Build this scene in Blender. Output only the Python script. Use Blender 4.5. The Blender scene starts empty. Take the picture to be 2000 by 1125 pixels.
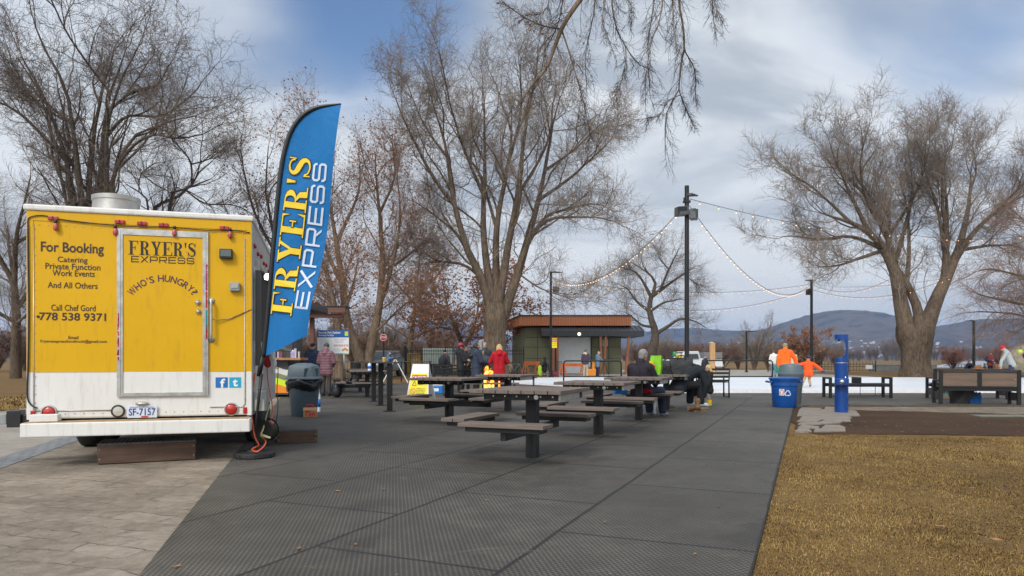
import bpy, math, random
import numpy as np
from mathutils import Vector, Matrix, Euler
R=math.radians
C=bpy.context.scene.collection
sc=bpy.context.scene
# ---------------------------------------------------------------- camera
F=1333.0; H=1.12; YH=702.0          # focal length (px of a 2000 px wide frame), eye height, horizon row
cam=bpy.data.cameras.new('camera'); cam_o=bpy.data.objects.new('camera',cam); C.objects.link(cam_o)
cam.sensor_width=36; cam.lens=36*F/2000; cam.shift_y=(YH-562.5)/2000
cam.clip_start=0.1; cam.clip_end=30000
cam_o.location=(0,0,H); cam_o.rotation_euler=(R(90),0,0); sc.camera=cam_o
# ---------------------------------------------------------------- world: Nishita sky behind a broken cloud deck
SUN_EL=R(42); SUN_ROT=R(205)       # sun behind the camera, a little to the left
w=bpy.data.worlds.new('World'); sc.world=w; w.use_nodes=True
nt=w.node_tree; N=nt.nodes; L=nt.links
bg=N['Background']
def wn(t,**k):
    n=N.new(t)
    for a,b in k.items(): setattr(n,a,b)
    return n
def wmath(op,a,b=None,c=None,clamp=False):
    n=N.new('ShaderNodeMath'); n.operation=op; n.use_clamp=clamp
    for i,v in enumerate((a,b,c)):
        if v is None: continue
        if isinstance(v,(int,float)): n.inputs[i].default_value=v
        else: L.new(v,n.inputs[i])
    return n.outputs[0]
sky=wn('ShaderNodeTexSky',sky_type='NISHITA'); sky.sun_disc=False
sky.sun_elevation=SUN_EL; sky.sun_rotation=SUN_ROT; sky.altitude=350; sky.air_density=1.0; sky.dust_density=0.6; sky.ozone_density=2.0
tc=wn('ShaderNodeTexCoord'); sep=wn('ShaderNodeSeparateXYZ'); L.new(tc.outputs['Generated'],sep.inputs[0])
zc=wmath('MAXIMUM',sep.outputs[2],0.0)
zz=wmath('ADD',zc,0.30)
cx=wmath('DIVIDE',sep.outputs[0],zz); cy=wmath('DIVIDE',sep.outputs[1],zz)
cmb=wn('ShaderNodeCombineXYZ'); L.new(cx,cmb.inputs[0]); L.new(cy,cmb.inputs[1])
n1=wn('ShaderNodeTexNoise'); n1.inputs['Scale'].default_value=1.15; n1.inputs['Detail'].default_value=7; n1.inputs['Roughness'].default_value=0.5; n1.inputs['Distortion'].default_value=0.35
mp=wn('ShaderNodeMapping'); mp.inputs['Location'].default_value=(3.1,1.7,0); mp.inputs['Scale'].default_value=(0.8,1.25,1); L.new(cmb.outputs[0],mp.inputs[0]); L.new(mp.outputs[0],n1.inputs['Vector'])
n2=wn('ShaderNodeTexNoise'); n2.inputs['Scale'].default_value=1.9; n2.inputs['Detail'].default_value=6; n2.inputs['Roughness'].default_value=0.52; n2.inputs['Distortion'].default_value=0.5
mp2=wn('ShaderNodeMapping'); mp2.inputs['Location'].default_value=(11.3,5.2,0); mp2.inputs['Scale'].default_value=(0.7,1.5,1); L.new(cmb.outputs[0],mp2.inputs[0]); L.new(mp2.outputs[0],n2.inputs['Vector'])
# breaks in the deck: smooth gaps round given directions (dx,dy,dz, width, strength)
gaps=[(-0.165,0.885,0.46,11.0,1.05),(0.66,0.76,0.45,9.0,0.5),(-0.50,0.80,0.52,16.0,0.30),(0.50,0.80,0.30,20,.30),(-.75,-.3,.5,5,.5)]
acc=None
for (dx,dy,dz,wd,st) in gaps:
    v=Vector((dx,dy,dz)).normalized()
    dp=wn('ShaderNodeVectorMath',operation='DOT_PRODUCT'); L.new(tc.outputs['Generated'],dp.inputs[0]); dp.inputs[1].default_value=v
    e=wmath('POWER',math.e,wmath('MULTIPLY',wmath('SUBTRACT',dp.outputs['Value'],1.0),wd*6.0))
    e=wmath('MULTIPLY',e,st)
    acc=e if acc is None else wmath('ADD',acc,e)
cov=wmath('ADD',wmath('MULTIPLY',wmath('SUBTRACT',n1.outputs[0],0.5),2.4),1.22)
cov=wmath('SUBTRACT',cov,acc)
ss=wn('ShaderNodeMapRange',interpolation_type='SMOOTHSTEP'); L.new(cov,ss.inputs[0]); ss.inputs[1].default_value=0.12; ss.inputs[2].default_value=0.98
CLOUD_HI=(6.2,6.5,6.8,1); CLOUD_LO=(3.6,4.0,4.55,1)
cr=wn('ShaderNodeMapRange',interpolation_type='SMOOTHSTEP'); L.new(n2.outputs[0],cr.inputs[0]); cr.inputs[1].default_value=0.38; cr.inputs[2].default_value=0.60
cm=wn('ShaderNodeMix',data_type='RGBA'); L.new(cr.outputs[0],cm.inputs[0]); cm.inputs[6].default_value=CLOUD_LO; cm.inputs[7].default_value=CLOUD_HI
SDIR=Vector((math.sin(SUN_ROT)*math.cos(SUN_EL),math.cos(SUN_ROT)*math.cos(SUN_EL),math.sin(SUN_EL)))
dps=wn('ShaderNodeVectorMath',operation='DOT_PRODUCT'); L.new(tc.outputs['Generated'],dps.inputs[0]); dps.inputs[1].default_value=SDIR
lobe=wmath('ADD',1.0,wmath('MULTIPLY',wmath('POWER',wmath('MAXIMUM',dps.outputs['Value'],0.0),4.0),2.2))
cms=wn('ShaderNodeVectorMath',operation='SCALE'); L.new(cm.outputs[2],cms.inputs[0]); L.new(lobe,cms.inputs['Scale'])
mx=wn('ShaderNodeMix',data_type='RGBA'); L.new(ss.outputs[0],mx.inputs[0])
tint=wn('ShaderNodeMix',data_type='RGBA',blend_type='MULTIPLY'); tint.inputs[0].default_value=1; L.new(sky.outputs[0],tint.inputs[6]); tint.inputs[7].default_value=(1.0,1.05,1.1,1)
L.new(tint.outputs[2],mx.inputs[6]); L.new(cms.outputs[0],mx.inputs[7])
# pale band low over the horizon
hz=wn('ShaderNodeMapRange',interpolation_type='SMOOTHSTEP'); L.new(sep.outputs[2],hz.inputs[0]); hz.inputs[1].default_value=0.0; hz.inputs[2].default_value=0.24; hz.inputs[3].default_value=0.85; hz.inputs[4].default_value=0.0
mh=wn('ShaderNodeMix',data_type='RGBA'); L.new(hz.outputs[0],mh.inputs[0]); L.new(mx.outputs[2],mh.inputs[6]); mh.inputs[7].default_value=(6.5,6.4,6.2,1)
L.new(mh.outputs[2],bg.inputs[0]); bg.inputs[1].default_value=0.10
# ---------------------------------------------------------------- sun through thin cloud, exposure
sl=bpy.data.lights.new('sun','SUN'); sl.energy=1.5; sl.angle=R(14); sl.color=(1.0,0.95,0.87)
so=bpy.data.objects.new('sun',sl); C.objects.link(so)
sdir=Vector((math.sin(SUN_ROT)*math.cos(SUN_EL),math.cos(SUN_ROT)*math.cos(SUN_EL),math.sin(SUN_EL)))
so.rotation_euler=sdir.to_track_quat('Z','Y').to_euler(); so.location=(0,-20,60)
vs=sc.view_settings; vs.view_transform='Standard'; vs.look='None'; vs.gamma=1; vs.exposure=0.42
try: vs.use_curve_mapping=False
except Exception: pass
HAZE_D=1.2e-4
# ---------------------------------------------------------------- helpers
def gp(px,py,z=0.0):
    Y=(H-z)*F/(py-YH); return Vector(((px-1000)/F*Y,Y,z))
def wp(px,py,Y): return Vector(((px-1000)/F*Y,Y,H-(py-YH)/F*Y))
TH=R(23.3)                          # heading of the mat rows and of the picnic tables
D1=Vector((math.sin(TH),math.cos(TH),0)); D2=Vector((math.cos(TH),-math.sin(TH),0))
AL=math.atan2(0.6,2.16)             # heading of the trailer

MATS={}
def M(name,col,rough=0.6,var=0.12,scale=6.0,bump=0.0,bscale=None,metal=0.0,detail=4,stretch=None,spec=0.5,emit=None,alpha=None,coat=0):
    if name in MATS: return MATS[name]
    m=bpy.data.materials.new(name); m.use_nodes=True; t=m.node_tree; b=t.nodes['Principled BSDF']
    b.inputs['Roughness'].default_value=rough; b.inputs['Metallic'].default_value=metal
    b.inputs['Specular IOR Level'].default_value=spec; b.inputs['Coat Weight'].default_value=coat
    c=t.nodes.new('ShaderNodeTexCoord'); n=t.nodes.new('ShaderNodeTexNoise'); n.inputs['Scale'].default_value=scale; n.inputs['Detail'].default_value=detail; n.inputs['Roughness'].default_value=0.6
    src=c.outputs['Object']
    if stretch:
        mpn=t.nodes.new('ShaderNodeMapping'); mpn.inputs['Scale'].default_value=stretch; t.links.new(src,mpn.inputs[0]); src=mpn.outputs[0]
    t.links.new(src,n.inputs['Vector'])
    r=t.nodes.new('ShaderNodeMapRange'); t.links.new(n.outputs[0],r.inputs[0]); r.inputs[1].default_value=0.3; r.inputs[2].default_value=0.7
    mxn=t.nodes.new('ShaderNodeMix'); mxn.data_type='RGBA'; t.links.new(r.outputs[0],mxn.inputs[0])
    mxn.inputs[6].default_value=tuple(max(0,x*(1-var)) for x in col)+(1,); mxn.inputs[7].default_value=tuple(min(1,x*(1+var)) for x in col)+(1,)
    t.links.new(mxn.outputs[2],b.inputs['Base Color'])
    if bump:
        n2=t.nodes.new('ShaderNodeTexNoise'); n2.inputs['Scale'].default_value=bscale or scale*4; n2.inputs['Detail'].default_value=4; t.links.new(src,n2.inputs['Vector'])
        bp=t.nodes.new('ShaderNodeBump'); bp.inputs['Strength'].default_value=bump; bp.inputs['Distance'].default_value=0.02; t.links.new(n2.outputs[0],bp.inputs['Height']); t.links.new(bp.outputs[0],b.inputs['Normal'])
    if emit: b.inputs['Emission Color'].default_value=tuple(emit[:3])+(1,); b.inputs['Emission Strength'].default_value=emit[3]
    if alpha is not None: b.inputs['Alpha'].default_value=alpha
    MATS[name]=m; return m
def nodes(m): return m.node_tree.nodes, m.node_tree.links, m.node_tree.nodes['Principled BSDF']

class MB:
    """collects shapes for ONE mesh"""
    def __init__(s): s.v=[]; s.f=[]
    def add(s,vs,fs):
        o=len(s.v); s.v.extend([tuple(x) for x in vs]); s.f.extend([tuple(i+o for i in f) for f in fs]); return s
    def box(s,c,d,rot=None,taper=None):
        x,y,z=(d[0]/2,d[1]/2,d[2]/2); vs=[]
        for sz in (-1,1):
            k=1.0 if (taper is None or sz<0) else taper
            for sx,sy in ((-1,-1),(1,-1),(1,1),(-1,1)): vs.append(Vector((sx*x*k,sy*y*k,sz*z)))
        if rot is not None:
            q=rot if isinstance(rot,Matrix) else Euler(rot).to_matrix()
            vs=[q@v for v in vs]
        c=Vector(c); vs=[v+c for v in vs]
        return s.add(vs,[(3,2,1,0),(4,5,6,7),(0,1,5,4),(1,2,6,5),(2,3,7,6),(3,0,4,7)])
    def span(s,a,b): # box from corner to corner
        a=Vector(a);b=Vector(b); return s.box((a+b)/2,[abs(q) for q in (b-a)])
    def beam(s,a,b,w,h,up=(0,0,1)):
        a=Vector(a);b=Vector(b);d=b-a;l=d.length;d.normalize();up=Vector(up)
        if abs(d.dot(up))>0.98: up=Vector((0,1,0))
        x=d.cross(up).normalized(); z=x.cross(d).normalized()
        q=Matrix((x,d,z)).transposed()
        return s.box((a+b)/2,(w,l,h),q)
    def tube(s,pts,r,k=8,caps=True,closed=False):
        pts=[Vector(p) for p in pts]; n=len(pts)
        rr=r if isinstance(r,(list,tuple)) else [r]*n
        o=len(s.v); u=None
        for i,p in enumerate(pts):
            if closed: t=(pts[(i+1)%n]-pts[i-1])
            else: t=(pts[min(i+1,n-1)]-pts[max(i-1,0)])
            t.normalize()
            if u is None:
                a=Vector((0,0,1)) if abs(t.z)<0.9 else Vector((1,0,0)); u=t.cross(a).normalized()
            else: u=(u-t*u.dot(t)).normalized()
            v=t.cross(u)
            for j in range(k):
                a=2*math.pi*j/k; s.v.append(tuple(p+(u*math.cos(a)+v*math.sin(a))*rr[i]))
        for i in range(n if closed else n-1):
            i2=(i+1)%n
            for j in range(k):
                s.f.append((o+i*k+j,o+i*k+(j+1)%k,o+i2*k+(j+1)%k,o+i2*k+j))
        if caps and not closed:
            s.f.append(tuple(o+j for j in range(k))[::-1]); s.f.append(tuple(o+(n-1)*k+j for j in range(k)))
        return s
    def lathe(s,prof,c=(0,0,0),k=24,axis='z',sq=None):
        o=len(s.v); c=Vector(c); n=len(prof)
        for (r,z) in prof:
            for j in range(k):
                a=2*math.pi*(j+0.5)/k; ca,sa=math.cos(a),math.sin(a)
                if sq: # rounded square section
                    p=sq; q=(abs(ca)**p+abs(sa)**p)**(-1/p); ca*=q; sa*=q
                v=Vector((r*ca,r*sa,z))
                if axis=='y': v=Vector((v.x,-v.z,v.y))
                if axis=='x': v=Vector((v.z,v.y,-v.x))
                s.v.append(tuple(v+c))
        for i in range(n-1):
            for j in range(k): s.f.append((o+i*k+j,o+i*k+(j+1)%k,o+(i+1)*k+(j+1)%k,o+(i+1)*k+j))
        if prof[0][0]>1e-6: s.f.append(tuple(o+j for j in range(k))[::-1])
        if prof[-1][0]>1e-6: s.f.append(tuple(o+(n-1)*k+j for j in range(k)))
        return s
    def ell(s,c,r,k=14,m=8,rot=None):
        if not isinstance(r,(tuple,list)): r=(r,r,r)
        c=Vector(c); o=len(s.v); q=None
        if rot is not None: q=rot if isinstance(rot,Matrix) else Euler(rot).to_matrix()
        for i in range(m+1):
            ph=math.pi*i/m
            for j in range(k):
                th=2*math.pi*j/k
                v=Vector((r[0]*math.sin(ph)*math.cos(th),r[1]*math.sin(ph)*math.sin(th),-r[2]*math.cos(ph)))
                if q is not None: v=q@v
                s.v.append(tuple(c+v))
        for i in range(m):
            for j in range(k): s.f.append((o+i*k+j,o+i*k+(j+1)%k,o+(i+1)*k+(j+1)%k,o+(i+1)*k+j))
        return s
    def cap(s,a,b,ra,rb=None,k=10):
        rb=ra if rb is None else rb
        a=Vector(a);b=Vector(b); d=b-a; l=d.length
        if l<1e-5: return s.ell(a,ra,k,6)
        d/=l; pts=[];rr=[]
        for i in range(4): t=math.pi/2*(1-i/3.0); pts.append(a-d*ra*math.sin(t)*0.999); rr.append(max(ra*math.cos(t),ra*0.03))
        for i in range(4): t=math.pi/2*i/3.0; pts.append(b+d*rb*math.sin(t)*0.999); rr.append(max(rb*math.cos(t),rb*0.03))
        return s.tube(pts,rr,k)
    def prism(s,poly,y0,y1,fr=None):
        """polygon in (x,z) extruded along y; fr maps Vector->Vector"""
        n=len(poly); vs=[Vector((p[0],y0,p[1])) for p in poly]+[Vector((p[0],y1,p[1])) for p in poly]
        if fr: vs=[fr(v) for v in vs]
        return s.add(vs,[tuple(range(n)),tuple(range(2*n-1,n-1,-1))]+[(i,i+n,(i+1)%n+n,(i+1)%n)[::1] for i in range(n)])
    def slab(s,poly,z0,z1):
        n=len(poly); vs=[(p[0],p[1],z0) for p in poly]+[(p[0],p[1],z1) for p in poly]
        return s.add(vs,[tuple(range(n-1,-1,-1)),tuple(range(n,2*n))]+[(i,(i+1)%n,(i+1)%n+n,i+n) for i in range(n)])
    def mesh(s,name,off=None,smooth=None):
        me=bpy.data.meshes.new(name)
        vv=s.v if off is None else [(a-off[0],b-off[1],c-off[2]) for a,b,c in s.v]
        me.from_pydata(vv,[],s.f); me.validate(); me.update()
        import bmesh
        bm=bmesh.new(); bm.from_mesh(me); bmesh.ops.recalc_face_normals(bm,faces=bm.faces[:]); bm.to_mesh(me); bm.free()
        if smooth:
            me.polygons.foreach_set('use_smooth',[True]*len(me.polygons))
            if smooth is not True:
                try: me.set_sharp_from_angle(angle=R(smooth))
                except Exception: pass
        return me
def bevel(o,wd,seg=2):
    b=o.modifiers.new('bevel','BEVEL'); b.width=wd; b.segments=seg; b.limit_method='ANGLE'; b.angle_limit=R(40); return o
def obj(name,mb,mat,parent=None,world=False,bev=0,smooth=None,loc=None,rot=None,label=None):
    off=None
    if world and parent is not None:
        p=parent; off=Vector((0,0,0))
        while p is not None: off+=Vector(p.location); p=p.parent
    if loc is not None and world: off=Vector(loc)
    me=mb.mesh(name,off,smooth) if isinstance(mb,MB) else mb
    for m in (mat if isinstance(mat,(list,tuple)) else [mat]): me.materials.append(m)
    o=bpy.data.objects.new(name,me); C.objects.link(o)
    if parent is not None: o.parent=parent
    if loc is not None: o.location=loc
    if rot is not None: o.rotation_euler=rot
    if bev: bevel(o,bev)
    if label: o['label']=label
    return o
def add_to(o,mb,mat):
    """fasten small surface detail to an existing part, with its own material"""
    import bmesh
    bm=bmesh.new(); bm.from_mesh(o.data); vs=[bm.verts.new(v) for v in mb.v]
    if mat.name not in [m.name for m in o.data.materials]: o.data.materials.append(mat)
    k=[m.name for m in o.data.materials].index(mat.name)
    for f in mb.f:
        q=bm.faces.new([vs[i] for i in f]); q.material_index=k
    bm.to_mesh(o.data); bm.free(); return o
def tag(o,label,cat,group=None):
    o['label']=label; o['category']=cat
    if group: o['group']=group
    return o
def thing(name,label,cat,loc=(0,0,0),rz=0.0,group=None):
    o=bpy.data.objects.new(name,None); o.empty_display_size=0.2; C.objects.link(o)
    o.location=loc; o.rotation_euler=(0,0,rz); return tag(o,label,cat,group)
def struct(name,mb,mat,smooth=None,kind='structure',**k):
    o=obj(name,mb,mat,smooth=smooth,**k); o['kind']=kind; return o
def kids(o): return [c for c in C.objects if c.parent==o]
def copy_tree(o,label=None,loc=None,rz=None,parent=None):
    c=o.copy(); C.objects.link(c)
    if parent is not None: c.parent=parent
    if label: c['label']=label
    if loc is not None: c.location=loc
    if rz is not None: c.rotation_euler=(0,0,rz)
    for ch in CH.get(o.name,[]) or kids(o): copy_tree(ch,parent=c)
    return c
CH={}
def npmesh(name,verts,faces,smooth=True):
    """verts (N,3), faces (M,k) numpy"""
    me=bpy.data.meshes.new(name); k=faces.shape[1]
    me.vertices.add(len(verts)); me.vertices.foreach_set('co',np.ascontiguousarray(verts,dtype=np.float32).ravel())
    me.loops.add(faces.size); me.loops.foreach_set('vertex_index',np.ascontiguousarray(faces,dtype=np.int32).ravel())
    me.polygons.add(len(faces)); me.polygons.foreach_set('loop_start',np.arange(0,faces.size,k,dtype=np.int32))
    try: me.polygons.foreach_set('loop_total',np.full(len(faces),k,dtype=np.int32))
    except Exception: pass
    if smooth: me.polygons.foreach_set('use_smooth',np.ones(len(faces),dtype=bool))
    me.update(calc_edges=True); return me
# ---- writing
def text_mb(s,x0,x1,z0,z1,fr,depth=0.003,fit=True,bold=0.0):
    """built-in font, its outline fitted to the rectangle x0..x1, z0..z1 of a plane; fr(Vector(x,y,z))->Vector"""
    c=bpy.data.curves.new('t','FONT'); c.body=s; c.size=1; c.resolution_u=3; c.offset=bold
    o=bpy.data.objects.new('t',c); me=bpy.data.meshes.new_from_object(o)
    vs=[v.co.copy() for v in me.vertices]; fs=[tuple(p.vertices) for p in me.polygons]
    bpy.data.objects.remove(o); bpy.data.curves.remove(c); bpy.data.meshes.remove(me)
    xa=min(v.x for v in vs);xb=max(v.x for v in vs);ya=min(v.y for v in vs);yb=max(v.y for v in vs)
    mb=MB(); mb.add([fr(Vector((x0+(v.x-xa)/(xb-xa)*(x1-x0),-depth,z0+(v.y-ya)/(yb-ya)*(z1-z0)))) for v in vs],fs)
    return mb
def join(*mbs):
    m=MB()
    for q in mbs: m.add(q.v,q.f)
    return m
def catmull(P,n=6):
    P=[Vector(p) for p in P]; out=[]
    for i in range(len(P)-1):
        a=P[max(i-1,0)];b=P[i];c=P[i+1];d=P[min(i+2,len(P)-1)]
        for j in range(n):
            t=j/n; out.append(0.5*((2*b)+(c-a)*t+(2*a-5*b+4*c-d)*t*t+(3*b-a-3*c+d)*t**3))
    out.append(P[-1]); return out
def strip(path,hw):
    """quads along a 2D path with half-width hw (scalar or list), mitred"""
    P=[Vector(p) for p in path]; n=len(P); W=hw if isinstance(hw,(list,tuple)) else [hw]*n
    Lf=[];Rt=[]
    for i in range(n):
        d0=(P[i]-P[i-1]).normalized() if i>0 else (P[1]-P[0]).normalized()
        d1=(P[i+1]-P[i]).normalized() if i<n-1 else d0
        n0=Vector((-d0.y,d0.x)); n1=Vector((-d1.y,d1.x)); m=(n0+n1)
        m=m.normalized() if m.length>1e-6 else n0
        k=W[i]/max(0.35,m.dot(n0)); Lf.append(P[i]+m*k); Rt.append(P[i]-m*k)
    return [[Rt[i],Rt[i+1],Lf[i+1],Lf[i]] for i in range(n-1)]
def rect(a,b,c,d): return [(a,b),(c,b),(c,d),(a,d)]
def arcq(cx,cy,ro,ri,a0,a1,n=10):
    out=[]
    for i in range(n):
        p=R(a0+(a1-a0)*i/n); q=R(a0+(a1-a0)*(i+1)/n)
        f=lambda r,a:(cx+r[0]*math.cos(a),cy+r[1]*math.sin(a))
        out.append([f(ri,p),f(ro,p),f(ro,q),f(ri,q)])
    return out
def slab_glyph(ch):
    if ch in 'FE':
        g=[rect(.12,.05,.34,.95),rect(0,0,.46 if ch=='F' else .12,.05),rect(0,.95,.8,1),[(.72,.95),(.80,.66),(.80,.95)],rect(.34,.48,.53,.53),rect(.53,.36,.58,.65)]
        if ch=='E': g[1]=rect(0,0,.84,.05); g.append([(.74,.05),(.84,.05),(.84,.36)])
        return g,.86
    if ch=='R':
        return [rect(.12,.05,.34,.95),rect(0,0,.46,.05),rect(0,.95,.42,1),rect(.34,.49,.42,.54)]+arcq(.42,.745,(.36,.255),(.15,.205),-90,90)+[[(.38,.49),(.55,.49),(.72,.36),(.76,.05),(.54,.05),(.52,.34)],rect(.55,0,.92,.05)],.94
    if ch=='Y':
        return [rect(.34,.05,.56,.45),rect(.2,0,.7,.05),rect(0,.95,.44,1),rect(.56,.95,.9,1),[(.06,.95),(.34,.45),(.45,.45),(.5,.52),(.32,.95)],[(.66,.95),(.5,.52),(.45,.45),(.56,.45),(.78,.95)]],.92
    if ch=="'":
        return [[(.02,1),(.07,.62),(.13,.62),(.18,1)]],.24
    if ch=='S':
        sp=catmull([(.62,.74),(.56,.89),(.38,.962),(.19,.90),(.13,.76),(.21,.63),(.38,.53),(.57,.40),(.62,.24),(.54,.09),(.34,.036),(.14,.12),(.08,.28)],4)
        n=len(sp); W=[]
        for i in range(n):
            t=i/(n-1); W.append(0.028+0.085*math.exp(-((t-.5)/.2)**2))
        return strip(sp,W)+[rect(.64,.70,.68,1.0),rect(.02,0,.06,.30)],.76
def slab_word(s):
    x=0; out=[]
    for ch in s:
        g,wd=slab_glyph(ch)
        out+= [[(p[0]+x,p[1]) for p in q] for q in g]; x+=wd+.05
    return [[(p[0]/(x-.05),p[1]) for p in q] for q in out]      # width normalised to 1
def wide_word(s,hw=.075):
    x=0; out=[]; a=hw; b=1-hw
    for ch in s:
        w_=1.25
        if ch=='E': g=strip([(w_,b),(a,b),(a,a),(w_,a)],hw)+[rect(2*a,.5-hw,w_-.08,.5+hw)]
        elif ch=='X':
            g=strip([(0+a,0),(w_-a,1)],hw*1.15)+[[(a-.09,1),(a+.11,1),(w_/2-.005,.5+.09),(w_/2-.1,.5)],[(w_-a-.11,0),(w_-a+.09,0),(w_/2+.1,.5),(w_/2+.005,.5-.09)]]
        elif ch=='P': g=strip([(a,0),(a,b),(w_-a-.1,b),(w_-a,b-.1),(w_-a,.5),(w_-a-.1,.40),(2*a,.40)],hw)
        elif ch=='R': g=strip([(a,0),(a,b),(w_-a-.1,b),(w_-a,b-.1),(w_-a,.52),(w_-a-.1,.42),(2*a,.42)],hw)+[[(w_*.55,.42-hw),(w_*.55+.2,.42-hw),(w_,0),(w_-.2,0)]]
        elif ch=='S': g=strip([(w_-a,.70),(w_-a,b-.1),(w_-a-.1,b),(a+.1,b),(a,b-.1),(a,.6),(a+.1,.5),(w_-a-.1,.5),(w_-a,.4),(w_-a,a+.1),(w_-a-.1,a),(a+.1,a),(a,a+.1),(a,.30)],hw)
        out+=[[(p[0]+x,p[1]) for p in q] for q in g]; x+=w_+.24
    T=x-.24
    return [[(p[0]/T,p[1]) for p in q] for q in out]
def polys_mb(polys,fr):
    mb=MB()
    for q in polys: mb.add([fr(p[0],p[1]) for p in q],[tuple(range(len(q)))])
    return mb
black=M('black_powder_coat',(0.0065,0.0065,0.007),0.5,0.2,12,bump=0.05)
steel=M('galvanised_steel',(0.55,0.56,0.57),0.35,0.15,20,metal=0.9)
# ================================================================ ground surfaces
def gmat(name): 
    m=bpy.data.materials.new(name); m.use_nodes=True; n,l,b=nodes(m); b.inputs['Specular IOR Level'].default_value=0.3
    c=n.new('ShaderNodeTexCoord'); return m,n,l,b,c
def nnode(n,l,src,scale,detail=5,rough=.6,dist=0):
    q=n.new('ShaderNodeTexNoise'); q.inputs['Scale'].default_value=scale; q.inputs['Detail'].default_value=detail; q.inputs['Roughness'].default_value=rough; q.inputs['Distortion'].default_value=dist
    if src is not None: l.new(src,q.inputs['Vector'])
    return q.outputs[0]
def ramp(n,l,src,stops):
    q=n.new('ShaderNodeValToRGB'); e=q.color_ramp.elements
    while len(e)<len(stops): e.new(.5)
    for i,(p,c) in enumerate(stops): e[i].position=p; e[i].color=tuple(c)+(1,)
    l.new(src,q.inputs[0]); return q.outputs[0]
def mixc(n,l,f,a,b,mode='MIX'):
    q=n.new('ShaderNodeMix'); q.data_type='RGBA'; q.blend_type=mode
    for i,v in ((0,f),(6,a),(7,b)):
        if isinstance(v,(int,float)): q.inputs[i].default_value=v
        elif isinstance(v,tuple): q.inputs[i].default_value=v+(1,) if len(v)==3 else v
        else: l.new(v,q.inputs[i])
    return q.outputs[2]
def mth(n,l,op,a,b=None,clamp=False):
    q=n.new('ShaderNodeMath'); q.operation=op; q.use_clamp=clamp
    for i,v in enumerate((a,b)):
        if v is None: continue
        if isinstance(v,(int,float)): q.inputs[i].default_value=v
        else: l.new(v,q.inputs[i])
    return q.outputs[0]
def bumpn(n,l,b,h,strength,dist=.01):
    q=n.new('ShaderNodeBump'); q.inputs['Strength'].default_value=strength; q.inputs['Distance'].default_value=dist; l.new(h,q.inputs['Height']); l.new(q.outputs[0],b.inputs['Normal'])
def rotmap(n,l,src,rz,scale=(1,1,1),loc=(0,0,0)):
    q=n.new('ShaderNodeMapping'); q.inputs['Rotation'].default_value=(0,0,rz); q.inputs['Scale'].default_value=scale; q.inputs['Location'].default_value=loc; l.new(src,q.inputs[0]); return q.outputs[0]
# dormant lawn
m,n,l,b,c=gmat('dormant_grass'); P=c.outputs['Object']
a1=nnode(n,l,P,0.55,6,.65); a2=nnode(n,l,P,9,6,.7); a3=nnode(n,l,P,60,4,.7)
col=ramp(n,l,mth(n,l,'ADD',mth(n,l,'MULTIPLY',a1,.35),mth(n,l,'ADD',mth(n,l,'MULTIPLY',a2,.35),mth(n,l,'MULTIPLY',a3,.3))),[(.33,(.06,.036,.014)),(.44,(.125,.073,.024)),(.54,(.18,.105,.034)),(.68,(.24,.15,.052))])
l.new(col,b.inputs['Base Color']); b.inputs['Roughness'].default_value=.95
bumpn(n,l,b,mth(n,l,'ADD',a2,mth(n,l,'MULTIPLY',a3,.6)),.7,.03)
mg=m
g=MB(); g.slab([(-7400,-60),(7400,-60),(7400,6850),(-7400,6850)],-.5,-.024); struct('ground',g,mg)
# concrete plaza and path
m,n,l,b,c=gmat('plaza_concrete'); P=c.outputs['Object']
a1=nnode(n,l,P,.5,6,.6); a2=nnode(n,l,P,7,6,.7); a3=nnode(n,l,P,90,3,.6)
col=ramp(n,l,mth(n,l,'ADD',mth(n,l,'MULTIPLY',a1,.55),mth(n,l,'ADD',mth(n,l,'MULTIPLY',a2,.3),mth(n,l,'MULTIPLY',a3,.15))),[(.36,(.19,.17,.145)),(.5,(.285,.255,.215)),(.64,(.36,.325,.28))])
l.new(col,b.inputs['Base Color']); b.inputs['Roughness'].default_value=.85; bumpn(n,l,b,a3,.25,.006); mconc=m
lx=lambda y,o=0:-.89-.2952*y+o          # left edge of the mat at depth y
g=MB(); g.slab([(-16,-4),(lx(-4,.3),-4),(lx(32,.3),32),(-13.2,32),(-11.2,14.2),(-16,13.6)],-.30,-.014); struct('plaza',g,mconc)
# textured pavers in the foreground
m,n,l,b,c=gmat('textured_pavers'); P=c.outputs['Object']
wb=n.new('ShaderNodeTexNoise'); wb.inputs['Scale'].default_value=2.2; wb.inputs['Detail'].default_value=4; l.new(P,wb.inputs['Vector'])
vm=n.new('ShaderNodeVectorMath'); vm.operation='MULTIPLY_ADD'; l.new(wb.outputs['Color'],vm.inputs[0]); vm.inputs[1].default_value=(.24,.24,0); l.new(rotmap(n,l,P,R(16)),vm.inputs[2])
bk=n.new('ShaderNodeTexBrick'); l.new(vm.outputs[0],bk.inputs['Vector']); bk.inputs['Scale'].default_value=1; bk.inputs['Brick Width'].default_value=.44; bk.inputs['Row Height'].default_value=.19; bk.inputs['Mortar Size'].default_value=.007; bk.inputs['Mortar Smooth'].default_value=.4; bk.inputs['Bias'].default_value=0
bk.inputs['Color1'].default_value=(.0,.0,.0,1); bk.inputs['Color2'].default_value=(1,1,1,1); bk.inputs['Mortar'].default_value=(.5,.5,.5,1)
a1=nnode(n,l,P,.8,5,.6); a2=nnode(n,l,P,11,6,.72,.4); a3=nnode(n,l,P,120,3,.7)
t=mth(n,l,'ADD',mth(n,l,'MULTIPLY',a1,.45),mth(n,l,'ADD',mth(n,l,'MULTIPLY',a2,.35),mth(n,l,'MULTIPLY',a3,.2)))
t=mth(n,l,'ADD',t,mth(n,l,'MULTIPLY',mth(n,l,'SUBTRACT',bk.outputs['Color'],.5),.06))
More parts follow.
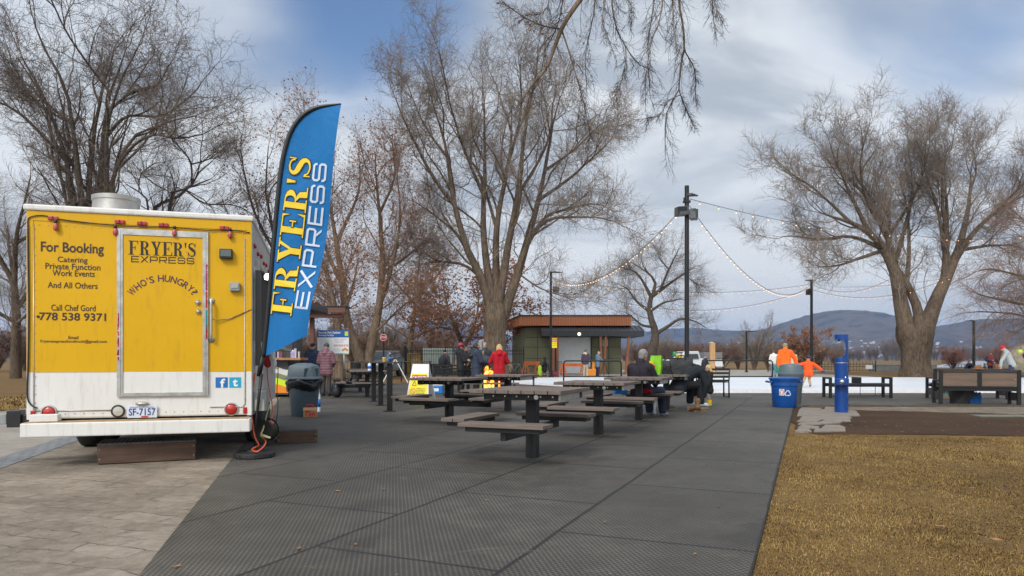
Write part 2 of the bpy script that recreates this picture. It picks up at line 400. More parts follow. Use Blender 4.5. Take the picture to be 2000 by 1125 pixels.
col=ramp(n,l,t,[(.36,(.125,.098,.072)),(.47,(.205,.168,.128)),(.55,(.275,.23,.18)),(.66,(.375,.32,.255))])
jm=mth(n,l,'MULTIPLY',bk.outputs['Fac'],ramp(n,l,nnode(n,l,P,3.5,4,.6),[(.44,(.0,.0,.0)),(.60,(1,1,1))]))
col=mixc(n,l,mth(n,l,'MULTIPLY',jm,.85),col,(.085,.07,.055)); l.new(col,b.inputs['Base Color']); b.inputs['Roughness'].default_value=.85
bumpn(n,l,b,mth(n,l,'SUBTRACT',mth(n,l,'ADD',mth(n,l,'MULTIPLY',a2,1.0),mth(n,l,'MULTIPLY',a3,.12)),mth(n,l,'MULTIPLY',jm,.9)),.75,.018); mpav=m
bx=lambda y,o=0:-3.10-.309*y+o           # grey border band
g=MB(); g.slab([(bx(-4),-4),(lx(-4,.2),-4),(lx(22,.2),22),(bx(22),22)],-.30,-.008); struct('pavers',g,mpav)
m,n,l,b,c=gmat('grey_border_bricks'); P=c.outputs['Object']
bk=n.new('ShaderNodeTexBrick'); l.new(rotmap(n,l,P,-R(17.2)+R(90)*0),bk.inputs['Vector']); bk.inputs['Scale'].default_value=1; bk.inputs['Brick Width'].default_value=.11; bk.inputs['Row Height'].default_value=.22; bk.inputs['Mortar Size'].default_value=.008
bk.inputs['Color1'].default_value=(.15,.16,.175,1); bk.inputs['Color2'].default_value=(.23,.24,.25,1); bk.inputs['Mortar'].default_value=(.10,.09,.08,1)
a2=nnode(n,l,P,14,5,.7); l.new(mixc(n,l,.35,bk.outputs['Color'],ramp(n,l,a2,[(.3,(.1,.1,.11)),(.7,(.3,.3,.3))])),b.inputs['Base Color']); b.inputs['Roughness'].default_value=.85; bumpn(n,l,b,mth(n,l,'SUBTRACT',a2,bk.outputs['Fac']),.4,.01)
g=MB(); g.slab([(bx(-4,-.36),-4),(bx(-4),-4),(bx(22),22),(bx(22,-.36),22)],-.30,-.004); struct('brick_border_path',g,m)
# rubber matting: perforated tiles with staggered joints
m,n,l,b,c=gmat('perforated_rubber_mat'); P=c.outputs['Object']
V=rotmap(n,l,P,TH)                      # x along D2, y along D1
wb=n.new('ShaderNodeTexNoise'); wb.inputs['Scale'].default_value=1.3; wb.inputs['Detail'].default_value=3; l.new(P,wb.inputs['Vector'])
vm=n.new('ShaderNodeVectorMath'); vm.operation='MULTIPLY_ADD'; l.new(wb.outputs['Color'],vm.inputs[0]); vm.inputs[1].default_value=(.035,.035,0); l.new(rotmap(n,l,P,TH-R(90),(1,1,1),(.35,-.277,0)),vm.inputs[2])
bk=n.new('ShaderNodeTexBrick'); l.new(vm.outputs[0],bk.inputs['Vector']); bk.inputs['Scale'].default_value=1; bk.inputs['Brick Width'].default_value=1.83; bk.inputs['Row Height'].default_value=1.22; bk.inputs['Mortar Size'].default_value=.016; bk.inputs['Mortar Smooth'].default_value=.3
bk.inputs['Color1'].default_value=(0,0,0,1); bk.inputs['Color2'].default_value=(1,1,1,1); bk.inputs['Mortar'].default_value=(.5,.5,.5,1)
sp=n.new('ShaderNodeSeparateXYZ'); l.new(V,sp.inputs[0])
def cell(px,py,ox):
    u=mth(n,l,'ADD',mth(n,l,'MULTIPLY',sp.outputs[0],1/px),ox); v=mth(n,l,'ADD',mth(n,l,'MULTIPLY',sp.outputs[1],1/py),ox)
    du=mth(n,l,'SUBTRACT',mth(n,l,'FRACT',u),.5); dv=mth(n,l,'SUBTRACT',mth(n,l,'FRACT',v),.5)
    return mth(n,l,'ADD',mth(n,l,'MULTIPLY',du,du),mth(n,l,'MULTIPLY',dv,dv))
d=mth(n,l,'MINIMUM',cell(.034,.052,0),cell(.034,.052,.5))
hole=n.new('ShaderNodeMapRange'); hole.interpolation_type='SMOOTHSTEP'; l.new(d,hole.inputs[0]); hole.inputs[1].default_value=.055; hole.inputs[2].default_value=.10; hole.inputs[3].default_value=1; hole.inputs[4].default_value=0
a1=nnode(n,l,P,.35,5,.6); a2=nnode(n,l,P,4,6,.65,.3); a3=nnode(n,l,P,150,2,.6)
t=mth(n,l,'ADD',mth(n,l,'MULTIPLY',a1,.5),mth(n,l,'ADD',mth(n,l,'MULTIPLY',a2,.3),mth(n,l,'MULTIPLY',a3,.2)))
t=mth(n,l,'ADD',t,mth(n,l,'MULTIPLY',mth(n,l,'SUBTRACT',bk.outputs['Color'],.5),.05))
col=ramp(n,l,t,[(.37,(.055,.049,.039)),(.5,(.101,.090,.074)),(.61,(.160,.144,.120))])
col=mixc(n,l,mth(n,l,'MULTIPLY',hole.outputs[0],.68),col,(.012,.011,.010))
col=mixc(n,l,mth(n,l,'MULTIPLY',bk.outputs['Fac'],.9),col,(.012,.012,.012))
dm=n.new('ShaderNodeMapRange'); dm.interpolation_type='SMOOTHSTEP'; l.new(nnode(n,l,P,.75,5,.6,.8),dm.inputs[0]); dm.inputs[1].default_value=.56; dm.inputs[2].default_value=.68; dm.inputs[4].default_value=.45
col=mixc(n,l,dm.outputs[0],col,(.022,.020,.017))
ds=n.new('ShaderNodeMapRange'); ds.interpolation_type='SMOOTHSTEP'; l.new(nnode(n,l,rotmap(n,l,P,.4,(1,2.2,1)),1.6,6,.7,.5),ds.inputs[0]); ds.inputs[1].default_value=.58; ds.inputs[2].default_value=.76; ds.inputs[4].default_value=.4
col=mixc(n,l,ds.outputs[0],col,(.20,.175,.135))
# specks of grit and bits of leaf
vo=n.new('ShaderNodeTexVoronoi'); vo.inputs['Scale'].default_value=2.6; l.new(P,vo.inputs['Vector'])
col=mixc(n,l,mth(n,l,'LESS_THAN',vo.outputs['Distance'],.022),col,(.22,.17,.10))
l.new(col,b.inputs['Base Color']); b.inputs['Roughness'].default_value=.62; b.inputs['Specular IOR Level'].default_value=.5
l.new(mth(n,l,'ADD',.5,mth(n,l,'MULTIPLY',a2,.3)),b.inputs['Roughness'])
bumpn(n,l,b,mth(n,l,'SUBTRACT',mth(n,l,'MULTIPLY',a2,.25),mth(n,l,'ADD',hole.outputs[0],bk.outputs['Fac'])),.8,.012); mmat=m
rx=lambda y,o=0:-.285+.4312*y+o
MATPOLY=[(lx(0),0),(rx(0),0),(rx(15.9),15.9),(7.2,16.6),(31,16.2),(31,22.6),(5.5,22.6),(1.0,29.8),(-.5,32),(lx(32),32)]
g=MB(); g.slab(MATPOLY,-.30,0.0); struct('rubber_floor',g,mmat)
# dirt and mulch
m,n,l,b,c=gmat('mulch_soil'); P=c.outputs['Object']
a1=nnode(n,l,P,.7,5,.6); a2=nnode(n,l,P,18,6,.75); a3=nnode(n,l,P,70,3,.8)
t=mth(n,l,'ADD',mth(n,l,'MULTIPLY',a1,.3),mth(n,l,'ADD',mth(n,l,'MULTIPLY',a2,.4),mth(n,l,'MULTIPLY',a3,.3)))
col=ramp(n,l,t,[(.36,(.032,.016,.007)),(.5,(.085,.044,.021)),(.6,(.135,.078,.041)),(.72,(.25,.18,.12))])
l.new(col,b.inputs['Base Color']); b.inputs['Roughness'].default_value=1; bumpn(n,l,b,mth(n,l,'ADD',a2,a3),.9,.05); msoil=m
m,n,l,b,c=gmat('gravel_edge'); P=c.outputs['Object']
a2=nnode(n,l,P,25,6,.8); a3=nnode(n,l,P,3,4,.6); l.new(ramp(n,l,mth(n,l,'ADD',mth(n,l,'MULTIPLY',a2,.6),mth(n,l,'MULTIPLY',a3,.4)),[(.38,(.09,.07,.052)),(.5,(.19,.155,.115)),(.66,(.33,.28,.22))]),b.inputs['Base Color']); b.inputs['Roughness'].default_value=1; bumpn(n,l,b,a2,.9,.03); mgrav=m
def blob(poly,seed,n=90,amp=.12):
    """rounded, ragged outline"""
    rnd=random.Random(seed); p=catmull([Vector((a,b_,0)) for a,b_ in poly+poly[:1]],8)[:-1]
    return [(q.x+rnd.uniform(-amp,amp),q.y+rnd.uniform(-amp,amp)) for q in p]
mul=[(5.9,16.3),(9,16.1),(13,16.0),(19,16.2),(19,9.6),(11,9.9),(8.2,10.0),(6.2,10.35),(4.6,10.55),(5.1,12.5)]
g=MB(); g.slab(blob(mul,3,amp=.05),-.3,-.012); struct('mulch_bed',g,msoil)
g=MB(); g.slab(blob([(8.2,16.15),(12,16.1),(19,16.1),(19,10.8),(15,11.6),(12.2,13.4),(9.2,14.7),(7.6,15.5)],4,amp=.10),-.3,-.008); struct('gravel_strip',g,mgrav)
# ice
m,n,l,b,c=gmat('skating_ice'); P=c.outputs['Object']
a1=nnode(n,l,P,.4,5,.6); a2=nnode(n,l,rotmap(n,l,P,.3,(.4,6,1)),6,5,.7); l.new(ramp(n,l,mth(n,l,'ADD',mth(n,l,'MULTIPLY',a1,.6),mth(n,l,'MULTIPLY',a2,.4)),[(.35,(.62,.66,.71)),(.65,(.76,.78,.81))]),b.inputs['Base Color'])
b.inputs['Roughness'].default_value=.42; b.inputs['Specular IOR Level'].default_value=.35; bumpn(n,l,b,a2,.15,.01); mice=m
ICE=[(-.9,33.5),(1.2,30.1),(5.4,23.0),(31,23.0),(60,24),(60,41.5),(26,41.5),(4,41.8),(-.9,40)]
g=MB(); g.slab(ICE,-.30,.035); struct('ice_rink',g,mice)
mcurb=M('rink_kerb_white',(.72,.73,.74),.5,.10,9,bump=.2)
g=MB(); NP=[(-.9,33.5),(1.2,30.1),(5.4,23.0),(31,23.0)]
for i in range(3): g.beam((NP[i][0],NP[i][1],.04),(NP[i+1][0],NP[i+1][1],.04),.11,.10)
struct('rink_kerb',g,mcurb)
# pale pavement behind the rink, river
m,n,l,b,c=gmat('pale_pavement'); P=c.outputs['Object']; a1=nnode(n,l,P,1.2,6,.65); l.new(ramp(n,l,a1,[(.35,(.25,.23,.20)),(.65,(.38,.36,.32))]),b.inputs['Base Color']); b.inputs['Roughness'].default_value=.9
g=MB(); g.slab([(3,44),(5,42.6),(23,42.6),(24,46),(24,62),(40,75),(3,75)],-.3,-.016); struct('far_pavement',g,m)
g=MB(); g.slab([(-14,33.2),(-1.6,33.2),(-1.6,36.5),(-14,36.5)],-.3,-.018)
m,n,l,b,c=gmat('river_water'); P=c.outputs['Object']; a1=nnode(n,l,rotmap(n,l,P,0,(.05,.5,1)),1,4,.6); b.inputs['Base Color'].default_value=(.30,.33,.36,1); b.inputs['Roughness'].default_value=.18; bumpn(n,l,b,a1,.08,.1)
g=MB(); g.slab([(60,98),(900,92),(2200,330),(2200,520),(340,520)],-.3,-.016); struct('river_water',g,m)
# ---------------------------------------------------------------- hills
m,n,l,b,c=gmat('dry_hillside'); P=c.outputs['Object']
a1=nnode(n,l,P,.0016,7,.62,.6); a2=nnode(n,l,P,.012,6,.7); sp=n.new('ShaderNodeSeparateXYZ'); l.new(P,sp.inputs[0])
base=ramp(n,l,mth(n,l,'ADD',mth(n,l,'MULTIPLY',a1,.6),mth(n,l,'MULTIPLY',a2,.4)),[(.38,(.035,.032,.030)),(.5,(.10,.075,.056)),(.60,(.20,.15,.108))])
forest=n.new('ShaderNodeMapRange'); l.new(mth(n,l,'ADD',a1,mth(n,l,'MULTIPLY',a2,.5)),forest.inputs[0]); forest.inputs[1].default_value=.78; forest.inputs[2].default_value=.86
l.new(mixc(n,l,mth(n,l,'MULTIPLY',forest.outputs[0],.9),base,(.020,.028,.026)),b.inputs['Base Color']); b.inputs['Roughness'].default_value=1; bumpn(n,l,b,a2,.6,25); mhill=m
def hill(name,prof,D,depth,seed,rough=1.0):
    """ridge whose skyline follows (column,row) pairs when it stands D metres away"""
    xs=np.array([p[0] for p in prof],float); hs=np.array([(YH-p[1])/F*D+H for p in prof],float)
    cols=np.linspace(xs[0],xs[-1],260); hh=np.interp(cols,xs,hs)
    rng=np.random.RandomState(seed); rows=44
    k=np.hanning(9); k/=k.sum(); hh=np.convolve(np.pad(hh,4,'edge'),k,'valid')
    X0=(cols-1000)/F*D; V=[]
    ph=rng.uniform(0,6.28,(9,2)); fr=np.array([1,2,3,5,8,12,18,26,40])
    for j in range(rows):
        s=j/(rows-1)                     # 0 foot .. 0.72 ridge .. 1 behind
        y=D-depth*.72+depth*s
        e=np.sin(min(s/.72,1)*math.pi/2)**1.25 if s<.72 else 1-.5*((s-.72)/.28)**1.5
        u=(cols-xs[0])/(xs[-1]-xs[0]); rel=np.zeros_like(u)
        for q in range(9): rel+=np.sin(u*fr[q]*9+ph[q,0]+s*(3+q*1.7))*np.cos(u*fr[q]*3.1+s*fr[q]*1.3+ph[q,1])/(fr[q]**.75)
        amp=rough*55*math.sin(min(s/.72,1)*math.pi)**.8 if s<.72 else 0
        jag=rng.uniform(-1,1,len(u))*2.2*rough
        z=np.maximum(hh,0)*e+rel*amp*.45*np.clip(hh/150,0,1)+jag*e*np.clip(hh/200,0,1)
        V.append(np.stack([X0*(y/D)**.6,np.full_like(X0,y),z-3*(1-e)],1))
    V=np.concatenate(V); n_=260; i=np.arange(rows-1)[:,None]*n_+np.arange(n_-1)[None,:]; i=i.ravel()
    return struct(name,npmesh(name,V,np.stack([i,i+1,i+n_+1,i+n_],1)),mhill)
hill("hills",[(1150,704),(1230,690),(1300,668),(1380,648),(1423,645),(1479,646),(1510,636),(1540,627),(1567,619),(1600,612),(1640,613),(1680,621),(1720,632),(1760,641),(1800,641),(1850,634),(1900,625),(1940,626),(2000,620),(2100,614),(2250,625),(2500,650)],3600,1900,5)
hill('far_hills',[(560,690),(640,676),(720,662),(790,642),(840,628),(890,634),(930,640),(980,655),(1060,668),(1150,665),(1240,652),(1300,642),(1360,640),(1420,646),(1500,660),(1640,675)],5200,2000,8,.8)
hill('near_hills',[(-900,640),(-500,625),(-200,640),(100,660),(300,668),(520,672),(700,684),(860,694)],4200,1500,9,.7)
# houses of the town on the far slope, too many and too small to count
rng=np.random.RandomState(12); g=MB()
for k in range(260):
    px=rng.choice([rng.normal(1730,40),rng.normal(1610,60),rng.uniform(1380,2050),rng.normal(1860,50)]); D=rng.uniform(2350,2700)
    zz=max(2,rng.normal(18,14)+ (D-2350)*.10); x=(px-1000)/F*D; s_=rng.uniform(4,8)
    g.box((x,D,zz+s_*.3),(s_*1.8,s_*1.2,s_*.75),rot=(0,0,rng.uniform(0,3)))
mtown=M('pale_house_walls',(.55,.53,.50),.8,.35,.02); struct('hillside_town',g,mtown,kind='stuff')
# ---------------------------------------------------------------- lawn blades in the foreground
def blades(name,n,xr,yr,mat,inside,seed,hmin=.02,hmax=.05,wd=.0035):
    r=np.random.RandomState(seed)
    y=yr[0]+(yr[1]-yr[0])*r.rand(n)**1.7; x=r.uniform(xr[0],xr[1],n); ok=inside(x,y); x=x[ok];y=y[ok]; n=len(x)
    a=1.6*np.sin(x*1.9+np.sin(y*2.3)*1.5)+1.2*np.sin(y*1.3-x*2.1)+r.normal(0,1.7,n); h=(1+.3*np.sin(x*3.3+y*1.1)*np.sin(y*1.7-x*2.2))*r.uniform(hmin,hmax,n); lean=r.uniform(.4,1.9,n); w_=wd*(1+.12*y)
    dx=np.cos(a);dy=np.sin(a); z0=np.full(n,-.03)
    base=np.stack([x,y,z0],1); side=np.stack([-dy*w_,dx*w_,np.zeros(n)],1)
    mid=base+np.stack([dx*h*lean*.45,dy*h*lean*.45,h*.75],1); tip=base+np.stack([dx*h*lean*1.15,dy*h*lean*1.15,h*(.95-.32*lean)],1)
    V=np.stack([base-side,base+side,mid+side*.8,mid-side*.8,tip+side*.2,tip-side*.2],1).reshape(-1,3)
    o=np.arange(n)*6; Fc=np.concatenate([np.stack([o,o+1,o+2,o+3],1),np.stack([o+3,o+2,o+4,o+5],1)])
    return struct(name,npmesh(name,V,Fc),mat,kind='stuff')
m,n,l,b,c=gmat('straw_blades'); oi=n.new('ShaderNodeNewGeometry'); P=c.outputs['Object']
a1=nnode(n,l,P,.55,5,.6); a2=nnode(n,l,P,2.6,5,.65,.4)
t=mth(n,l,'ADD',mth(n,l,'MULTIPLY',oi.outputs['Random Per Island'],.34),mth(n,l,'ADD',mth(n,l,'MULTIPLY',a1,.5),mth(n,l,'SUBTRACT',mth(n,l,'MULTIPLY',a2,.9),.33)))
l.new(ramp(n,l,t,[(.16,(.070,.050,.016)),(.32,(.140,.085,.025)),(.48,(.205,.122,.034)),(.62,(.275,.170,.050)),(.82,(.39,.27,.10))]),b.inputs['Base Color']); b.inputs['Roughness'].default_value=.8
def in_lawn(x,y):
    e=(y<10.6)&(x>rx(y)-.01+.03*np.sin(y*9)+.03*np.sin(y*31)*np.sin(y*5.3)); cl=np.sin(x*2.1+1.3*np.sin(y*1.7))*np.sin(y*2.7+x*.9)+.6*np.sin(x*6.3+y*4.1)*np.sin(y*7.1-x*2); return e&(y<10.15+.22*np.sin(x*1.7)+.15*np.sin(x*5.1))&(np.random.RandomState(5).rand(len(x))>np.clip(cl-.55,0,.85))
blades('lawn_grass',330000,(.3,11.5),(2.6,10.4),m,in_lawn,1,.010,.030,.0016)
blades('side_grass',9000,(-15,-10.2),(14,30),m,lambda x,y:(x<-11.0-(y-14)*.11),2,.05,.10,.004)
# dry leaves lying about
mleaf=M('dry_leaf',(.30,.15,.065),.7,.4,3)
def leaf_mesh(seed,s=.05):
    r=random.Random(seed); g=MB(); pr=[(-1,0),(-.5,.38),(.1,.45),(.6,.25),(1.1,0),(.6,-.25),(.1,-.42),(-.5,-.35)]
    vs=[(p[0]*s,p[1]*s,.004+.016*abs(p[1])+.012*p[0]**2*r.uniform(.4,1)) for p in pr]+[(0,0,.004)]
    g.add(vs,[(i,(i+1)%8,8) for i in range(8)]); return g
rnd=random.Random(7)
spots=[((1915,1051),'curled tan leaf lying on the straw grass, bigger of the close pair'),((1947,1060),'brown leaf lying just right of the curled tan leaf'),((1345,858+0),None)]
l0=None
for i,((px,py),lab) in enumerate(spots[:2]):
    p=gp(px,py); o=obj('fallen_leaf',leaf_mesh(i,.045 if i==0 else .035),mleaf,loc=(p.x,p.y,.012),rot=(R(rnd.uniform(-20,20)),R(rnd.uniform(-25,25)),rnd.uniform(0,6))); tag(o,lab,'leaf','dry leaves on the lawn')
g=MB()
for k in range(420):
    y=3.4+9*rnd.random()**1.3; x=rnd.uniform(-.3+.4312*y,11) if k%14 else rnd.uniform(lx(y)-1.5,rx(y))
    lm=leaf_mesh(k,rnd.uniform(.012,.032)); a=rnd.uniform(0,6.28); z=.014 if x>rx(y) else .002
    g.add([(x+v[0]*math.cos(a)-v[1]*math.sin(a),y+v[0]*math.sin(a)+v[1]*math.cos(a),z+v[2]) for v in lm.v],lm.f)
o=struct('leaf_litter',g,mleaf,kind='stuff')
# flagstones in front of the water fountain
mflag=M('flagstone',(.215,.18,.15),.85,.22,5,bump=.5,bscale=22)
fl=[[(1560,842),(1590,835),(1625,843)],]
stones=[[(1553,842),(1560,836),(1580,838),(1586,843)],[(1589,843),(1592,838),(1650,836),(1652,842)],[(1558,836),(1566,830),(1600,834),(1600,837)],[(1604,836),(1612,830),(1640,830),(1652,835)],
 [(1558,829),(1600,829),(1640,826),(1650,822),(1600,824),(1562,826)],[(1556,823),(1566,819),(1606,820),(1594,824)],[(1604,823),(1612,819),(1660,818),(1662,823)],[(1562,818),(1568,813),(1660,813),(1664,817),(1640,819)],
 [(1557,812),(1561,800),(1650,800),(1672,803),(1680,812),(1640,813)],[(1562,799),(1566,796),(1606,797),(1600,799)],[(1610,799),(1612,795),(1640,796),(1640,799)]]
sl=['{} flagstone {}']
words=[('smallest','in the front row by the rubber mat edge'),('long','in the front row nearest the lawn'),('thin','second row from the lawn beside the mat'),('wedge shaped','second row from the lawn on the mulch side'),('long narrow','third row crossing the whole flagstone path'),('small pointed','just above the long narrow flagstone, by the mat'),('small','just above the long narrow flagstone, on the mulch side'),('long low','directly before the big slab under the blue fountain'),('biggest','slab that the blue fountain stands on'),('little','behind the fountain slab, next to the mat'),('little','behind the fountain slab, next to the blue post')]
for i,poly in enumerate(stones):
    pts=[gp(a,b_) for a,b_ in poly]; cx_=sum(p.x for p in pts)/len(pts); cy_=sum(p.y for p in pts)/len(pts)
    g=MB(); g.slab([(p.x,p.y) for p in (pts if sum((pts[k].x*pts[(k+1)%len(pts)].y-pts[(k+1)%len(pts)].x*pts[k].y) for k in range(len(pts)))>0 else pts[::-1])],-.03,.006+.003*(i%3))
    o=obj('flagstone',g,mflag,world=True,loc=(cx_,cy_,0),bev=.006); tag(o,words[i][0]+' grey brown flagstone '+words[i][1],'flagstone','flagstones by the fountain')
o=obj('utility_cover',MB().slab([(9.2,13.4),(10.2,13.4),(10.22,13.75),(9.22,13.75)],-.02,.008),M('green_cover',(.15,.155,.12),.8,.2,6,bump=.2),world=True,loc=(9.6,13.5,0)); tag(o,'flat grey green utility cover set in the mulch','cover')
# ================================================================ food trailer (local: x along the rear, y forward, z up)
TA=Vector((-5.13,7.2,0)); TE=Vector((math.cos(AL),math.sin(AL),0)); TF=Vector((-math.sin(AL),math.cos(AL),0))
def tr(px,py,dy=0.0):
    """pixel on the trailer's rear plane -> local (x,z)"""
    A=TA+TF*dy; t=(px-1000)/F; u=(t*A.y-A.x)/(TE.x-t*TE.y); Y=A.y+u*TE.y
    return u,H-(py-YH)/F*Y
# ---- paints
m,n,l,b,c=gmat('yellow_trailer_paint'); P=c.outputs['Object']
a1=nnode(n,l,P,1.4,5,.6); a2=nnode(n,l,rotmap(n,l,P,0,(9,9,1.2)),2,6,.7); a3=nnode(n,l,P,14,5,.7)
col=mixc(n,l,a1,(.60,.328,.0015),(.71,.402,.002))
scr=n.new('ShaderNodeMapRange'); l.new(a2,scr.inputs[0]); scr.inputs[1].default_value=.55; scr.inputs[2].default_value=.78; scr.inputs[4].default_value=.62
col=mixc(n,l,scr.outputs[0],col,(.40,.22,.02))
ch=n.new('ShaderNodeMapRange'); l.new(a3,ch.inputs[0]); ch.inputs[1].default_value=.66; ch.inputs[2].default_value=.73; ch.inputs[4].default_value=.6
col=mixc(n,l,ch.outputs[0],col,(.30,.20,.08)); l.new(col,b.inputs['Base Color']); b.inputs['Roughness'].default_value=.42; b.inputs['Specular IOR Level'].default_value=.3; bumpn(n,l,b,a1,.2,.04); myel=m
m,n,l,b,c=gmat('white_trailer_paint'); P=c.outputs['Object']
a1=nnode(n,l,P,2.5,6,.65); a2=nnode(n,l,rotmap(n,l,P,0,(8,8,1)),2,6,.7); a3=nnode(n,l,P,16,5,.75)
col=mixc(n,l,a1,(.66,.64,.60),(.76,.745,.71))
scr=n.new('ShaderNodeMapRange'); l.new(a2,scr.inputs[0]); scr.inputs[1].default_value=.52; scr.inputs[2].default_value=.76; scr.inputs[4].default_value=.55
col=mixc(n,l,scr.outputs[0],col,(.42,.38,.32))
ch=n.new('ShaderNodeMapRange'); l.new(a3,ch.inputs[0]); ch.inputs[1].default_value=.67; ch.inputs[2].default_value=.72
col=mixc(n,l,ch.outputs[0],col,(.17,.11,.07)); l.new(col,b.inputs['Base Color']); b.inputs['Roughness'].default_value=.45; bumpn(n,l,b,a1,.1,.02); mwhite=m
mrust=M('rusty_tread',(.33,.22,.11),.85,.45,14,bump=.4); malu=M('door_frame_aluminium',(.50,.49,.46),.38,.25,9,metal=.75,bump=.05)
mink=M('dark_brown_lettering',(.040,.018,.012),.5,.15,10); mrivet=M('rivet_steel',(.45,.40,.30),.4,.3,30,metal=.6)
mred=M('red_lens',(.42,.012,.010),.18,.15,20,coat=.6); mchrome=M('polished_steel',(.62,.62,.62),.22,.1,8,metal=1)
mrub=M('tyre_rubber',(.018,.018,.018),.8,.2,20,bump=.2); mgalv=M('dull_sheet_metal',(.42,.40,.37),.42,.18,5,metal=.7,bump=.05)
mblk=M('black_plastic',(.015,.015,.016),.4,.2,15); mgrey=M('grey_plastic',(.26,.27,.27),.5,.12,10)
t=thing('food_trailer','yellow and white food trailer with booking details lettered on its rear panel','food trailer',TA,AL)
Wd=2.24; Ln=4.0
uL,zy=tr(60,727); _,z0=tr(60,820); zt=tr(55,413)[1]; zb=z0
ZY=0.99+.0; 
# z levels taken on the rear plane
def zlev(px,py): return tr(px,py)[1]
ZW=zlev(120,727); ZB=zlev(120,822); ZT=zlev(60,409)
b_=MB(); b_.span((0,0.0,ZB+.02),(Wd,Ln,ZT)); obj('body',b_,mwhite,t,bev=.02)
# yellow rear skin: left, right and above the door; skins stand 4 mm proud
dx0=tr(232,600)[0]; dx1=tr(405,600)[0]; DZ1=zlev(320,454); DZ0=zlev(320,770)
b_=MB(); b_.span((.012,-.004,ZW),(dx0,.0,ZT-.004)); b_.span((dx1,-.004,ZW),(Wd-.012,0,ZT-.004)); b_.span((dx0,-.004,DZ1),(dx1,0,ZT-.004)); rp_=obj('rear_panel',b_,myel,t)
# raised edge channels with rivets
def rail_rivets(pts,n,off=-.012,r=.006):
    g=MB()
    for i in range(len(pts)-1):
        for k in range(n[i]):
            f=(k+.5)/n[i]; a=Vector(pts[i]).lerp(Vector(pts[i+1]),f); g.ell((a.x,off,a.z),(r,.004,r),8,4)
    return g
for xa_,xb_ in ((.012,.07),(Wd-.055,Wd-.004)): obj('edge_trim',MB().span((xa_,-.010,ZB+.02),(xb_,-.0045,ZW)),mwhite,t)
b_=MB(); b_.span((.012,-.010,ZW+.001),(.07,-.0045,ZT-.004)); b_.span((Wd-.055,-.010,ZW+.001),(Wd-.004,-.0045,ZT-.004)); b_.span((.07,-.010,ZT-.115),(Wd-.055,-.0045,ZT-.012))
o=obj('edge_trim',b_,myel,t)
x0,x1=.075,Wd-.055; zf=ZT-.16
add_to(rp_,rail_rivets([(.09,0,ZB+.06),(.09,0,zf),(x1,0,zf),(x1+.0,0,ZB+.06)],[22,26,22],off=-.006),mrivet)
g=MB()
for zz_ in (ZB+.075,):
    for k in range(24): g.ell((.1+k*.089,-.003,zz_),(.007,.004,.007),8,4)
add_to(rp_,g,mrivet)
# lower seam + hem strip
b_=MB(); b_.tube([(.10,-.006,ZB+.11),(dx0-.02,-.006,ZB+.105)],.006,6); b_.tube([(dx1+.03,-.006,ZB+.12),(Wd-.1,-.006,ZB+.12),(Wd-.075,-.006,ZB+.15),(Wd-.075,-.006,zf-.05)],.006,6); b_.tube([(.10,-.006,ZB+.11),(.075,-.006,ZB+.14),(.075,-.006,zf)],.006,6); obj('seam_bead',b_,mgalv,t,smooth=True)
# roof cap
b_=MB(); b_.span((-.02,-.03,ZT-.010),(Wd+.02,Ln+.02,ZT+.055)); obj('roof_cap',b_,mwhite,t,bev=.018)
# roof vent
cu=.66; v=obj('roof_vent',MB().lathe([(.31,.05),(.31,.075),(.255,.09),(.245,.275),(.256,.28),(.256,.33),(.21,.342),(.0,.345)],(cu,.75,ZT),36),mgalv,t,smooth=35)
v=obj('roof_vent',MB().lathe([(.22,.05),(.22,.07),(.18,.08),(.18,.20),(.0,.215)],(.45,2.9,ZT),30),mgalv,t,smooth=35)
# door
fw=.045
df=MB(); df.span((dx0-.012,-.028,DZ0-.02),(dx0+fw,-.0045,DZ1+.02)); df.span((dx1-fw,-.028,DZ0-.02),(dx1+.012,-.0045,DZ1+.02)); df.span((dx0+fw,-.027,DZ1-fw),(dx1-fw,-.0045,DZ1+.019)); df.span((dx0+fw,-.027,DZ0-.019),(dx1-fw,-.0045,DZ0+.02))
df.span((dx0+.012,-.034,DZ0),(dx0+.024,-.0285,DZ1)); df.span((dx1-.024,-.034,DZ0),(dx1-.012,-.0285,DZ1))
door=obj('door',MB().span((dx0+fw,-.018,ZW+.002),(dx1-fw,-.0045,DZ1-fw)),myel,t)
dfo=obj('door_frame',df,malu,door)
obj('kick_panel',MB().span((dx0+fw,-.018,DZ0+.02),(dx1-fw,-.0045,ZW+.001)),mwhite,door)
# coloured tape remains along the door edges
rnd=random.Random(4); g=MB(); g2=MB(); g3=MB()
for k in range(17):
    z=rnd.uniform(ZW+.12,ZW+.62); q=g2 if rnd.random()<.25 else g; q.box((dx0+.006+rnd.uniform(-.006,.004),-.0292,z),(rnd.uniform(.008,.02),.0016,rnd.uniform(.015,.06)),rot=(0,rnd.uniform(-.2,.2),0))
for (py0,py1,q) in ((520,565,g2),(572,602,g),(610,640,g3),(641,662,g)):
    za=zlev(402,py0); zb_=zlev(402,py1); k=za
    while k>zb_: 
        q.box((dx1-.004,-.0292,k),(rnd.uniform(.012,.022),.0018,rnd.uniform(.02,.05)),rot=(0,rnd.uniform(-.15,.15),0)); k-=.032
add_to(dfo,g,M('red_tape',(.42,.012,.02),.5)); add_to(dfo,g2,M('magenta_tape',(.36,.01,.12),.5)); add_to(dfo,g3,M('teal_tape',(.02,.30,.28),.5))
for (px,py) in ((387,591),(388,609)):
    x,z=tr(px,py); obj('lock',MB().lathe([(.030,.0),(.030,.012),(.022,.02),(.014,.032),(0,.034)],(x,-.018,z),20,axis='y'),mchrome,door,smooth=40)
x,z1=tr(413,588); _,z2=tr(416,663)
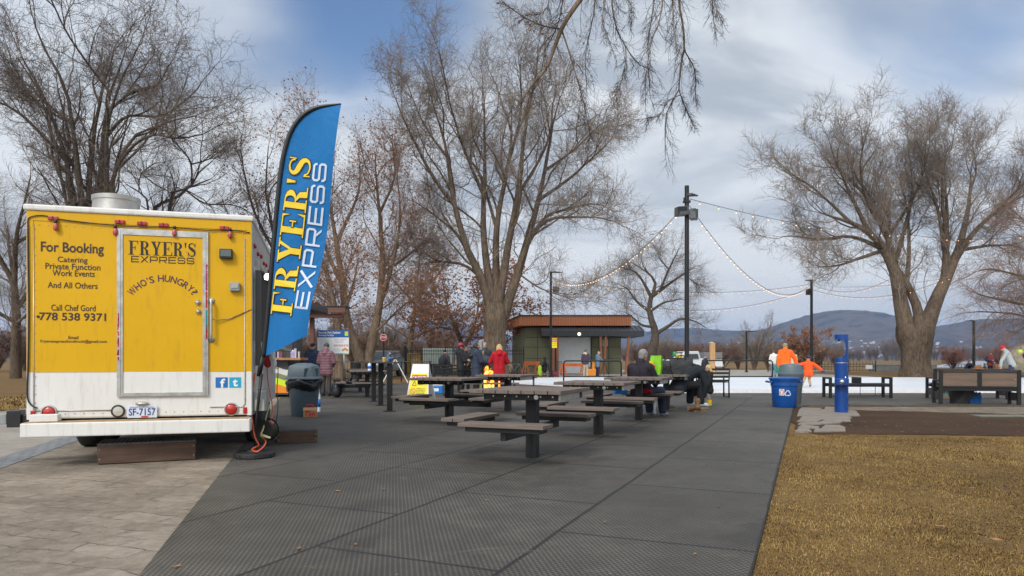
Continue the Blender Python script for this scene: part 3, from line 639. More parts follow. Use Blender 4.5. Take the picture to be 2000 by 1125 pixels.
obj('grab_handle',MB().tube(catmull([(x,-.005,z1),(x+.004,-.05,z1-.005),(x+.006,-.065,z1-.05),(x+.006,-.065,z2+.05),(x+.004,-.05,z2+.005),(x,-.005,z2)],6),.014,10).lathe([(.035,0),(.035,.008),(0,.01)],(x,-.004,z1),16,axis='y').lathe([(.035,0),(.035,.008),(0,.01)],(x,-.004,z2),16,axis='y'),malu,t,smooth=True)
# chain across from the handle to the trailer side
xa,za=tr(413,623); xb,zb_=tr(492,604); obj('chain',MB().tube([(xa,-.06,za),(xa+.08,-.03,za-.012),(xa+.2,-.015,za+.01),(xb,-.012,zb_)],.0065,6),M('brass_chain',(.35,.28,.12),.4,.5,60,metal=.6),t,smooth=True)
# lettering: rear panel and door
def fr_t(off): return lambda v: Vector((v.x,off+v.y,v.z))
def lett(s,px0,px1,pyt,pyb,off=-.0045,mat=None,parent=t,bold=0.0,name='lettering'):
    a=tr(px0,(pyt+pyb)/2)[0]; b2=tr(px1,(pyt+pyb)/2)[0]; zt_=tr((px0+px1)/2,pyt)[1]; zb2=tr((px0+px1)/2,pyb)[1]
    return obj(name,text_mb(s,a,b2,zb2,zt_,fr_t(off),.0025,bold=bold),mat or mink,parent)
lett('For Booking',80,203,474,499.5,bold=.022); lett('Catering',113,171.5,502,516,bold=.012); lett('Private Function',89,196.5,515,527,bold=.012); lett('Work Events',102.5,185.5,528,540,bold=.012)
lett('And All Others',93.5,191,551.5,563.5,bold=.012); lett('Call Chef Gord',100.5,187,595.5,607.5,bold=.01); lett('778 538 9371',77,207.5,611,626.5,bold=.02); lett('Email',134,153.5,656,662.5,bold=.012); lett('Fryersexpressfoodtruck@gmail.com',79.5,209,663.5,671,bold=.012)
x,z=tr(75,618.5); obj('star_mark',MB().lathe([(.016,0),(.016,.003),(0,.004)],(x,-.0045,z),10,axis='y'),mink,t)
a=tr(252,487)[0]; b2=tr(384,487)[0]; zt_=tr(318,473)[1]; zb2=tr(318,500)[1]
obj('lettering',polys_mb(slab_word("FRYER'S"),lambda u,v:Vector((a+u*(b2-a),-.0205,zb2+v*(zt_-zb2)))),M('black_lettering',(.012,.010,.009),.45,.1),door)
a3_=tr(257,508)[0]; b3=tr(380,508)[0]; zt3=tr(318,502)[1]; zb3=tr(318,514.5)[1]
obj('lettering',polys_mb(wide_word("EXPRESS"),lambda u,v:Vector((a3_+u*(b3-a3_),-.0205,zb3+v*(zt3-zb3)))),M('black_lettering',(.012,.010,.009),.45,.1),door)
mb=MB(); word="WHO'S HUNGRY?"; cxp,cyp,Rp=318.5,627,83; wts=[1.35,1.1,1.15,.45,.9,.55,1.1,1.05,1.1,1.15,1.0,.95,.85]
tot=sum(wts); acc_=0
for ch,wt in zip(word,wts):
    if ch!=' ':
        ang=R(-51.5+103*(acc_+wt/2)/tot); px=cxp+Rp*math.sin(ang); py=cyp-Rp*math.cos(ang); x,z=tr(px,py); s_=1/180.0; wch=(wt*.82)*Rp*R(103)/tot*s_; hch=13.5*s_
        if ch=="'": wch*=.5
        rot=Matrix.Rotation(ang,3,'Y'); zc_=0 if ch!="'" else .018
        q=text_mb(ch,-wch/2,wch/2,(-hch/2 if ch!="'" else .012),hch/2,lambda v:rot@v+Vector((x,-.0185,z)),.0025,bold=.012); mb.add(q.v,q.f)
    acc_+=wt
obj('lettering',mb,M('purple_brown_lettering',(.075,.022,.045),.5),door)
# social media signs
def badge(px0,px1,py0,py1,mat):
    a=tr(px0,py0); b2=tr(px1,py1); return obj('sign_sticker',MB().span((a[0],-.003,a[1]),(b2[0],-.0005,b2[1])),mat,t,bev=.0)
s1=badge(421,445,737,757,M('deep_blue_vinyl',(.012,.14,.42),.4,.1)); s2=badge(448,471,737,757,M('cyan_vinyl',(.01,.33,.52),.4,.1))
mwv=M('white_vinyl',(.78,.78,.78),.45,.06)
lett('f',430,440,739.5,757,off=-.004,mat=mwv,parent=s1,bold=.03,name='emblem'); lett('t',454.5,464.5,740,755,off=-.004,mat=mwv,parent=s2,bold=.04,name='emblem')
# clearance lights and hanging coloured bulbs, cable
for (px,py) in ((105,427),(235,434),(278,437),(320,440),(438.5,446)):
    x,z=tr(px,py); q=obj('marker_light',MB().span((x-.05,-.03,z-.022),(x+.05,-.011,z+.022)),mred,t,bev=.012); obj('lens_gap',MB().span((x-.006,-.034,z-.02),(x+.006,-.0305,z+.02)),mblk,q)
for (px,py) in ((111,437),(227,447),(342,449),(450,453)):
    x,z=tr(px,py); q=obj('hanging_bulb',MB().lathe([(0,-.085),(.018,-.075),(.026,-.05),(.022,-.02),(.014,0),(0,.001)],(x,-.035,z),14),M('frosted_red_bulb',(.45,.10,.09),.3,.2,20),t,smooth=True); obj('bulb_socket',MB().lathe([(.016,0),(.017,.035),(0,.036)],(x,-.035,z),12),mblk,q,smooth=True)
pts=[tr(px,py) for px,py in ((112,428),(150,433),(227,441),(290,444),(342,445),(400,450),(450,450),(488,455))]
g=MB().tube(catmull([(x,-.02,z) for x,z in pts],5),.006,6); p2=[tr(px,py) for px,py in ((56,440),(57,520),(58,600),(57,700),(55,770),(62,790),(75,797))]
g.tube(catmull([(x,-.022,z) for x,z in p2],5),.008,6); g.tube(catmull([(tr(56,440)[0],-.02,tr(56,440)[1]),(.04,-.02,ZT-.09),(.16,-.02,ZT-.06),(tr(112,428)[0],-.02,tr(112,428)[1])],5),.006,6); obj('cable',g,mblk,t,smooth=True)
# rear lamp and small outlet box
x,z=tr(442.5,497); q=obj('flood_lamp',MB().span((x-.068,-.07,z-.055),(x+.068,-.005,z+.055)),mblk,t,bev=.008); obj('lens',MB().span((x-.055,-.074,z-.03),(x+.055,-.0705,z+.042)),M('lamp_glass',(.10,.12,.12),.15,.1,8,coat=.5),q)
x,z=tr(459.5,561); q=obj('outlet_box',MB().span((x-.055,-.06,z-.05),(x+.055,-.005,z+.05)),mgrey,t,bev=.012); obj('cover',MB().span((x-.035,-.066,z-.015),(x+.04,-.0605,z+.035)),M('pale_plastic',(.38,.37,.33),.4,.15),q)
# tail lights, plate
for (px,py) in ((96,805),(452,799)):
    x,z=tr(px,py); q=obj('tail_light',MB().lathe([(.062,0),(.058,.012),(.045,.022),(0,.027)],(x,-.004,z),24,axis='y'),mred,t,smooth=40); obj('rim',MB().lathe([(.076,0),(.076,.014),(.064,.016),(.063,.001)],(x,-.002,z),24,axis='y'),mgalv,q,smooth=40)
x,z=tr(231,803); q=obj('reverse_light',MB().lathe([(.052,0),(.05,.012),(0,.02)],(x,-.004,z),24,axis='y'),M('clear_lens',(.50,.48,.42),.2,.1,8,coat=.5),t,smooth=40); obj('rim',MB().lathe([(.07,0),(.07,.012),(.053,.014),(.052,.001)],(x,-.002,z),24,axis='y'),M('black_rim',(.03,.028,.02),.5),q,smooth=40)
for (px,py) in ((65,807),(479,800)):
    x,z=tr(px,py); obj('side_marker',MB().span((x-.022,-.022,z-.045),(x+.022,-.004,z+.03)),mred,t,bev=.01)
a=tr(250,792); b2=tr(308,815); pl=obj('licence_plate',MB().span((a[0],-.03,b2[1]),(b2[0],-.024,a[1])),M('plate_white',(.62,.66,.72),.4,.06),t,bev=.004)
lett('SF-7157',253,305,797,811,off=-.031,mat=M('plate_blue',(.02,.05,.25),.4),parent=pl,name='plate_number',bold=.012); lett('Beautiful British Columbia',256,302,793.3,795.8,off=-.031,mat=M('plate_blue',(.02,.05,.25),.4),parent=pl,name='plate_text')
x,z=tr(284,813.2); obj('plate_sticker',MB().span((x-.035,-.032,z-.008),(x+.035,-.0305,z+.008)),M('red_sticker',(.5,.05,.02),.5),pl)
x,z=tr(279,788); obj('plate_lamp',MB().ell((x,-.03,z),(.07,.03,.022),14,6),mgalv,t,smooth=True)
# rear bumper step
ux0,zz0=tr(38,838,-.24); ux1,zz1=tr(494,834,-.24)
bz1=tr(60,827,-.24)[1]; bz0=tr(60,855,-.24)[1]
bp=obj('bumper',MB().span((ux0,-.24,bz0),(Wd+.0,-.006,bz1)),mwhite,t,bev=.012)
obj('tread_plate',MB().span((ux0+.02,-.225,bz1+.001),(Wd-.02,-.008,bz1+.006)),mrust,bp)
# spare: chassis, wheels, coupling
ch=MB(); ch.span((.25,.1,.36),(.35,Ln+.9,.50)); ch.span((Wd-.35,.1,.36),(Wd-.25,Ln+.9,.50)); ch.span((.05,.3,ZB-.02),(Wd-.05,Ln,ZB+.03))
for yy in (.5,1.2,2.0,2.8,3.5): ch.span((.35,yy,.40),(Wd-.35,yy+.06,.47))
obj('chassis',ch,black,t)
for sx in (0.12,Wd-.12):
    for yy in (1.75,2.55):
        wq=obj('wheel',MB().lathe([(.20,-.11),(.30,-.115),(.335,-.09),(.345,0),(.335,.09),(.30,.115),(.20,.11)],(sx,yy,.33),28,axis='x'),mrub,t,smooth=50); obj('rim',MB().lathe([(.0,-.05),(.19,-.06),(.205,-.108),(.205,.108),(.19,.06),(0,.05)],(sx,yy,.33),24,axis='x'),mgalv,wq,smooth=50)
hz_=tr(15,818,.1)[1]
g=MB(); g.beam((ux0+.06,-.12,bz1+.045),(ux0+.06+.26,-.12,bz1+.045),.11,.075,up=(0,0,1)); obj('bumper_bracket',g,mwhite,t,bev=.006)
g=MB(); g.span((-.20,.06,hz_-.09),(-.07,.2,hz_+.09)); g.span((-.07,.09,hz_-.04),(0.0,.17,hz_+.04)); obj('side_jack_mount',g,mblk,t,bev=.006)
g=MB(); g.span((-.36,.06,hz_-.055),(-.2,.2,hz_+.055)); g.tube([(-.75,.13,hz_),(-.36,.13,hz_)],.035,12); obj('side_jack',g,mgrey,t,bev=.008)
# serving side (right wall, seen at a glancing angle)
xs=Wd
g=MB(); g.span((xs,.02,ZB+.02),(xs+.006,Ln-.02,ZT-.02)); obj('side_skin',g,M('side_panel_grey',(.45,.44,.42),.5,.15,3),t)
g=MB(); g.span((xs+.006,.5,1.35),(xs+.012,3.0,2.25)); hatch=obj('serving_hatch',g,M('dark_interior',(.02,.02,.02),.8),t); 
g=MB(); g.span((xs+.006,.42,1.30),(xs+.05,.5,2.32)); g.span((xs+.006,3.0,1.30),(xs+.05,3.08,2.32)); g.span((xs+.006,.5,2.25),(xs+.05,3.0,2.32)); obj('hatch_frame',g,malu,hatch)
g=MB(); g.beam((xs+.01,.45,2.36),(xs+.62,.45,2.62),.02,.03); g.beam((xs+.01,3.05,2.36),(xs+.62,3.05,2.62),.02,.03); g.add([(xs+.0,.4,2.36),(xs+.75,.4,2.62),(xs+.75,3.1,2.62),(xs+0,3.1,2.36),(xs+0,.4,2.385),(xs+.75,.4,2.645),(xs+.75,3.1,2.645),(xs,3.1,2.385)],[(3,2,1,0),(4,5,6,7),(0,1,5,4),(1,2,6,5),(2,3,7,6),(3,0,4,7)]); 
obj('serving_shelf',MB().span((xs+.006,.5,1.24),(xs+.30,3.0,1.275)),malu,t,bev=.004)
for (y0,y1,z0_,z1_) in ((.12,.40,1.35,2.2),(.2,.75,.72,1.18),(.85,1.3,.62,1.15),(3.15,3.7,.9,1.7)):
    obj('menu_board',MB().span((xs+.0065,y0,z0_),(xs+.022,y1,z1_)),M('menu_white',(.62,.60,.55),.5,.25,9),t)
g=MB()
for k in range(9):
    z=2.44; obj('marker_light',MB().ell((xs+.02,.15+k*.42,z-.03*(k%2)),(.02,.03,.03),10,6),mred,t,smooth=True)
q=obj('side_lamp',MB().lathe([(0,-.05),(.035,-.04),(.04,0),(.02,.03),(0,.035)],(xs+.10,.9,2.18),14),M('lit_lamp',(.9,.9,.88),.3,.05,emit=(1,.97,.9,4)),t,smooth=True)
g=MB(); g.span((xs+.03,.06,1.05),(xs+.09,.12,2.15)); obj('awning_strut',g,mblk,t)
# electrical box, cords
eb=obj('electrical_box',MB().span((xs+.006,.05,.52),(xs+.15,.42,.76)),mgrey,t,bev=.01); obj('cover',MB().span((xs+.03,.03,.53),(xs+.13,.049,.66)),M('pale_plastic',(.38,.37,.33),.4,.15),eb)
def wpt(px,py,Y): return wp(px,py,Y)
cordm=M('orange_cord',(.62,.10,.03),.5); 
o=obj('extension_cord',MB().tube(catmull([wp(498,728,7.9),wp(494,760,7.9),wp(491,800,7.9),wp(497,850,7.8),wp(505,868,7.8),wp(500,873,7.75),wp(492,878,7.7),wp(502,882,7.6),wp(515,872,7.7),wp(519,862,7.85),wp(512,855,8.0),wp(509,848,8.0),wp(516,838,8.1),wp(524,834,8.1)],6),.009,7),cordm,world=True,loc=(-2.9,7.9,0),smooth=True); tag(o,'orange extension cord dangling by the trailer corner and curling on the mat','cord')
o=obj('extension_cord',MB().tube(catmull([wp(521,690,8.6),wp(523,740,8.6),wp(529,775,8.5),wp(533,800,8.4),wp(531,815,8.3),wp(527,826,8.2)],6),.008,7).box(wp(528,829,8.15),(.05,.03,.09),rot=(0,.5,0)),M('coral_cord',(.60,.14,.10),.5),world=True,loc=(-2.9,8.5,0),smooth=True); tag(o,'pinkish red cord hanging off the serving side with a grey plug','cord')
o=obj('extension_cord',MB().tube(catmull([wp(543,700,9.6),wp(543,730,9.5),wp(541,760,9.2),wp(543,790,8.9),wp(541,815,8.6),wp(538,832,8.5)],6),.006,6),mblk,world=True,loc=(-3,9,0),smooth=True); tag(o,'thin black cable hanging straight down right of the serving side','cord')
o=obj('extension_cord',MB().tube(catmull([wp(527,790,8.2),wp(522,805,8.15),wp(518,822,8.1),wp(514,838,8.0),wp(510,848,7.9),wp(513,853,7.9)],6),.009,7).cap(wp(512,851,7.9),wp(527,855,7.85),.022,.012),M('pale_green_cord',(.40,.42,.20),.5),world=True,loc=(-2.9,8,0),smooth=True); tag(o,'pale yellow green cord ending in a white plug above the flag base','cord')
hr=thing('hose_reel','black reel wound with yellow flecked cable under the trailer corner','cable reel',wp(517,840,8.15)); hr.scale=(.8,.8,.8)
g=MB()
for k in range(26):
    a=k*2.39; r=.09+.012*(k%5); pts=[]
    for j in range(17):
        q=2*math.pi*j/16; pts.append((r*math.cos(q)*1.0+.004*k%.02, -.12+.009*k, r*math.sin(q)))
    g.tube(pts[:-1],.011,5,closed=True)
obj('cable_coil',g,M('coil_black_yellow',(.03,.03,.012),.5,.9,40),hr,smooth=True)
obj('reel_frame',MB().lathe([(.17,-.135),(.17,-.125),(.03,-.125),(.03,.12),(.17,.12),(.17,.13),(0,.13)],(0,0,0),20,axis='y').span((-.10,-.13,-.22),(-.07,.13,-.15)).span((.07,-.13,-.22),(.10,.13,-.15)),black,hr)
# santa hat hung on the serving side
sh=thing('santa_hat','red and white santa hat hanging below the flag at the serving side','hat',wp(524,700,8.4))
obj('cloth',MB().cap(wp(514,690,8.4)-Vector(sh.location),wp(523,712,8.4)-Vector(sh.location),.055,.04),M('red_felt',(.33,.012,.018),.9,.2,30,bump=.3),sh,smooth=True)
obj('fur_trim',MB().tube(catmull([wp(530,688,8.38)-Vector(sh.location),wp(534,700,8.38)-Vector(sh.location),wp(537,709,8.38)-Vector(sh.location),wp(536,716,8.36)-Vector(sh.location),wp(544,722,8.36)-Vector(sh.location)],5),[.022]*13+[.018,.015,.012,.01,.008,.006,.005,.004],8),M('white_fur',(.72,.70,.70),.95,.15,40,bump=.5),sh,smooth=True)
# ---------------------------------------------------------------- wooden steps
mtimber=M('brown_stained_timber',(.085,.048,.030),.75,.35,3,bump=.3,bscale=14,stretch=(1,6,6)); mtread=M('grit_tread',(.10,.095,.09),.8,.4,50,bump=.6,bscale=120)
def step(label,a,w_,d_,h_,rz):
    s=thing('step_box',label,'step',a,rz,'wooden step boxes')
    g=MB(); g.span((0,0,0),(w_,.04,h_-.006)); g.span((0,d_-.04,0),(w_,d_,h_-.006)); g.span((0,.041,0),(.04,d_-.041,h_-.006)); g.span((w_-.04,.041,0),(w_,d_-.041,h_-.006)); obj('frame',g,mtimber,s,bev=.006)
    g=MB(); g.span((-.004,-.004,h_-.005),(w_+.004,d_+.004,h_+.010))
    n_=int(w_/.045)
    for k in range(n_): g.span((.01+k*w_/n_,.0,h_+.0105),(.01+(k+.55)*w_/n_,d_,h_+.017))
    obj('tread',g,mtread,s)
    g=MB()
    for x_ in (.02,w_-.02):
        for z_ in (.05,h_-.05): g.ell((x_,-.001,z_),(.006,.003,.006),8,4)
    obj('screws',g,mrivet,s)
    return s
p=gp(190,907); q=gp(382,897)
step('long brown timber step with gritty tread below the trailer rear door',(p.x,p.y,0),(q-p).length,.46,.205,math.atan2(q.y-p.y,q.x-p.x))
p=gp(541,867); q=gp(620,864)
step('shorter dark timber step standing on the black mat near the trailer corner',(p.x,p.y,0),(q-p).length,.62,.165,math.atan2(q.y-p.y,q.x-p.x))
# ---------------------------------------------------------------- feather flag
m,n,l,b,c=gmat('blue_flag_cloth'); P=c.outputs['Object']
a1=nnode(n,l,P,2.2,5,.6); a2=nnode(n,l,rotmap(n,l,P,0,(1,1,.6)),5,5,.65,.8); l.new(mixc(n,l,a1,(.012,.165,.46),(.020,.215,.54)),b.inputs['Base Color']); b.inputs['Roughness'].default_value=.65; bumpn(n,l,b,a2,.55,.05)
tl=n.new('ShaderNodeBsdfTranslucent'); tl.inputs['Color'].default_value=(.02,.26,.62,1); ms=n.new('ShaderNodeMixShader'); ms.inputs[0].default_value=.35; l.new(b.outputs[0],ms.inputs[1]); l.new(tl.outputs[0],ms.inputs[2]); l.new(ms.outputs[0],n['Material Output'].inputs[0]); mflagc=m
FY=7.82
ft=thing('feather_flag','tall blue feather flag with yellow and white lettering beside the trailer','flag',(wp(497,893,FY).x,FY,0))
O=Vector(ft.location)
def fl_(px,py,off=0):
    v=wp(px,py,FY)-O; x,z=v.x,v.z
    rp=.045*math.sin(z*2.1+x*3.0)+.025*math.sin(z*4.3-x*5+1)+.05*math.exp(-((z-1.75)/.25)**2)*math.sin(x*7)
    rp*=min(1,max(0,(px-edge(py))/60.0)); return Vector((x,rp+off,z))
LE=[(515,697),(521,640),(528,560),(535,480),(542,400),(550,330),(558,290),(568,260),(582,237),(600,220),(625,209),(667,203)]
def edge(py):
    for i in range(len(LE)-1):
        a,b2=LE[i],LE[i+1]
        if b2[1]<=py<=a[1]: return a[0]+(b2[0]-a[0])*(a[1]-py)/(a[1]-b2[1])
    return LE[0][0] if py>LE[0][1] else LE[-1][0]
def redge(py): return 603+(667-603)*(655-py)/(655-203)+4*math.sin((py-203)/452*math.pi)
lep=catmull([Vector((a,b2,0)) for a,b2 in LE],5)
g=MB(); nr=60; nc=18
def leftx(py): return edge(py)
for i in range(nr+1):
    f=i/nr
    for j in range(nc+1):
        s_=j/nc
        pyb=697-(697-657)*(1-(1-s_)**1.5)+6*math.sin(s_*math.pi)    # bottom edge, left to right
        top=203.5
        py=pyb+(top-pyb)*f
        x0=edge(min(py,697)); x1=redge(py)
        g.v.append(tuple(fl_(x0+(x1-x0)*s_,py)))
for i in range(nr):
    for j in range(nc):
        k=i*(nc+1)+j; g.f.append((k,k+1,k+nc+2,k+nc+1))
cl=obj('flag_cloth',g,mflagc,ft,smooth=True)
g=MB(); sl_=[fl_(p.x-1,p.y) for p in lep]; g.tube(sl_,[.028]*(len(sl_)-8)+[.026,.024,.022,.02,.017,.014,.011,.008],8); obj('pole_sleeve',g,mblk,ft,smooth=True)
# pole lower part, ground spigot
g=MB(); a=fl_(515,697); g.tube([Vector((0,0,.10)),Vector((.012,0,.35)),fl_(505,780),fl_(511,730)],[.011,.012,.016,.018],10); g.tube([fl_(505.5,735),fl_(514,692)],.026,10); obj('pole',g,black,ft,smooth=True)
g=MB(); g.lathe([(.0,0),(.20,0.0),(.215,.012),(.215,.045),(.20,.06),(.09,.066),(.085,.085),(.03,.09),(.025,.13),(0,.13)],(0,0,0.002),32)
fb=obj('base_weight',g,M('black_rubber_base',(.022,.022,.024),.7,.3,20,bump=.2),ft,smooth=35)
g=MB()
for k in range(8):
    a=k*math.pi/4+.3; g.box((.20*math.cos(a),.20*math.sin(a),.03),(.05,.03,.04),rot=(0,0,a))
obj('base_lug',g,M('black_rubber_base',(.02,.02,.02),.7),ft)
def flagword(polys,p0,p1,hpx,out):
    a=Vector(p0);b2=Vector(p1);d=b2-a; nrm=Vector((d.y,-d.x)).normalized()      # letter up points left in the picture
    if nrm.x>0: nrm=-nrm
    g=MB()
    def pt(u,v): q=a+d*u+nrm*(v*hpx); return fl_(q.x,q.y,out)
    for q in polys:
        if out<-.012:                    # letters: subdivide long shapes so they follow the cloth
            pass
        g.add([pt(*p) for p in q],[tuple(range(len(q)))])
    return g
fw_=slab_word("FRYER'S"); ew=wide_word('EXPRESS')
gy=flagword(fw_,(572,618),(609.5,307),43,-.0155)
def fat(polys,du,dv):
    out=[]
    for q in polys:
        cx_=sum(p[0] for p in q)/len(q); cy_=sum(p[1] for p in q)/len(q)
        out.append([(p[0]+(du if p[0]>cx_ else -du),p[1]+(dv if p[1]>cy_ else -dv)) for p in q])
    return out
g=MB()
for i,q in enumerate(fat(fw_,.006,.035)):
    k=flagword([q],(572,618),(609.5,307),43,-.0065-.00004*i); g.add(k.v,k.f)
obj('lettering_outline',g,M('flag_dark_outline',(.02,.02,.03),.6),cl); obj('lettering',gy,M('flag_yellow',(.80,.56,.02),.6,.08),cl)
obj('lettering',flagword(ew,(606.5,606),(641,322),28,-.012),M('flag_white',(.55,.62,.72),.6,.06),cl)
# ================================================================ picnic tables
mplank=M('composite_plank',(.150,.115,.095),.7,.22,2.5,bump=.3,bscale=40,stretch=(9,.9,9)); mplankx=M('composite_plank_cross',(.150,.115,.095),.7,.22,2.5,bump=.3,bscale=40,stretch=(.9,9,9))
def cap_coords(mm,k): return mm
def make_table(name,label,loc,rz,seats,top=.79,side=1.06):
    t=thing(name,label,'picnic table',loc,rz,'pedestal picnic tables'); hs=side/2
    obj('post',MB().span((-.062,-.062,0),(.062,.062,top-.115)),black,t,bev=.006)
    g=MB(); n_=7; pw=side/n_
    for k in range(n_): g.span((-hs+k*pw+.005,-hs,top-.042),(-hs+(k+1)*pw-.005,hs,top))
    tt=obj('tabletop',g,mplank,t,bev=.004)
    g=MB()
    for y in (-.36,.36): g.span((-hs+.10,y-.035,top-.115),(hs-.06,y+.035,top-.0425))
    g.span((-.05,-.325,top-.114),(.05,.325,top-.05)); obj('top_frame',g,black,t,bev=.003)
    g=MB()
    for y in (-.395,): 
        for k in range(6): g.lathe([(.009,0),(.009,.004),(0,.005)],(-hs+.22+k*.14,y,top-.075),8,axis='y')
    g.lathe([(.026,0),(.026,.006),(0,.007)],(.20,-.3955,top-.08),14,axis='y'); obj('bolts',g,steel,t)
    if 'R' not in seats: obj('end_bracket',MB().span((hs-.058,-.45,top-.11),(hs-.03,.20,top-.045)),mgalv,t,bev=.003)
    for s in seats:
        q={'F':(0,-1),'B':(0,1),'L':(-1,0),'R':(1,0)}[s]
        c=Vector((q[0]*.78,q[1]*.78,0)); sw=.48; hd=.15; zs=.455
        g=MB()
        for k in (-1,1):
            o=k*hd/2*1.02
            if q[0]==0: g.span((-sw,c.y+o-hd/2+.003,zs-.04),(sw,c.y+o+hd/2-.003,zs))
            else: g.span((c.x+o-hd/2+.003,-sw,zs-.04),(c.x+o+hd/2-.003,sw,zs))
        so_=obj('seat',g,mplankx if q[0]==0 else mplank,t,bev=.004)
        g=MB()
        if q[0]==0: g.span((-sw+.07,c.y-.11,zs-.09),(sw-.05,c.y+.11,zs-.0405))
        else: g.span((c.x-.11,-sw+.07,zs-.09),(c.x+.11,sw-.05,zs-.0405))
        obj('seat_frame',g,black,so_,bev=.003)
        e=Vector((q[0]*.063,q[1]*.063,zs-.135)); obj('seat_arm',MB().beam(e,(c.x+q[0]*.05,c.y+q[1]*.05,zs-.135),.06,.09),black,so_,bev=.004)
        obj('arm_bolt',MB().lathe([(.02,0),(.02,.006),(0,.008)],(0,-.064,.30),12,axis='y'),steel,so_) if s=='B' else None
    return t
def tloc(k,l): return (.235+1.065*k-1.375*l,7.82+2.45*k+4.55*l,0)
LAB={0:'nearest picnic table with black pedestal and grey brown planks',1:'second picnic table in the row running away from the nearest one',2:'picnic table that the grey haired man in the dark jacket sits at',3:'picnic table carrying the green bag and black bags'}
for k in range(4):
    x,y,_=tloc(k,0); make_table('picnic_table',LAB[k],(x,y,0),-TH,'FLB')
make_table('picnic_table','picnic table just in front of the yellow caution sign board',(-1.14,12.4,0),-TH,'FLBR'); make_table('picnic_table','picnic table standing before the fire pit and the red coat',(-.09,14.9,0),-TH,'FLB')
RL=math.atan(.2952)
make_table('picnic_table','far left picnic table with a water bottle on top',(-4.35,20.5,0),RL,'FLB'); make_table('picnic_table','farthest left picnic table, behind the one with the water bottle',(-5.25,23.6,0),RL,'FLB')
# bottle, shoes on the far table
def bottle(label,loc,h=.24,r=.035,mat=None):
    b_=thing('water_bottle',label,'bottle',loc); s=h/.24
    obj('bottle_body',MB().lathe([(0,0),(r,.002),(r,.15*s),(r*.9,.17*s),(.014,.205*s),(.014,.215*s),(0,.216*s)],(0,0,0),16),mat or M('clear_bottle',(.70,.76,.82),.15,.05,10),b_,smooth=40)
    obj('label_band',MB().lathe([(r+.001,.05*s),(r+.001,.13*s)],(0,0,0),16),M('blue_label',(.02,.14,.5),.4),b_,smooth=True); obj('cap',MB().lathe([(.017,.216*s),(.017,h),(0,h)],(0,0,0),12),M('white_cap',(.7,.72,.75),.4),b_); return b_
bottle('clear water bottle with blue band on the far left table',(-4.25,20.35,.79),.26,.05)
# ---------------------------------------------------------------- bar height counter
t=thing('bar_counter','long narrow standing height counter on three square black posts','counter',(-3.19,16.6,0))
dv=Vector((-1.05,3.5,0)).normalized(); nv=Vector((dv.y,-dv.x,0))
for (px,py) in ((761,803.5),(743.5,792),(730,784)):
    p=gp(px,py)-Vector(t.location); g=MB(); g.box((p.x,p.y,.515),(.115,.115,1.03),rot=(0,0,RL)); q=obj('post',g,black,t,bev=.006); obj('base_plate',MB().box((p.x,p.y,.006),(.24,.24,.012),rot=(0,0,RL)),black,q)
a=Vector((.55,-2.0,1.05)); b2=a+dv*4.6; b2.z=1.05; g=MB(); g.beam(a+nv*.0,b2,.46,.03); obj('countertop',g,M('dark_counter',(.05,.04,.035),.55,.2,3),t,bev=.004)
o=thing('yellow_cup','small yellow cup on the standing height counter','cup',tuple(Vector(t.location)+a+dv*.9+Vector((0,0,.015)))); obj('cup_body',MB().lathe([(0,0),(.03,.001),(.04,.09),(.037,.09),(.03,.01),(0,.01)],(0,0,0),14),M('yellow_paper',(.65,.36,.02),.6),o,smooth=40); obj('lid',MB().lathe([(.042,.09),(.042,.1),(0,.105)],(0,0,0),14),M('white_cap',(.7,.72,.75),.4),o)
bottle('dark drink bottle at the near end of the standing height counter',tuple(Vector(t.location)+a+dv*.15+Vector((.05,0,.015))),.2,.03,M('dark_bottle',(.02,.03,.05),.2))
# ================================================================ bins
mbin=M('grey_bin_plastic',(.055,.085,.105),.5,.12,4,bump=.08); mbag=M('black_bin_bag',(.008,.008,.009),.28,.3,9,bump=.6,bscale=18); mlid=M('grey_lid_plastic',(.10,.135,.155),.5,.1,5,bump=.05)
mbluebin=M('blue_bin_plastic',(.006,.075,.30),.38,.12,5,bump=.05)
def barrel(h,rb,rt,k=32): return [(0,.0),(rb*.97,.0),(rb,.02),(rt,h*.86),(rt*1.03,h*.865),(rt*1.03,h*.9),(rt*1.06,h*.905),(rt*1.07,h),(rt*1.0,h),(rt*.95,h*.8),(0,h*.8)]
p=gp(594,812); t=thing('litter_bin','round grey litter bin with black bag and hooded lid near the step box','bin',(p.x,p.y,0))
obj('barrel',MB().lathe(barrel(.70,.245,.30),(0,0,0),32),mbin,t,smooth=35)
rnd=random.Random(3); g=MB(); o_=0; k=40; prof=[(.29,.72),(.335,.715),(.35,.66),(.335,.58),(.31,.53)]
for (r_,z_) in prof:
    for j in range(k):
        a=2*math.pi*j/k; s_=1+.05*math.sin(a*5+z_*30)+.05*rnd.uniform(-1,1); g.v.append((r_*s_*math.cos(a),r_*s_*math.sin(a),z_+.035*math.sin(a*3+1)+(rnd.uniform(-.03,.02) if z_<.6 else 0)))
for i in range(len(prof)-1):
    for j in range(k): g.f.append((i*k+j,i*k+(j+1)%k,(i+1)*k+(j+1)%k,(i+1)*k+j))
obj('bin_bag',g,mbag,t,smooth=True)
hood=obj('hooded_lid',MB().lathe([(.335,.735),(.33,.76),(.285,.785),(.262,.97),(.24,1.0),(.12,1.045),(0,1.05)],(0,0,0),28,sq=5),mlid,t,smooth=30)
obj('flap',MB().box((.2,-.2,.87),(.30,.02,.16),rot=(R(8),0,R(45))),mbin,hood,bev=.006)
p=gp(1532,795); t=thing('recycling_bin','blue recycling bin with white arrows symbol on its side','bin',(p.x,p.y,0))
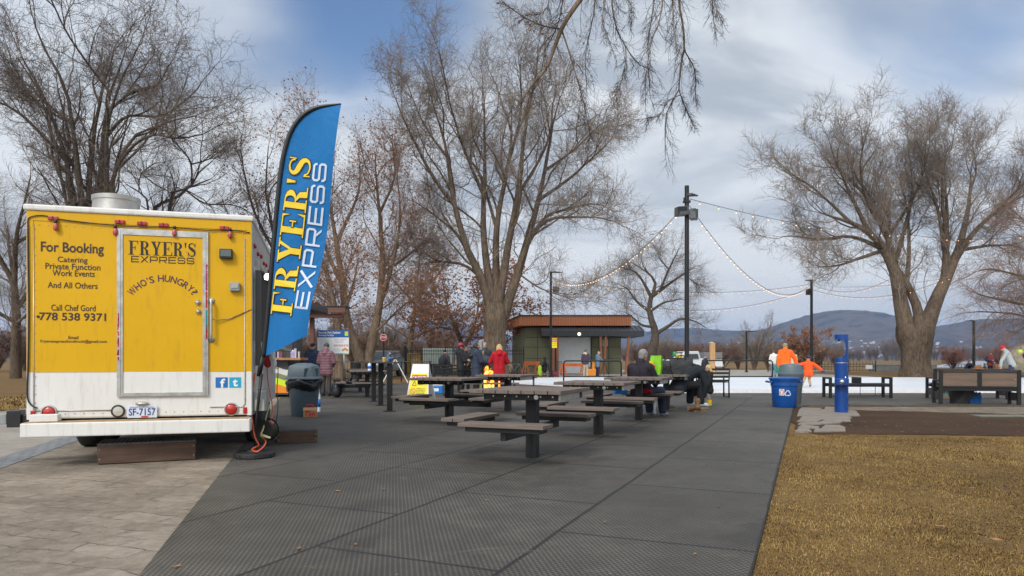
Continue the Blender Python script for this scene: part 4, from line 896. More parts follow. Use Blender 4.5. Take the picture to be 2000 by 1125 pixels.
bb=obj('barrel',MB().lathe([(0,.0),(.25,.0),(.262,.015),(.295,.50),(.31,.505),(.31,.60),(.325,.605),(.335,.66),(.31,.66),(.29,.55),(0,.5)],(0,0,0),36),mbluebin,t,smooth=35)
obj('lid',MB().lathe([(.35,.655),(.352,.685),(.30,.70),(.12,.712),(0,.715)],(0,0,0),36),mbluebin,t,smooth=35)
for s_ in (-1,1): obj('handle',MB().tube(catmull([(s_*.31,-.09,.585),(s_*.40,-.075,.60),(s_*.405,.075,.60),(s_*.31,.09,.585)],5),.022,8),mbluebin,t,smooth=True)
def cyl_fr(r0,r1,h,a0,z0,out=.003):
    def f(x,z): a=a0+x/ .28; r=r0+(r1-r0)*((z0+z)/h)+out; return Vector((r*math.sin(a),-r*math.cos(a),z0+z))
    return f
f=cyl_fr(.262,.295,.5,-.12,.335); rec=[]
for q in range(3):
    a0=R(90+q*120)
    pts=[]
    ra=Matrix.Rotation(a0-R(90),2)
    base=[(-.030,.040),(-.018,.062),(.018,.062),(.036,.032)]
    pp=[ra@Vector(b_) for b_ in base]
    for sgm in strip(pp,.0085)[:]: rec.append([f(v[0],v[1]) for v in sgm])
    tri=[ra@Vector(b_) for b_ in ((.016,.030),(.052,.040),(.048,.008))]; rec.append([f(v[0],v[1])+Vector((0,-.0008,0)) for v in tri])
g=MB()
for q in rec: g.add(q,[tuple(range(len(q)))])
obj('recycling_symbol',g,mwv,bb)
f2=cyl_fr(.262,.295,.5,-.58,.36); g=MB(); ns=6
for i in range(ns): g.add([f2(-.055+.11*i/ns,-.075),f2(-.055+.11*(i+1)/ns,-.075),f2(-.055+.11*(i+1)/ns,.075),f2(-.055+.11*i/ns,.075)],[(0,1,2,3)])
st=obj('sticker',g,M('sticker_white',(.68,.64,.64),.5,.1),bb,smooth=True); g=MB()
f3=cyl_fr(.262,.295,.5,-.58,.36,.0045)
for (x_,z_,w_,h_) in ((.0,.05,.05,.018),(-.035,-.02,.016,.07),(.02,-.045,.03,.02),(.035,.0,.014,.05)): g.add([f3(x_-w_/2,z_-h_/2),f3(x_+w_/2,z_-h_/2),f3(x_+w_/2,z_+h_/2),f3(x_-w_/2,z_+h_/2)],[(0,1,2,3)])
obj('sticker_print',g,M('sticker_red',(.42,.03,.03),.5),st)
p=gp(1543,788); t=thing('litter_bin','grey litter bin with domed lid behind the blue recycling bin','bin',(p.x+.02,p.y,0))
obj('barrel',MB().lathe(barrel(.74,.24,.29),(0,0,0),32),M('dark_grey_bin',(.075,.09,.10),.5,.1,5),t,smooth=35); obj('hooded_lid',MB().lathe([(.31,.74),(.312,.77),(.29,.79),(.275,.93),(.255,.98),(.16,1.01),(0,1.015)],(0,0,0),32),mlid,t,smooth=35)
# ================================================================ drinking fountain
mfblue=M('blue_gloss_enamel',(.004,.050,.23),.36,.12,3,coat=.1)
p=gp(1643.5,806); t=thing('drinking_fountain','tall bright blue bottle filling station on a flagstone','fountain',(p.x,p.y,.012),R(-24))
obj('column',MB().lathe([(.0,0),(.138,0),(.138,.012),(.132,.014),(.132,1.045),(0,1.046)],(0,0,0),40),mfblue,t,smooth=30)
obj('band',MB().lathe([(.1335,1.03),(.1335,1.042)],(0,0,0),40),steel,t,smooth=True)
# upper C: tube with a bite taken out of it (opening to the left front)
zs=[1.047,1.14,1.145,1.17,1.2,1.25,1.3,1.4,1.46,1.5,1.52,1.525,1.63]
def openx(z): # left limit of the remaining section
    if z<=1.142 or z>=1.522: return -.132
    q=(z-1.145)/(1.52-1.145); return .035+.045*math.sin(q*math.pi)**.6 - (.06*(1-min(1,min(q,1-q)/.12)))
g=MB(); k=40
for z in zs:
    ox=openx(z)
    for j in range(k):
        a=2*math.pi*j/k; x=.132*math.cos(a); y=.132*math.sin(a); x=max(x,ox); g.v.append((x,y,z))
for i in range(len(zs)-1):
    for j in range(k): g.f.append((i*k+j,i*k+(j+1)%k,(i+1)*k+(j+1)%k,(i+1)*k+j))
g.f.append(tuple(range(k))[::-1]); g.f.append(tuple((len(zs)-1)*k+j for j in range(k)))
obj('filler_head',g,mfblue,t,smooth=35); obj('spout',MB().lathe([(.018,-.03),(.024,0)],(-.05,0,1.522),12),mblk,t,smooth=True)
bs=obj('basin',MB().lathe([(.0,0),(.12,.0),(.135,.02),(.135,.135),(.125,.15),(.10,.15),(.08,.125),(0,.12)],(.0,-.14,.565),28,sq=4),mfblue,t,smooth=30,); obj('push_button',MB().lathe([(.045,0),(.045,.012),(.034,.018),(.03,.03),(0,.034)],(.0,-.278,.64),24,axis='y'),mchrome,bs,smooth=40)
obj('bubbler',MB().lathe([(.02,0),(.016,.03),(.01,.055),(0,.058)],(.07,-.14,.70),12),mchrome,bs,smooth=True)
g=MB()
for z in (.03,.12,.35,.52,.9,1.0): g.lathe([(.006,0),(.006,.003),(0,.004)],(.118,-.062,z),8,axis='y')
obj('rivets',g,steel,t)
# ================================================================ benches
mslat=M('bench_slat_brown',(.145,.098,.068),.65,.2,2,bump=.15,bscale=30,stretch=(1,8,8)); mbenchsteel=M('bench_steel',(.030,.030,.032),.4,.2,12)
def backed_bench(label,loc,rz,ln=1.95):
    """seen from behind; local x along the bench, y towards the sitter's front"""
    t=thing('park_bench',label,'bench',loc,rz,'brown panelled benches by the rink')
    for x in (.04,ln-.04):
        q=obj('end_frame',MB().span((x-.04,0,0),(x+.04,.075,.86)).span((x-.035,.52,0),(x+.035,.585,.60)).span((x-.035,.0755,.565),(x+.035,.5195,.605)),black,t,bev=.005)
        obj('end_panel',MB().span((x-.01,.0755,.10),(x+.01,.5195,.30)),mbenchsteel,q)
    obj('top_rail',MB().span((.0805,.0,.80),(ln-.0805,.075,.862)),mbenchsteel,t,bev=.004); obj('lower_rail',MB().span((.0805,.005,.41),(ln-.0805,.07,.455)),black,t,bev=.004)
    obj('mid_post',MB().span((ln/2-.045,.0,.4555),(ln/2+.045,.075,.7995)),black,t,bev=.004)
    for a,b2 in ((.0805,ln/2-.0455),(ln/2+.0455,ln-.0805)):
        g=MB()
        for k in range(2): g.span((a,.025,.458+k*.171),(b2,.06,.458+(k+1)*.171-.004))
        obj('back_panel',g,mslat,t,bev=.003)
    g=MB()
    for k in range(4): g.span((.0805,.085+k*.115,.415),(ln-.0805,.085+k*.115+.105,.45))
    obj('seat',g,mslat,t,bev=.003); obj('seat_frame',MB().span((.0805,.02,.335),(ln-.0805,.06,.4085)).span((.0805,.50,.335),(ln-.0805,.54,.4085)),black,t,bev=.003); return t
a=gp(1838,789); b2=gp(1990,791)
backed_bench('nearer brown panelled bench with two bags under its seat',(a.x-.05,a.y-.02,0),math.atan2(b2.y-a.y,b2.x-a.x)-R(2),(b2-a).length+.06)
a=gp(1828,779); backed_bench('brown panelled bench standing right behind the bench with bags',(a.x-.05,a.y,0),R(-9),1.95)
# slim bench with three armrests
a=gp(1623,777.5); b2=gp(1746,778); ln=(b2-a).length
t=thing('park_bench','low black backless bench with arm stubs behind the blue fountain','bench',(a.x,a.y,0),0)
for x in (0,ln): obj('end_frame',MB().span((x-.035,0,0),(x+.035,.07,.60)).span((x-.035,.42,0),(x+.035,.49,.60)).span((x-.034,.0705,.55),(x+.034,.4195,.6)),black,t,bev=.004)
obj('seat',MB().span((.0355,.01,.385),(ln-.0355,.12,.425)).span((.0355,.14,.385),(ln-.0355,.27,.425)).span((.0355,.29,.385),(ln-.0355,.47,.425)),mbenchsteel,t,bev=.003); obj('seat_frame',MB().span((.0355,.0,.325),(ln-.0355,.04,.384)).span((.0355,.45,.325),(ln-.0355,.49,.384)),black,t)
obj('arm_stub',MB().span((ln*.49-.035,.02,.4255),(ln*.49+.035,.47,.60)),black,t,bev=.004); obj('foot_rail',MB().span((.0355,.02,.05),(ln-.0355,.05,.075)),black,t); obj('brace',MB().tube([(ln*.49,.03,.075),(ln*.49,.03,.325)],.008,6).tube([(ln*.74,.03,.075),(ln*.74,.03,.325)],.008,6),black,t)
# slatted metal benches
def slat_bench(label,loc,rz,ln,h=.85,cat='bench'):
    """back at y=0, sitter faces +y"""
    t=thing('metal_bench',label,cat,loc,rz,'black metal benches'); 
    for x in (0,ln): obj('end_frame',MB().tube([(x,-.06,h),(x,.02,.45),(x,.0,.02),(x,.5,.02),(x,.5,.62),(x,.02,.62)],.022,8),black,t,smooth=True)
    g=MB()
    for k in range(4): g.beam((0.02,-.06+.075*k/3.5,h-.02-.11*k),(ln-.02,-.06+.075*k/3.5,h-.02-.11*k),.02,.06)
    obj('back_slats',g,black,t); g=MB()
    for k in range(5): g.span((.02,.04+k*.09,.44),(ln-.02,.11+k*.09,.46))
    obj('seat',g,black,t); return t
a=gp(1357,776); slat_bench('black slatted metal bench behind the toddler in yellow boots',(a.x,a.y-.2,0),R(0),.95)
a=gp(838,766); slat_bench('black slatted metal bench on the left of the fire pit',(a.x,a.y+1.2,0),R(0),1.5,.92)
# backless bench by the fire
t=thing('fireside_bench','low backless bench with thin top in front of the fire pit','bench',(-1.55,18.6,0)); obj('seat',MB().span((0,0,.44),(1.75,.3,.48)),mplankx,t,bev=.004)
for x in (.1,1.6): obj('leg',MB().span((x,.02,0),(x+.05,.28,.439)),black,t)
a=gp(1003,768); t=thing('metal_frame_bench','black tube framed bench at the edge of the ice beside the fire','bench',(.05,21.0,0)); 
for x in (0,.62): obj('leg',MB().tube([(x,0,0),(x,0,.52),(x,.42,.52),(x,.42,0)],.022,8),black,t,smooth=True)
obj('seat',MB().span((-.1,-.02,.5405),(.72,.44,.57)),mbenchsteel,t,bev=.004)
# hoop rails
def hoop(label,x0,x1,y,zt=1.07,zm=.53,rz=0):
    t=thing('hoop_rail',label,'railing',(x0,y,0),rz,'black hoop rails by the ice'); w_=x1-x0; r=.1
    pts=[(0,0,0),(0,0,zt-r)]+[(r-r*math.cos(a),0,zt-r+r*math.sin(a)) for a in [R(22),R(45),R(68)]]+[(r,0,zt),(w_-r,0,zt)]+[(w_-r+r*math.sin(a),0,zt-r+r*math.cos(a)) for a in [R(22),R(45),R(68)]]+[(w_,0,zt-r),(w_,0,0)]
    obj('hoop',MB().tube(pts,.025,8),black,t,smooth=True); obj('mid_rail',MB().tube([(0,0,zm),(w_,0,zm)],.02,8),black,t,smooth=True)
    for x in (0,w_): obj('foot_plate',MB().span((x-.06,-.06,0),(x+.06,.06,.012)),black,t)
hoop('black hoop rail on the ice edge in front of the pair with a tripod',101/F*23.6,213.5/F*23.6,23.6); hoop('black hoop rail on the ice edge right of the toddler',371/F*24,509/F*24,24.0,1.08,.52)
# sandwich boards
def a_board(name,label,loc,rz,w_,h,spread,open_frame=False):
    t=thing(name,label,'sign',loc,rz)
    return t
p=gp(800,787); t=thing('caution_board','white and yellow folding caution board behind a picnic table','sign',(p.x+.28,p.y+.1,0),R(-14)); w_=.62;h=1.0;sp_=.30
mwp=M('white_board_plastic',(.70,.69,.66),.5,.06,6); mcy=M('caution_yellow',(.80,.66,.01),.5,.06,8); mcr=M('caution_red',(.50,.012,.015),.5,.06)
def face(side): return lambda v: Vector((v.x,side*(-sp_+sp_*v.z/h*.96)+side*v.y,v.z))
for s_ in (1,-1):
    g=MB(); f=face(s_); vs=[f(Vector(q)) for q in ((-w_/2,0,.03),(w_/2,0,.03),(w_/2*.72,0,h),(-w_/2*.72,0,h),(-w_/2,.025,.03),(w_/2,.025,.03),(w_/2*.72,.025,h),(-w_/2*.72,.025,h))]
    g.add(vs,[(0,1,2,3),(7,6,5,4),(0,4,5,1),(1,5,6,2),(2,6,7,3),(3,7,4,0)]); pn=obj('board_panel',g,mwp,t,bev=.004)
    if s_==1:
        f2=face(1); q=lambda x,z,o=-.004: f2(Vector((x,o,z)))
        g=MB(); g.add([q(-w_*.42,.10),q(w_*.42,.10),q(w_*.345,.76),q(-w_*.345,.76)],[(0,1,2,3)]); yl=obj('yellow_face',g,mcy,pn)
        g=MB(); g.add([q(-w_*.34,.60,-.006),q(w_*.345,.60,-.006),q(w_*.33,.72,-.006),q(-w_*.325,.72,-.006)],[(0,1,2,3)]); obj('red_band',g,mcr,yl)
        fr=lambda v:f2(Vector((v.x,-.009+v.y,v.z)))
        obj('lettering',text_mb('CAUTION',-w_*.30,w_*.30,.63,.695,fr,.001,bold=.02),mwv,yl)
        ink=M('sign_ink',(.02,.018,.01),.6)
        obj('lettering',join(text_mb('VENT',-.02,w_*.30,.52,.56,fr,.001),text_mb('HEAT',-.02,w_*.28,.46,.50,fr,.001),text_mb('TERRAIN',-.05,w_*.31,.355,.385,fr,.001),text_mb('SLIPPERY',-.05,w_*.33,.30,.33,fr,.001),text_mb('AND ICE',-.05,w_*.30,.245,.275,fr,.001),text_mb('EXPECTED',-.1,w_*.30,.15,.19,fr,.001)),ink,yl)
        g=MB(); tri=[(-.17,.455),(-.06,.455),(-.115,.565)]
        for a in range(3):
            for sg in strip([tri[a],tri[(a+1)%3]],.006): g.add([q(v[0],v[1],-.009-.0004*a) for v in sg],[(0,1,2,3)])
        obj('warning_triangle',g,ink,yl); g=MB()
        for sg in arcq(-.135,.31,(.068,.068),(.054,.054),0,360,20)+strip([(-.175,.345),(-.097,.272)],.006): g.add([q(v[0],v[1],-.0085) for v in sg],[(0,1,2,3)])
        obj('prohibition_ring',g,M('sign_red_ring',(.5,.03,.01),.5),yl)
    obj('foot',MB().box((0,-s_*(sp_+.0),.015),(w_*1.05,.06,.03)),mwp,t,bev=.006)
p=gp(772,748); t=thing('folding_sign_frame','thin white folding sign frame seen edge on beyond the counter','sign',(p.x,p.y,0),R(4))
for s_ in (-1,1): obj('panel',MB().beam((s_*.60,0,.0),(s_*.02,0,1.12),.045,.045,up=(0,1,0)),mwp,t,bev=.004)
# information sign
Yi=23.0; a=wp(620,645,Yi); b2=wp(681.5,692,Yi); t=thing('information_sign','large blue and white park notice board with rules on a grey post','sign',((a.x+b2.x)/2,Yi,0))
w2=(b2.x-a.x)/2; zt_=a.z; zb_=b2.z; pn=obj('board',MB().span((-w2,-.01,zb_),(w2,.012,zt_)),M('board_white',(.72,.73,.74),.5,.04),t)
hd=zt_-(zt_-zb_)*.30
obj('blue_header',MB().span((-w2,-.014,hd),(w2,-.0105,zt_)),M('header_blue',(.006,.085,.30),.5,.05),pn)
frs=lambda v:Vector((v.x,-.016+v.y,v.z))
obj('lettering',join(text_mb('Riverside Park Outdoor',-w2+.04,w2*.48,zt_-.115,zt_-.035,frs,.001,bold=.015),text_mb('Skating Facility',-w2+.04,w2*.05,zt_-.215,zt_-.135,frs,.001,bold=.015)),mwv,pn)
sq=obj('skater_pictogram',MB().span((w2*.74,-.018,zt_-.19),(w2*.95,-.0145,zt_-.04)),M('lime_sign',(.50,.60,.05),.5),pn)
obj('lettering',join(text_mb('RULES OF USE',-w2+.05,-w2*.45,hd-.075,hd-.045,lambda v:Vector((v.x,-.013+v.y,v.z)),.001),text_mb('EMERGENCY INFORMATION',.03,w2*.85,hd-.075,hd-.045,lambda v:Vector((v.x,-.013+v.y,v.z)),.001)),M('sign_red_text',(.5,.03,.03),.5),pn)
g=MB(); rnd=random.Random(2)
for k in range(13): g.box((-w2*.5+rnd.uniform(-.03,-.02),-.0115,hd-.11-k*.033),(w2*.75*rnd.uniform(.7,1),.002,.010))
for k in range(3): g.box((w2*.38,-.0115,hd-.11-k*.033),(w2*.65*rnd.uniform(.7,1),.002,.010))
for k in range(3): g.box((w2*.22,-.0115,zb_+.11+k*.035),(w2*.4,.002,.010))
obj('printed_lines',g,M('small_print',(.35,.36,.37),.6),pn); g=MB()
for k in range(6):
    for sg in arcq(.06+k*.083,hd-.27,(.034,.034),(.024,.024),0,360,14): g.add([(v[0],-.0125,v[1]) for v in sg],[(0,1,2,3)])
    for sg in strip([(.06+k*.083-.02,hd-.25),(.06+k*.083+.02,hd-.29)],.005): g.add([(v[0],-.0135,v[1]) for v in sg],[(0,1,2,3)])
obj('prohibition_icons',g,M('sign_red_ring',(.5,.03,.01),.5),pn)
g=MB()
for k in range(5): g.lathe([(.035,0),(.035,.002),(0,.0025)],(w2*.76+(k-2)*.036,-.0115,zb_+.14+.025*(2-abs(k-2))),12,axis='y')
obj('tree_emblem',g,M('emblem_orange',(.55,.25,.02),.5,.5,30),pn)
cols=[(.02,.25,.5),(.45,.5,.05),(.6,.3,.02),(.02,.25,.5),(.5,.45,.03)]
for k in range(5): obj('colour_strip',MB().span((-w2+2*w2*k/5,-.0135,zb_),(-w2+2*w2*(k+1)/5-.001,-.0105,zb_+.035)),M('strip_%d'%k,cols[k],.5),pn)
obj('post',MB().tube([(w2*.66,.04,0),(w2*.66,.04,zt_-.05)],.03,10),steel,t,smooth=True)
# stop sign
Ys=40.0; q=wp(749,659,Ys); t=thing('stop_sign','small red octagonal stop sign on a thin black post','sign',(q.x,Ys,0)); zq=q.z
obj('post',MB().tube([(0,.03,0),(0,.03,zq+.62)],.045,8),black,t); pl=obj('octagon_plate',MB().lathe([(0,-.0),(.225,.0),(.225,.012),(0,.012)],(0,-.02,zq),8,axis='y'),mcr,t)
g=MB()
for k in range(8): pass
obj('lettering',text_mb('STOP',-.15,.15,zq-.06,zq+.06,lambda v:Vector((v.x,-.035+v.y,v.z)),.001,bold=.02),mwv,pl)
g=MB()
for sg in arcq(0,zq,(.21,.21),(.185,.185),22.5,382.5,8): g.add([(v[0],-.0345,v[1]) for v in sg],[(0,1,2,3)])
obj('white_border',g,mwv,pl); obj('striped_marker',MB().span((-.09,-.01,zq+.32),(.09,.0,zq+.62)),M('marker_black_white',(.2,.2,.2),.5,.9,7,detail=0),t)
# ================================================================ lamp posts and strings of bulbs
def led_head(t,z,sx,ln=.55):
    q=obj('lamp_head',MB().add([(0,-.10,z),(sx*ln*.35,-.12,z+.02),(sx*ln,-.07,z+.0),(sx*ln,.07,z+.0),(sx*ln*.35,.12,z+.02),(0,.10,z),(0,-.08,z+.09),(sx*ln*.4,-.09,z+.10),(sx*ln,-.05,z+.03),(sx*ln,.05,z+.03),(sx*ln*.4,.09,z+.10),(0,.08,z+.09)],[(0,1,2,3,4,5),(11,10,9,8,7,6),(0,6,7,1),(1,7,8,2),(2,8,9,3),(3,9,10,4),(4,10,11,5),(5,11,6,0)]),mblk,t,bev=.006)
    obj('lens',MB().span((sx*ln*.40,-.05,z-.010) if sx>0 else (sx*ln*.85,-.05,z-.01),(sx*ln*.85,.05,z-.001) if sx>0 else (sx*ln*.40,.05,z-.001)),M('pale_lens',(.6,.6,.58),.2),q)
def pole(label,px,Y,ztop,r,base=True):
    x=(px-1000)/F*Y; t=thing('lamp_post',label,'lamp post',(x,Y,0),0,'black lamp posts round the rink')
    obj('pole',MB().lathe([(r,0),(r*.94,ztop),(0,ztop+.005)],(0,0,0),14),black,t,smooth=40)
    if base: obj('base_plate',MB().lathe([(r*2.2,0),(r*2.2,.04),(r*1.25,.06),(r*1.2,.18),(0,.19)],(0,0,0),14,),black,t,smooth=35)
    return t,Vector((x,Y,0))
t,P1=pole('tallest black lamp post with two loudspeakers, nearest the tables',1341.5,25,7.48,.085)
led_head(t,7.10,1,.40)
for (dx,dz,wd_,hh,dd,ry,rz) in ((-.20,6.53,.50,.34,.36,R(-8),R(20)),(.22,6.42,.26,.40,.34,0,R(-25))):
    q=obj('loudspeaker',MB().box((dx,-.08,dz),(wd_,dd,hh),rot=(0,ry,rz),taper=.85),M('speaker_grey',(.075,.08,.085),.5,.15),t,bev=.03); obj('grille',MB().box((dx-.02*(1 if dx<0 else -1),-.08-dd*.5,dz),(wd_*.8,.012,hh*.75),rot=(0,ry,rz)),mblk,q)
obj('bracket',MB().span((-.13,-.09,6.86),(.12,.09,6.93)).span((-.12,-.03,6.93),(-.06,.03,7.05)),black,t)
t,P2=pole('black lamp post with a yellow caution plate by the green building',1076,44,6.78,.085); led_head(t,6.70,1,.75); obj('loudspeaker',MB().box((.33,-.05,5.62),(.36,.34,.36),rot=(0,R(10),R(-15))),mblk,t,bev=.03)
pq=obj('caution_plate',MB().span((.06,-.10,1.86),(.38,-.09,2.50)),mcy,t); obj('red_band',MB().span((.07,-.103,2.26),(.37,-.1005,2.46)),mcr,pq); obj('lettering',text_mb('CAUTION',.085,.355,2.31,2.41,lambda v:Vector((v.x,-.104+v.y,v.z)),.001,bold=.02),mwv,pq); obj('lettering',join(text_mb('WATCH',.11,.33,2.10,2.17,lambda v:Vector((v.x,-.101+v.y,v.z)),.001),text_mb('YOUR STEP',.10,.34,1.97,2.04,lambda v:Vector((v.x,-.101+v.y,v.z)),.001)),M('sign_ink',(.02,.018,.01),.6),pq)
t,P3=pole('black lamp post rising right of the orange jacketed skater',1585,49.8,6.9,.10); led_head(t,6.85,-1,.5); obj('loudspeaker',MB().box((-.22,-.05,6.05),(.34,.32,.45)),mblk,t,bev=.03)
t,P4=pole('short thin black lamp post in front of the brown riverside brush',1458,60,3.55,.08); led_head(t,3.52,1,.9)
t,P5=pole('black lamp post at far right below a drooping branch',1902,55,4.25,.11); led_head(t,4.2,-1,.7)
mbulb=M('lit_bulb',(1,.75,.4),.3,.02,5,emit=(1.0,.46,.13,1.6)); msock=mblk
bulb_me=MB().lathe([(0,-.075),(.022,-.068),(.034,-.045),(.030,-.02),(.018,0),(0,.001)],(0,0,0),8).mesh('bulb',smooth=True); bulb_me.materials.append(mbulb)
sock_me=MB().lathe([(.02,0),(.02,.05),(.008,.085),(0,.086)],(0,0,0),6).mesh('socket'); sock_me.materials.append(msock)
def light_string(label,a,b2,sag,n_,s=1.0):
    a=Vector(a);b2=Vector(b2); t=thing('light_string',label,'string lights',a,0,'strings of warm bulbs'); pts=[]
    for k in range(33):
        f=k/32; p=(b2-a)*f; p.z-=sag*4*f*(1-f); pts.append(p)
    obj('cable',MB().tube(pts,.011*s,5),mblk,t,smooth=True)
    for k in range(n_):
        f=(k+.5)/n_; p=(b2-a)*f; p.z-=sag*4*f*(1-f)+.075*s
        o=bpy.data.objects.new('bulb',bulb_me); C.objects.link(o); o.parent=t; o.location=p; o.scale=(.62*s,)*3
        q=bpy.data.objects.new('socket',sock_me); C.objects.link(q); q.parent=o
Z3=6.55
light_string('bulb string sagging from the tallest lamp post down to the skater lamp post',P1+Vector((.1,0,6.75)),P3+Vector((-.1,0,6.55)),1.75,46)
light_string('bulb string from the tallest lamp post to the caution plate lamp post',P1+Vector((-.12,0,6.72)),P2+Vector((.1,0,6.3)),1.25,44)
light_string('upper bulb string from the tallest lamp post into the right hand tree',P1+Vector((.1,0,7.0)),wp(1775,458,42),.35,18,1.0)
light_string('bulb string running right past the forked tree out of view',wp(1775,458,42),wp(2060,452,36),.35,12,1.0)
light_string('upper level bulb string between the caution plate post and skater post',P2+Vector((.1,0,6.35)),P3+Vector((-.1,0,6.6)),.75,38,1.0)
light_string('lower slack bulb string between the caution plate post and skater post',P2+Vector((.1,0,6.2)),P3+Vector((-.1,0,6.3)),1.75,38,1.0)
light_string('bulb string from the skater lamp post up to the forked tree fork',P3+Vector((.1,0,6.55)),wp(1765,528,45),.9,16,1.0)
light_string('lower bulb string from the skater lamp post to the forked tree',P3+Vector((.1,0,6.2)),wp(1860,540,43),.9,24,1.0)
light_string('faint bulb string behind the forked tree to the far right',wp(1620,560,56),wp(2050,490,50),.8,22,1.0)
# ================================================================ green rink building
mgreen=M('olive_cladding',(.165,.165,.095),.7,.10,1.5,bump=.08); mrustc=M('rust_red_cladding',(.44,.155,.062),.6,.12,2,bump=.1,stretch=(8,8,1)); mdark=M('charcoal_metal',(.028,.031,.037),.45,.15,4); mseam=M('dark_seam',(.05,.05,.03),.8)
Yb=52.0; bx_=lambda px:(px-1000)/F*Yb; bz=lambda py:H-(py-YH)/F*Yb
bo=Vector((bx_(1120),Yb,0)); t=thing('rink_building','low olive green building with rust red roof band and roller door','building',bo)
X=lambda px:bx_(px)-bo.x
def slant(v): # the left side runs back at an angle
    return v
xl=X(1026); xr=X(1213); xb=xl-1.0; D_=6.4; zr=bz(640)
g=MB(); g.slab([(xl,0),(xr,0),(xr,D_+.8),(xb,D_)],-.02,zr); wl=obj('wall',g,mgreen,t)
g=MB()
for z in (bz(700),bz(678),bz(659)):
    g.span((xl,-.012,z-.02),(X(1083),-.004,z+.02)); g.span((X(1157),-.012,z-.02),(xr,-.004,z+.02))
for px in (1050,1170,1189): g.span((X(px)-.02,-.013,0),(X(px)+.02,-.0045,zr-.3))
obj('panel_joint',g,mseam,wl)
# fascia band
fx0=X(1015); fx1=X(1229); fz0=bz(637); fz1=bz(619); g=MB(); fb_=fx0-1.15
g.slab([(fx0,-.9),(fx1,-.9),(fx1,D_+1.6),(fb_,D_+1.0)],fz0,fz1); fo=obj('roof_band',g,mrustc,t)
g=MB(); n_=46
for k in range(1,n_): x=fx0+(fx1-fx0)*k/n_; g.span((x-.012,-.912,fz0),(x+.012,-.9005,fz1-.05))
obj('cladding_seam',g,M('rust_seam',(.24,.075,.03),.7),fo); g=MB(); g.slab([(fx0-.06,-.97),(fx1+.06,-.97),(fx1+.06,D_+1.66),(fb_-.06,D_+1.06)],fz1+.002,fz1+.10); obj('roof_cap',g,mdark,fo)
# canopy
cx0=X(1056); cx1=X(1250); cz0=bz(658); cz1=bz(648); g=MB(); g.span((cx0,-1.7,cz0),(cx1-.9,-.01,cz1)); g.span((cx1-.9,-1.7,cz0),(cx1,D_*.6,cz1)); cn=obj('canopy',g,mdark,t,bev=.01)
g=MB(); g.add([(cx0,-1.72,cz1+.002),(cx1,-1.72,cz1+.002),(cx1,-.02,cz1+.42),(cx0,-.02,cz1+.42),(cx0,-1.72,cz1+.05),(cx1,-1.72,cz1+.05),(cx1,-.02,cz1+.47),(cx0,-.02,cz1+.47)],[(3,2,1,0),(4,5,6,7),(0,1,5,4),(1,2,6,5),(2,3,7,6),(3,0,4,7)])
obj('canopy_roof',g,M('canopy_sheet',(.075,.085,.095),.35,.15,5,metal=.3),cn)
g=MB()
for k in range(24): x=cx0+(cx1-cx0)*(k+.5)/24; g.beam((x,-1.73,cz1+.075),(x,-.02,cz1+.49),.03,.045)
obj('standing_seam',g,mdark,cn)
x=X(1127); obj('soffit_lamp',MB().lathe([(0,-.05),(.10,-.045),(.12,0),(.12,.03),(0,.03)],(x,-1.71,bz(654)),14,axis='y'),M('soffit_glow',(1,.9,.7),.4,.02,5,emit=(1,.8,.45,1.6)),cn)
# roller door
rd=obj('roller_door',MB().span((X(1087),-.05,.05),(X(1153),-.015,bz(659))),M('roller_door_grey',(.58,.60,.60),.5,.07,3,metal=.1),t); g=MB(); z=.2
while z<bz(660): g.span((X(1087),-.066,z),(X(1153),-.0505,z+.085)); z+=.16
obj('door_slats',g,M('roller_slat_grey',(.62,.64,.64),.45,.07,3,metal=.1),rd); obj('door_rail',MB().span((X(1087)-.12,-.09,0),(X(1087),-.004,bz(657))).span((X(1153),-.09,0),(X(1153)+.12,-.004,bz(657))),mdark,rd)
# timber columns
for (pa,pb) in (((1169,730),(1168,657)),((1175,730),(1178,657)),((1078,730),(1079,657)),((1086,730),(1086.5,657)),((1215.5,730),(1222,657))):
    a=Vector((X(pa[0]),-1.5,-.02)); b2=Vector((X(pb[0]),-1.5,cz0)); obj('timber_column',MB().beam(a,b2,.17,.17,up=(0,1,0)),M('rust_timber',(.27,.10,.045),.65,.2,3,bump=.15),t,bev=.01)
vn=obj('vent_grille',MB().span((X(1177),-.04,bz(676)),(X(1187),-.013,bz(663))),mwp,t); g=MB()
for k in range(4): z=bz(675)+(bz(664)-bz(675))*(k+.5)/4; g.span((X(1178),-.048,z-.03),(X(1186),-.0405,z+.03))
obj('vent_slot',g,mblk,vn); obj('sill_slab',MB().span((xl-.2,-2.6,-.1),(xr+.2,-.1,.02)),M('building_apron',(.30,.28,.25),.9,.15,2),t)
# ================================================================ iron fence and yellow gate
def picket_fence(label,pts,h,step,cat='fence'):
    p0=Vector(pts[0]); t=thing('picket_fence',label,cat,p0); 
    for a,b2 in zip(pts[:-1],pts[1:]):
        a=Vector(a)-p0;b2=Vector(b2)-p0; L_=(b2-a).length; n_=max(1,int(L_/step)); g=MB()
        for k in range(n_+1):
            p=a.lerp(b2,k/n_); g.box((p.x,p.y,h/2+.03),(.022,.022,h-.06)); g.add([(p.x-.011,p.y-.011,h),(p.x+.011,p.y-.011,h),(p.x+.011,p.y+.011,h),(p.x-.011,p.y+.011,h),(p.x,p.y,h+.06)],[(0,1,4),(1,2,4),(2,3,4),(3,0,4)])
        obj('pickets',g,black,t); g=MB()
        for z in (.15,h-.48,h-.26): g.beam((a.x,a.y,z),(b2.x,b2.y,z),.03,.045)
        obj('rails',g,black,t); m_=max(1,round(L_/2.4))
        for k in range(m_+1): p=a.lerp(b2,k/m_); obj('post',MB().box((p.x,p.y,(h+.05)/2),(.07,.07,h+.05)),black,t)
    return t
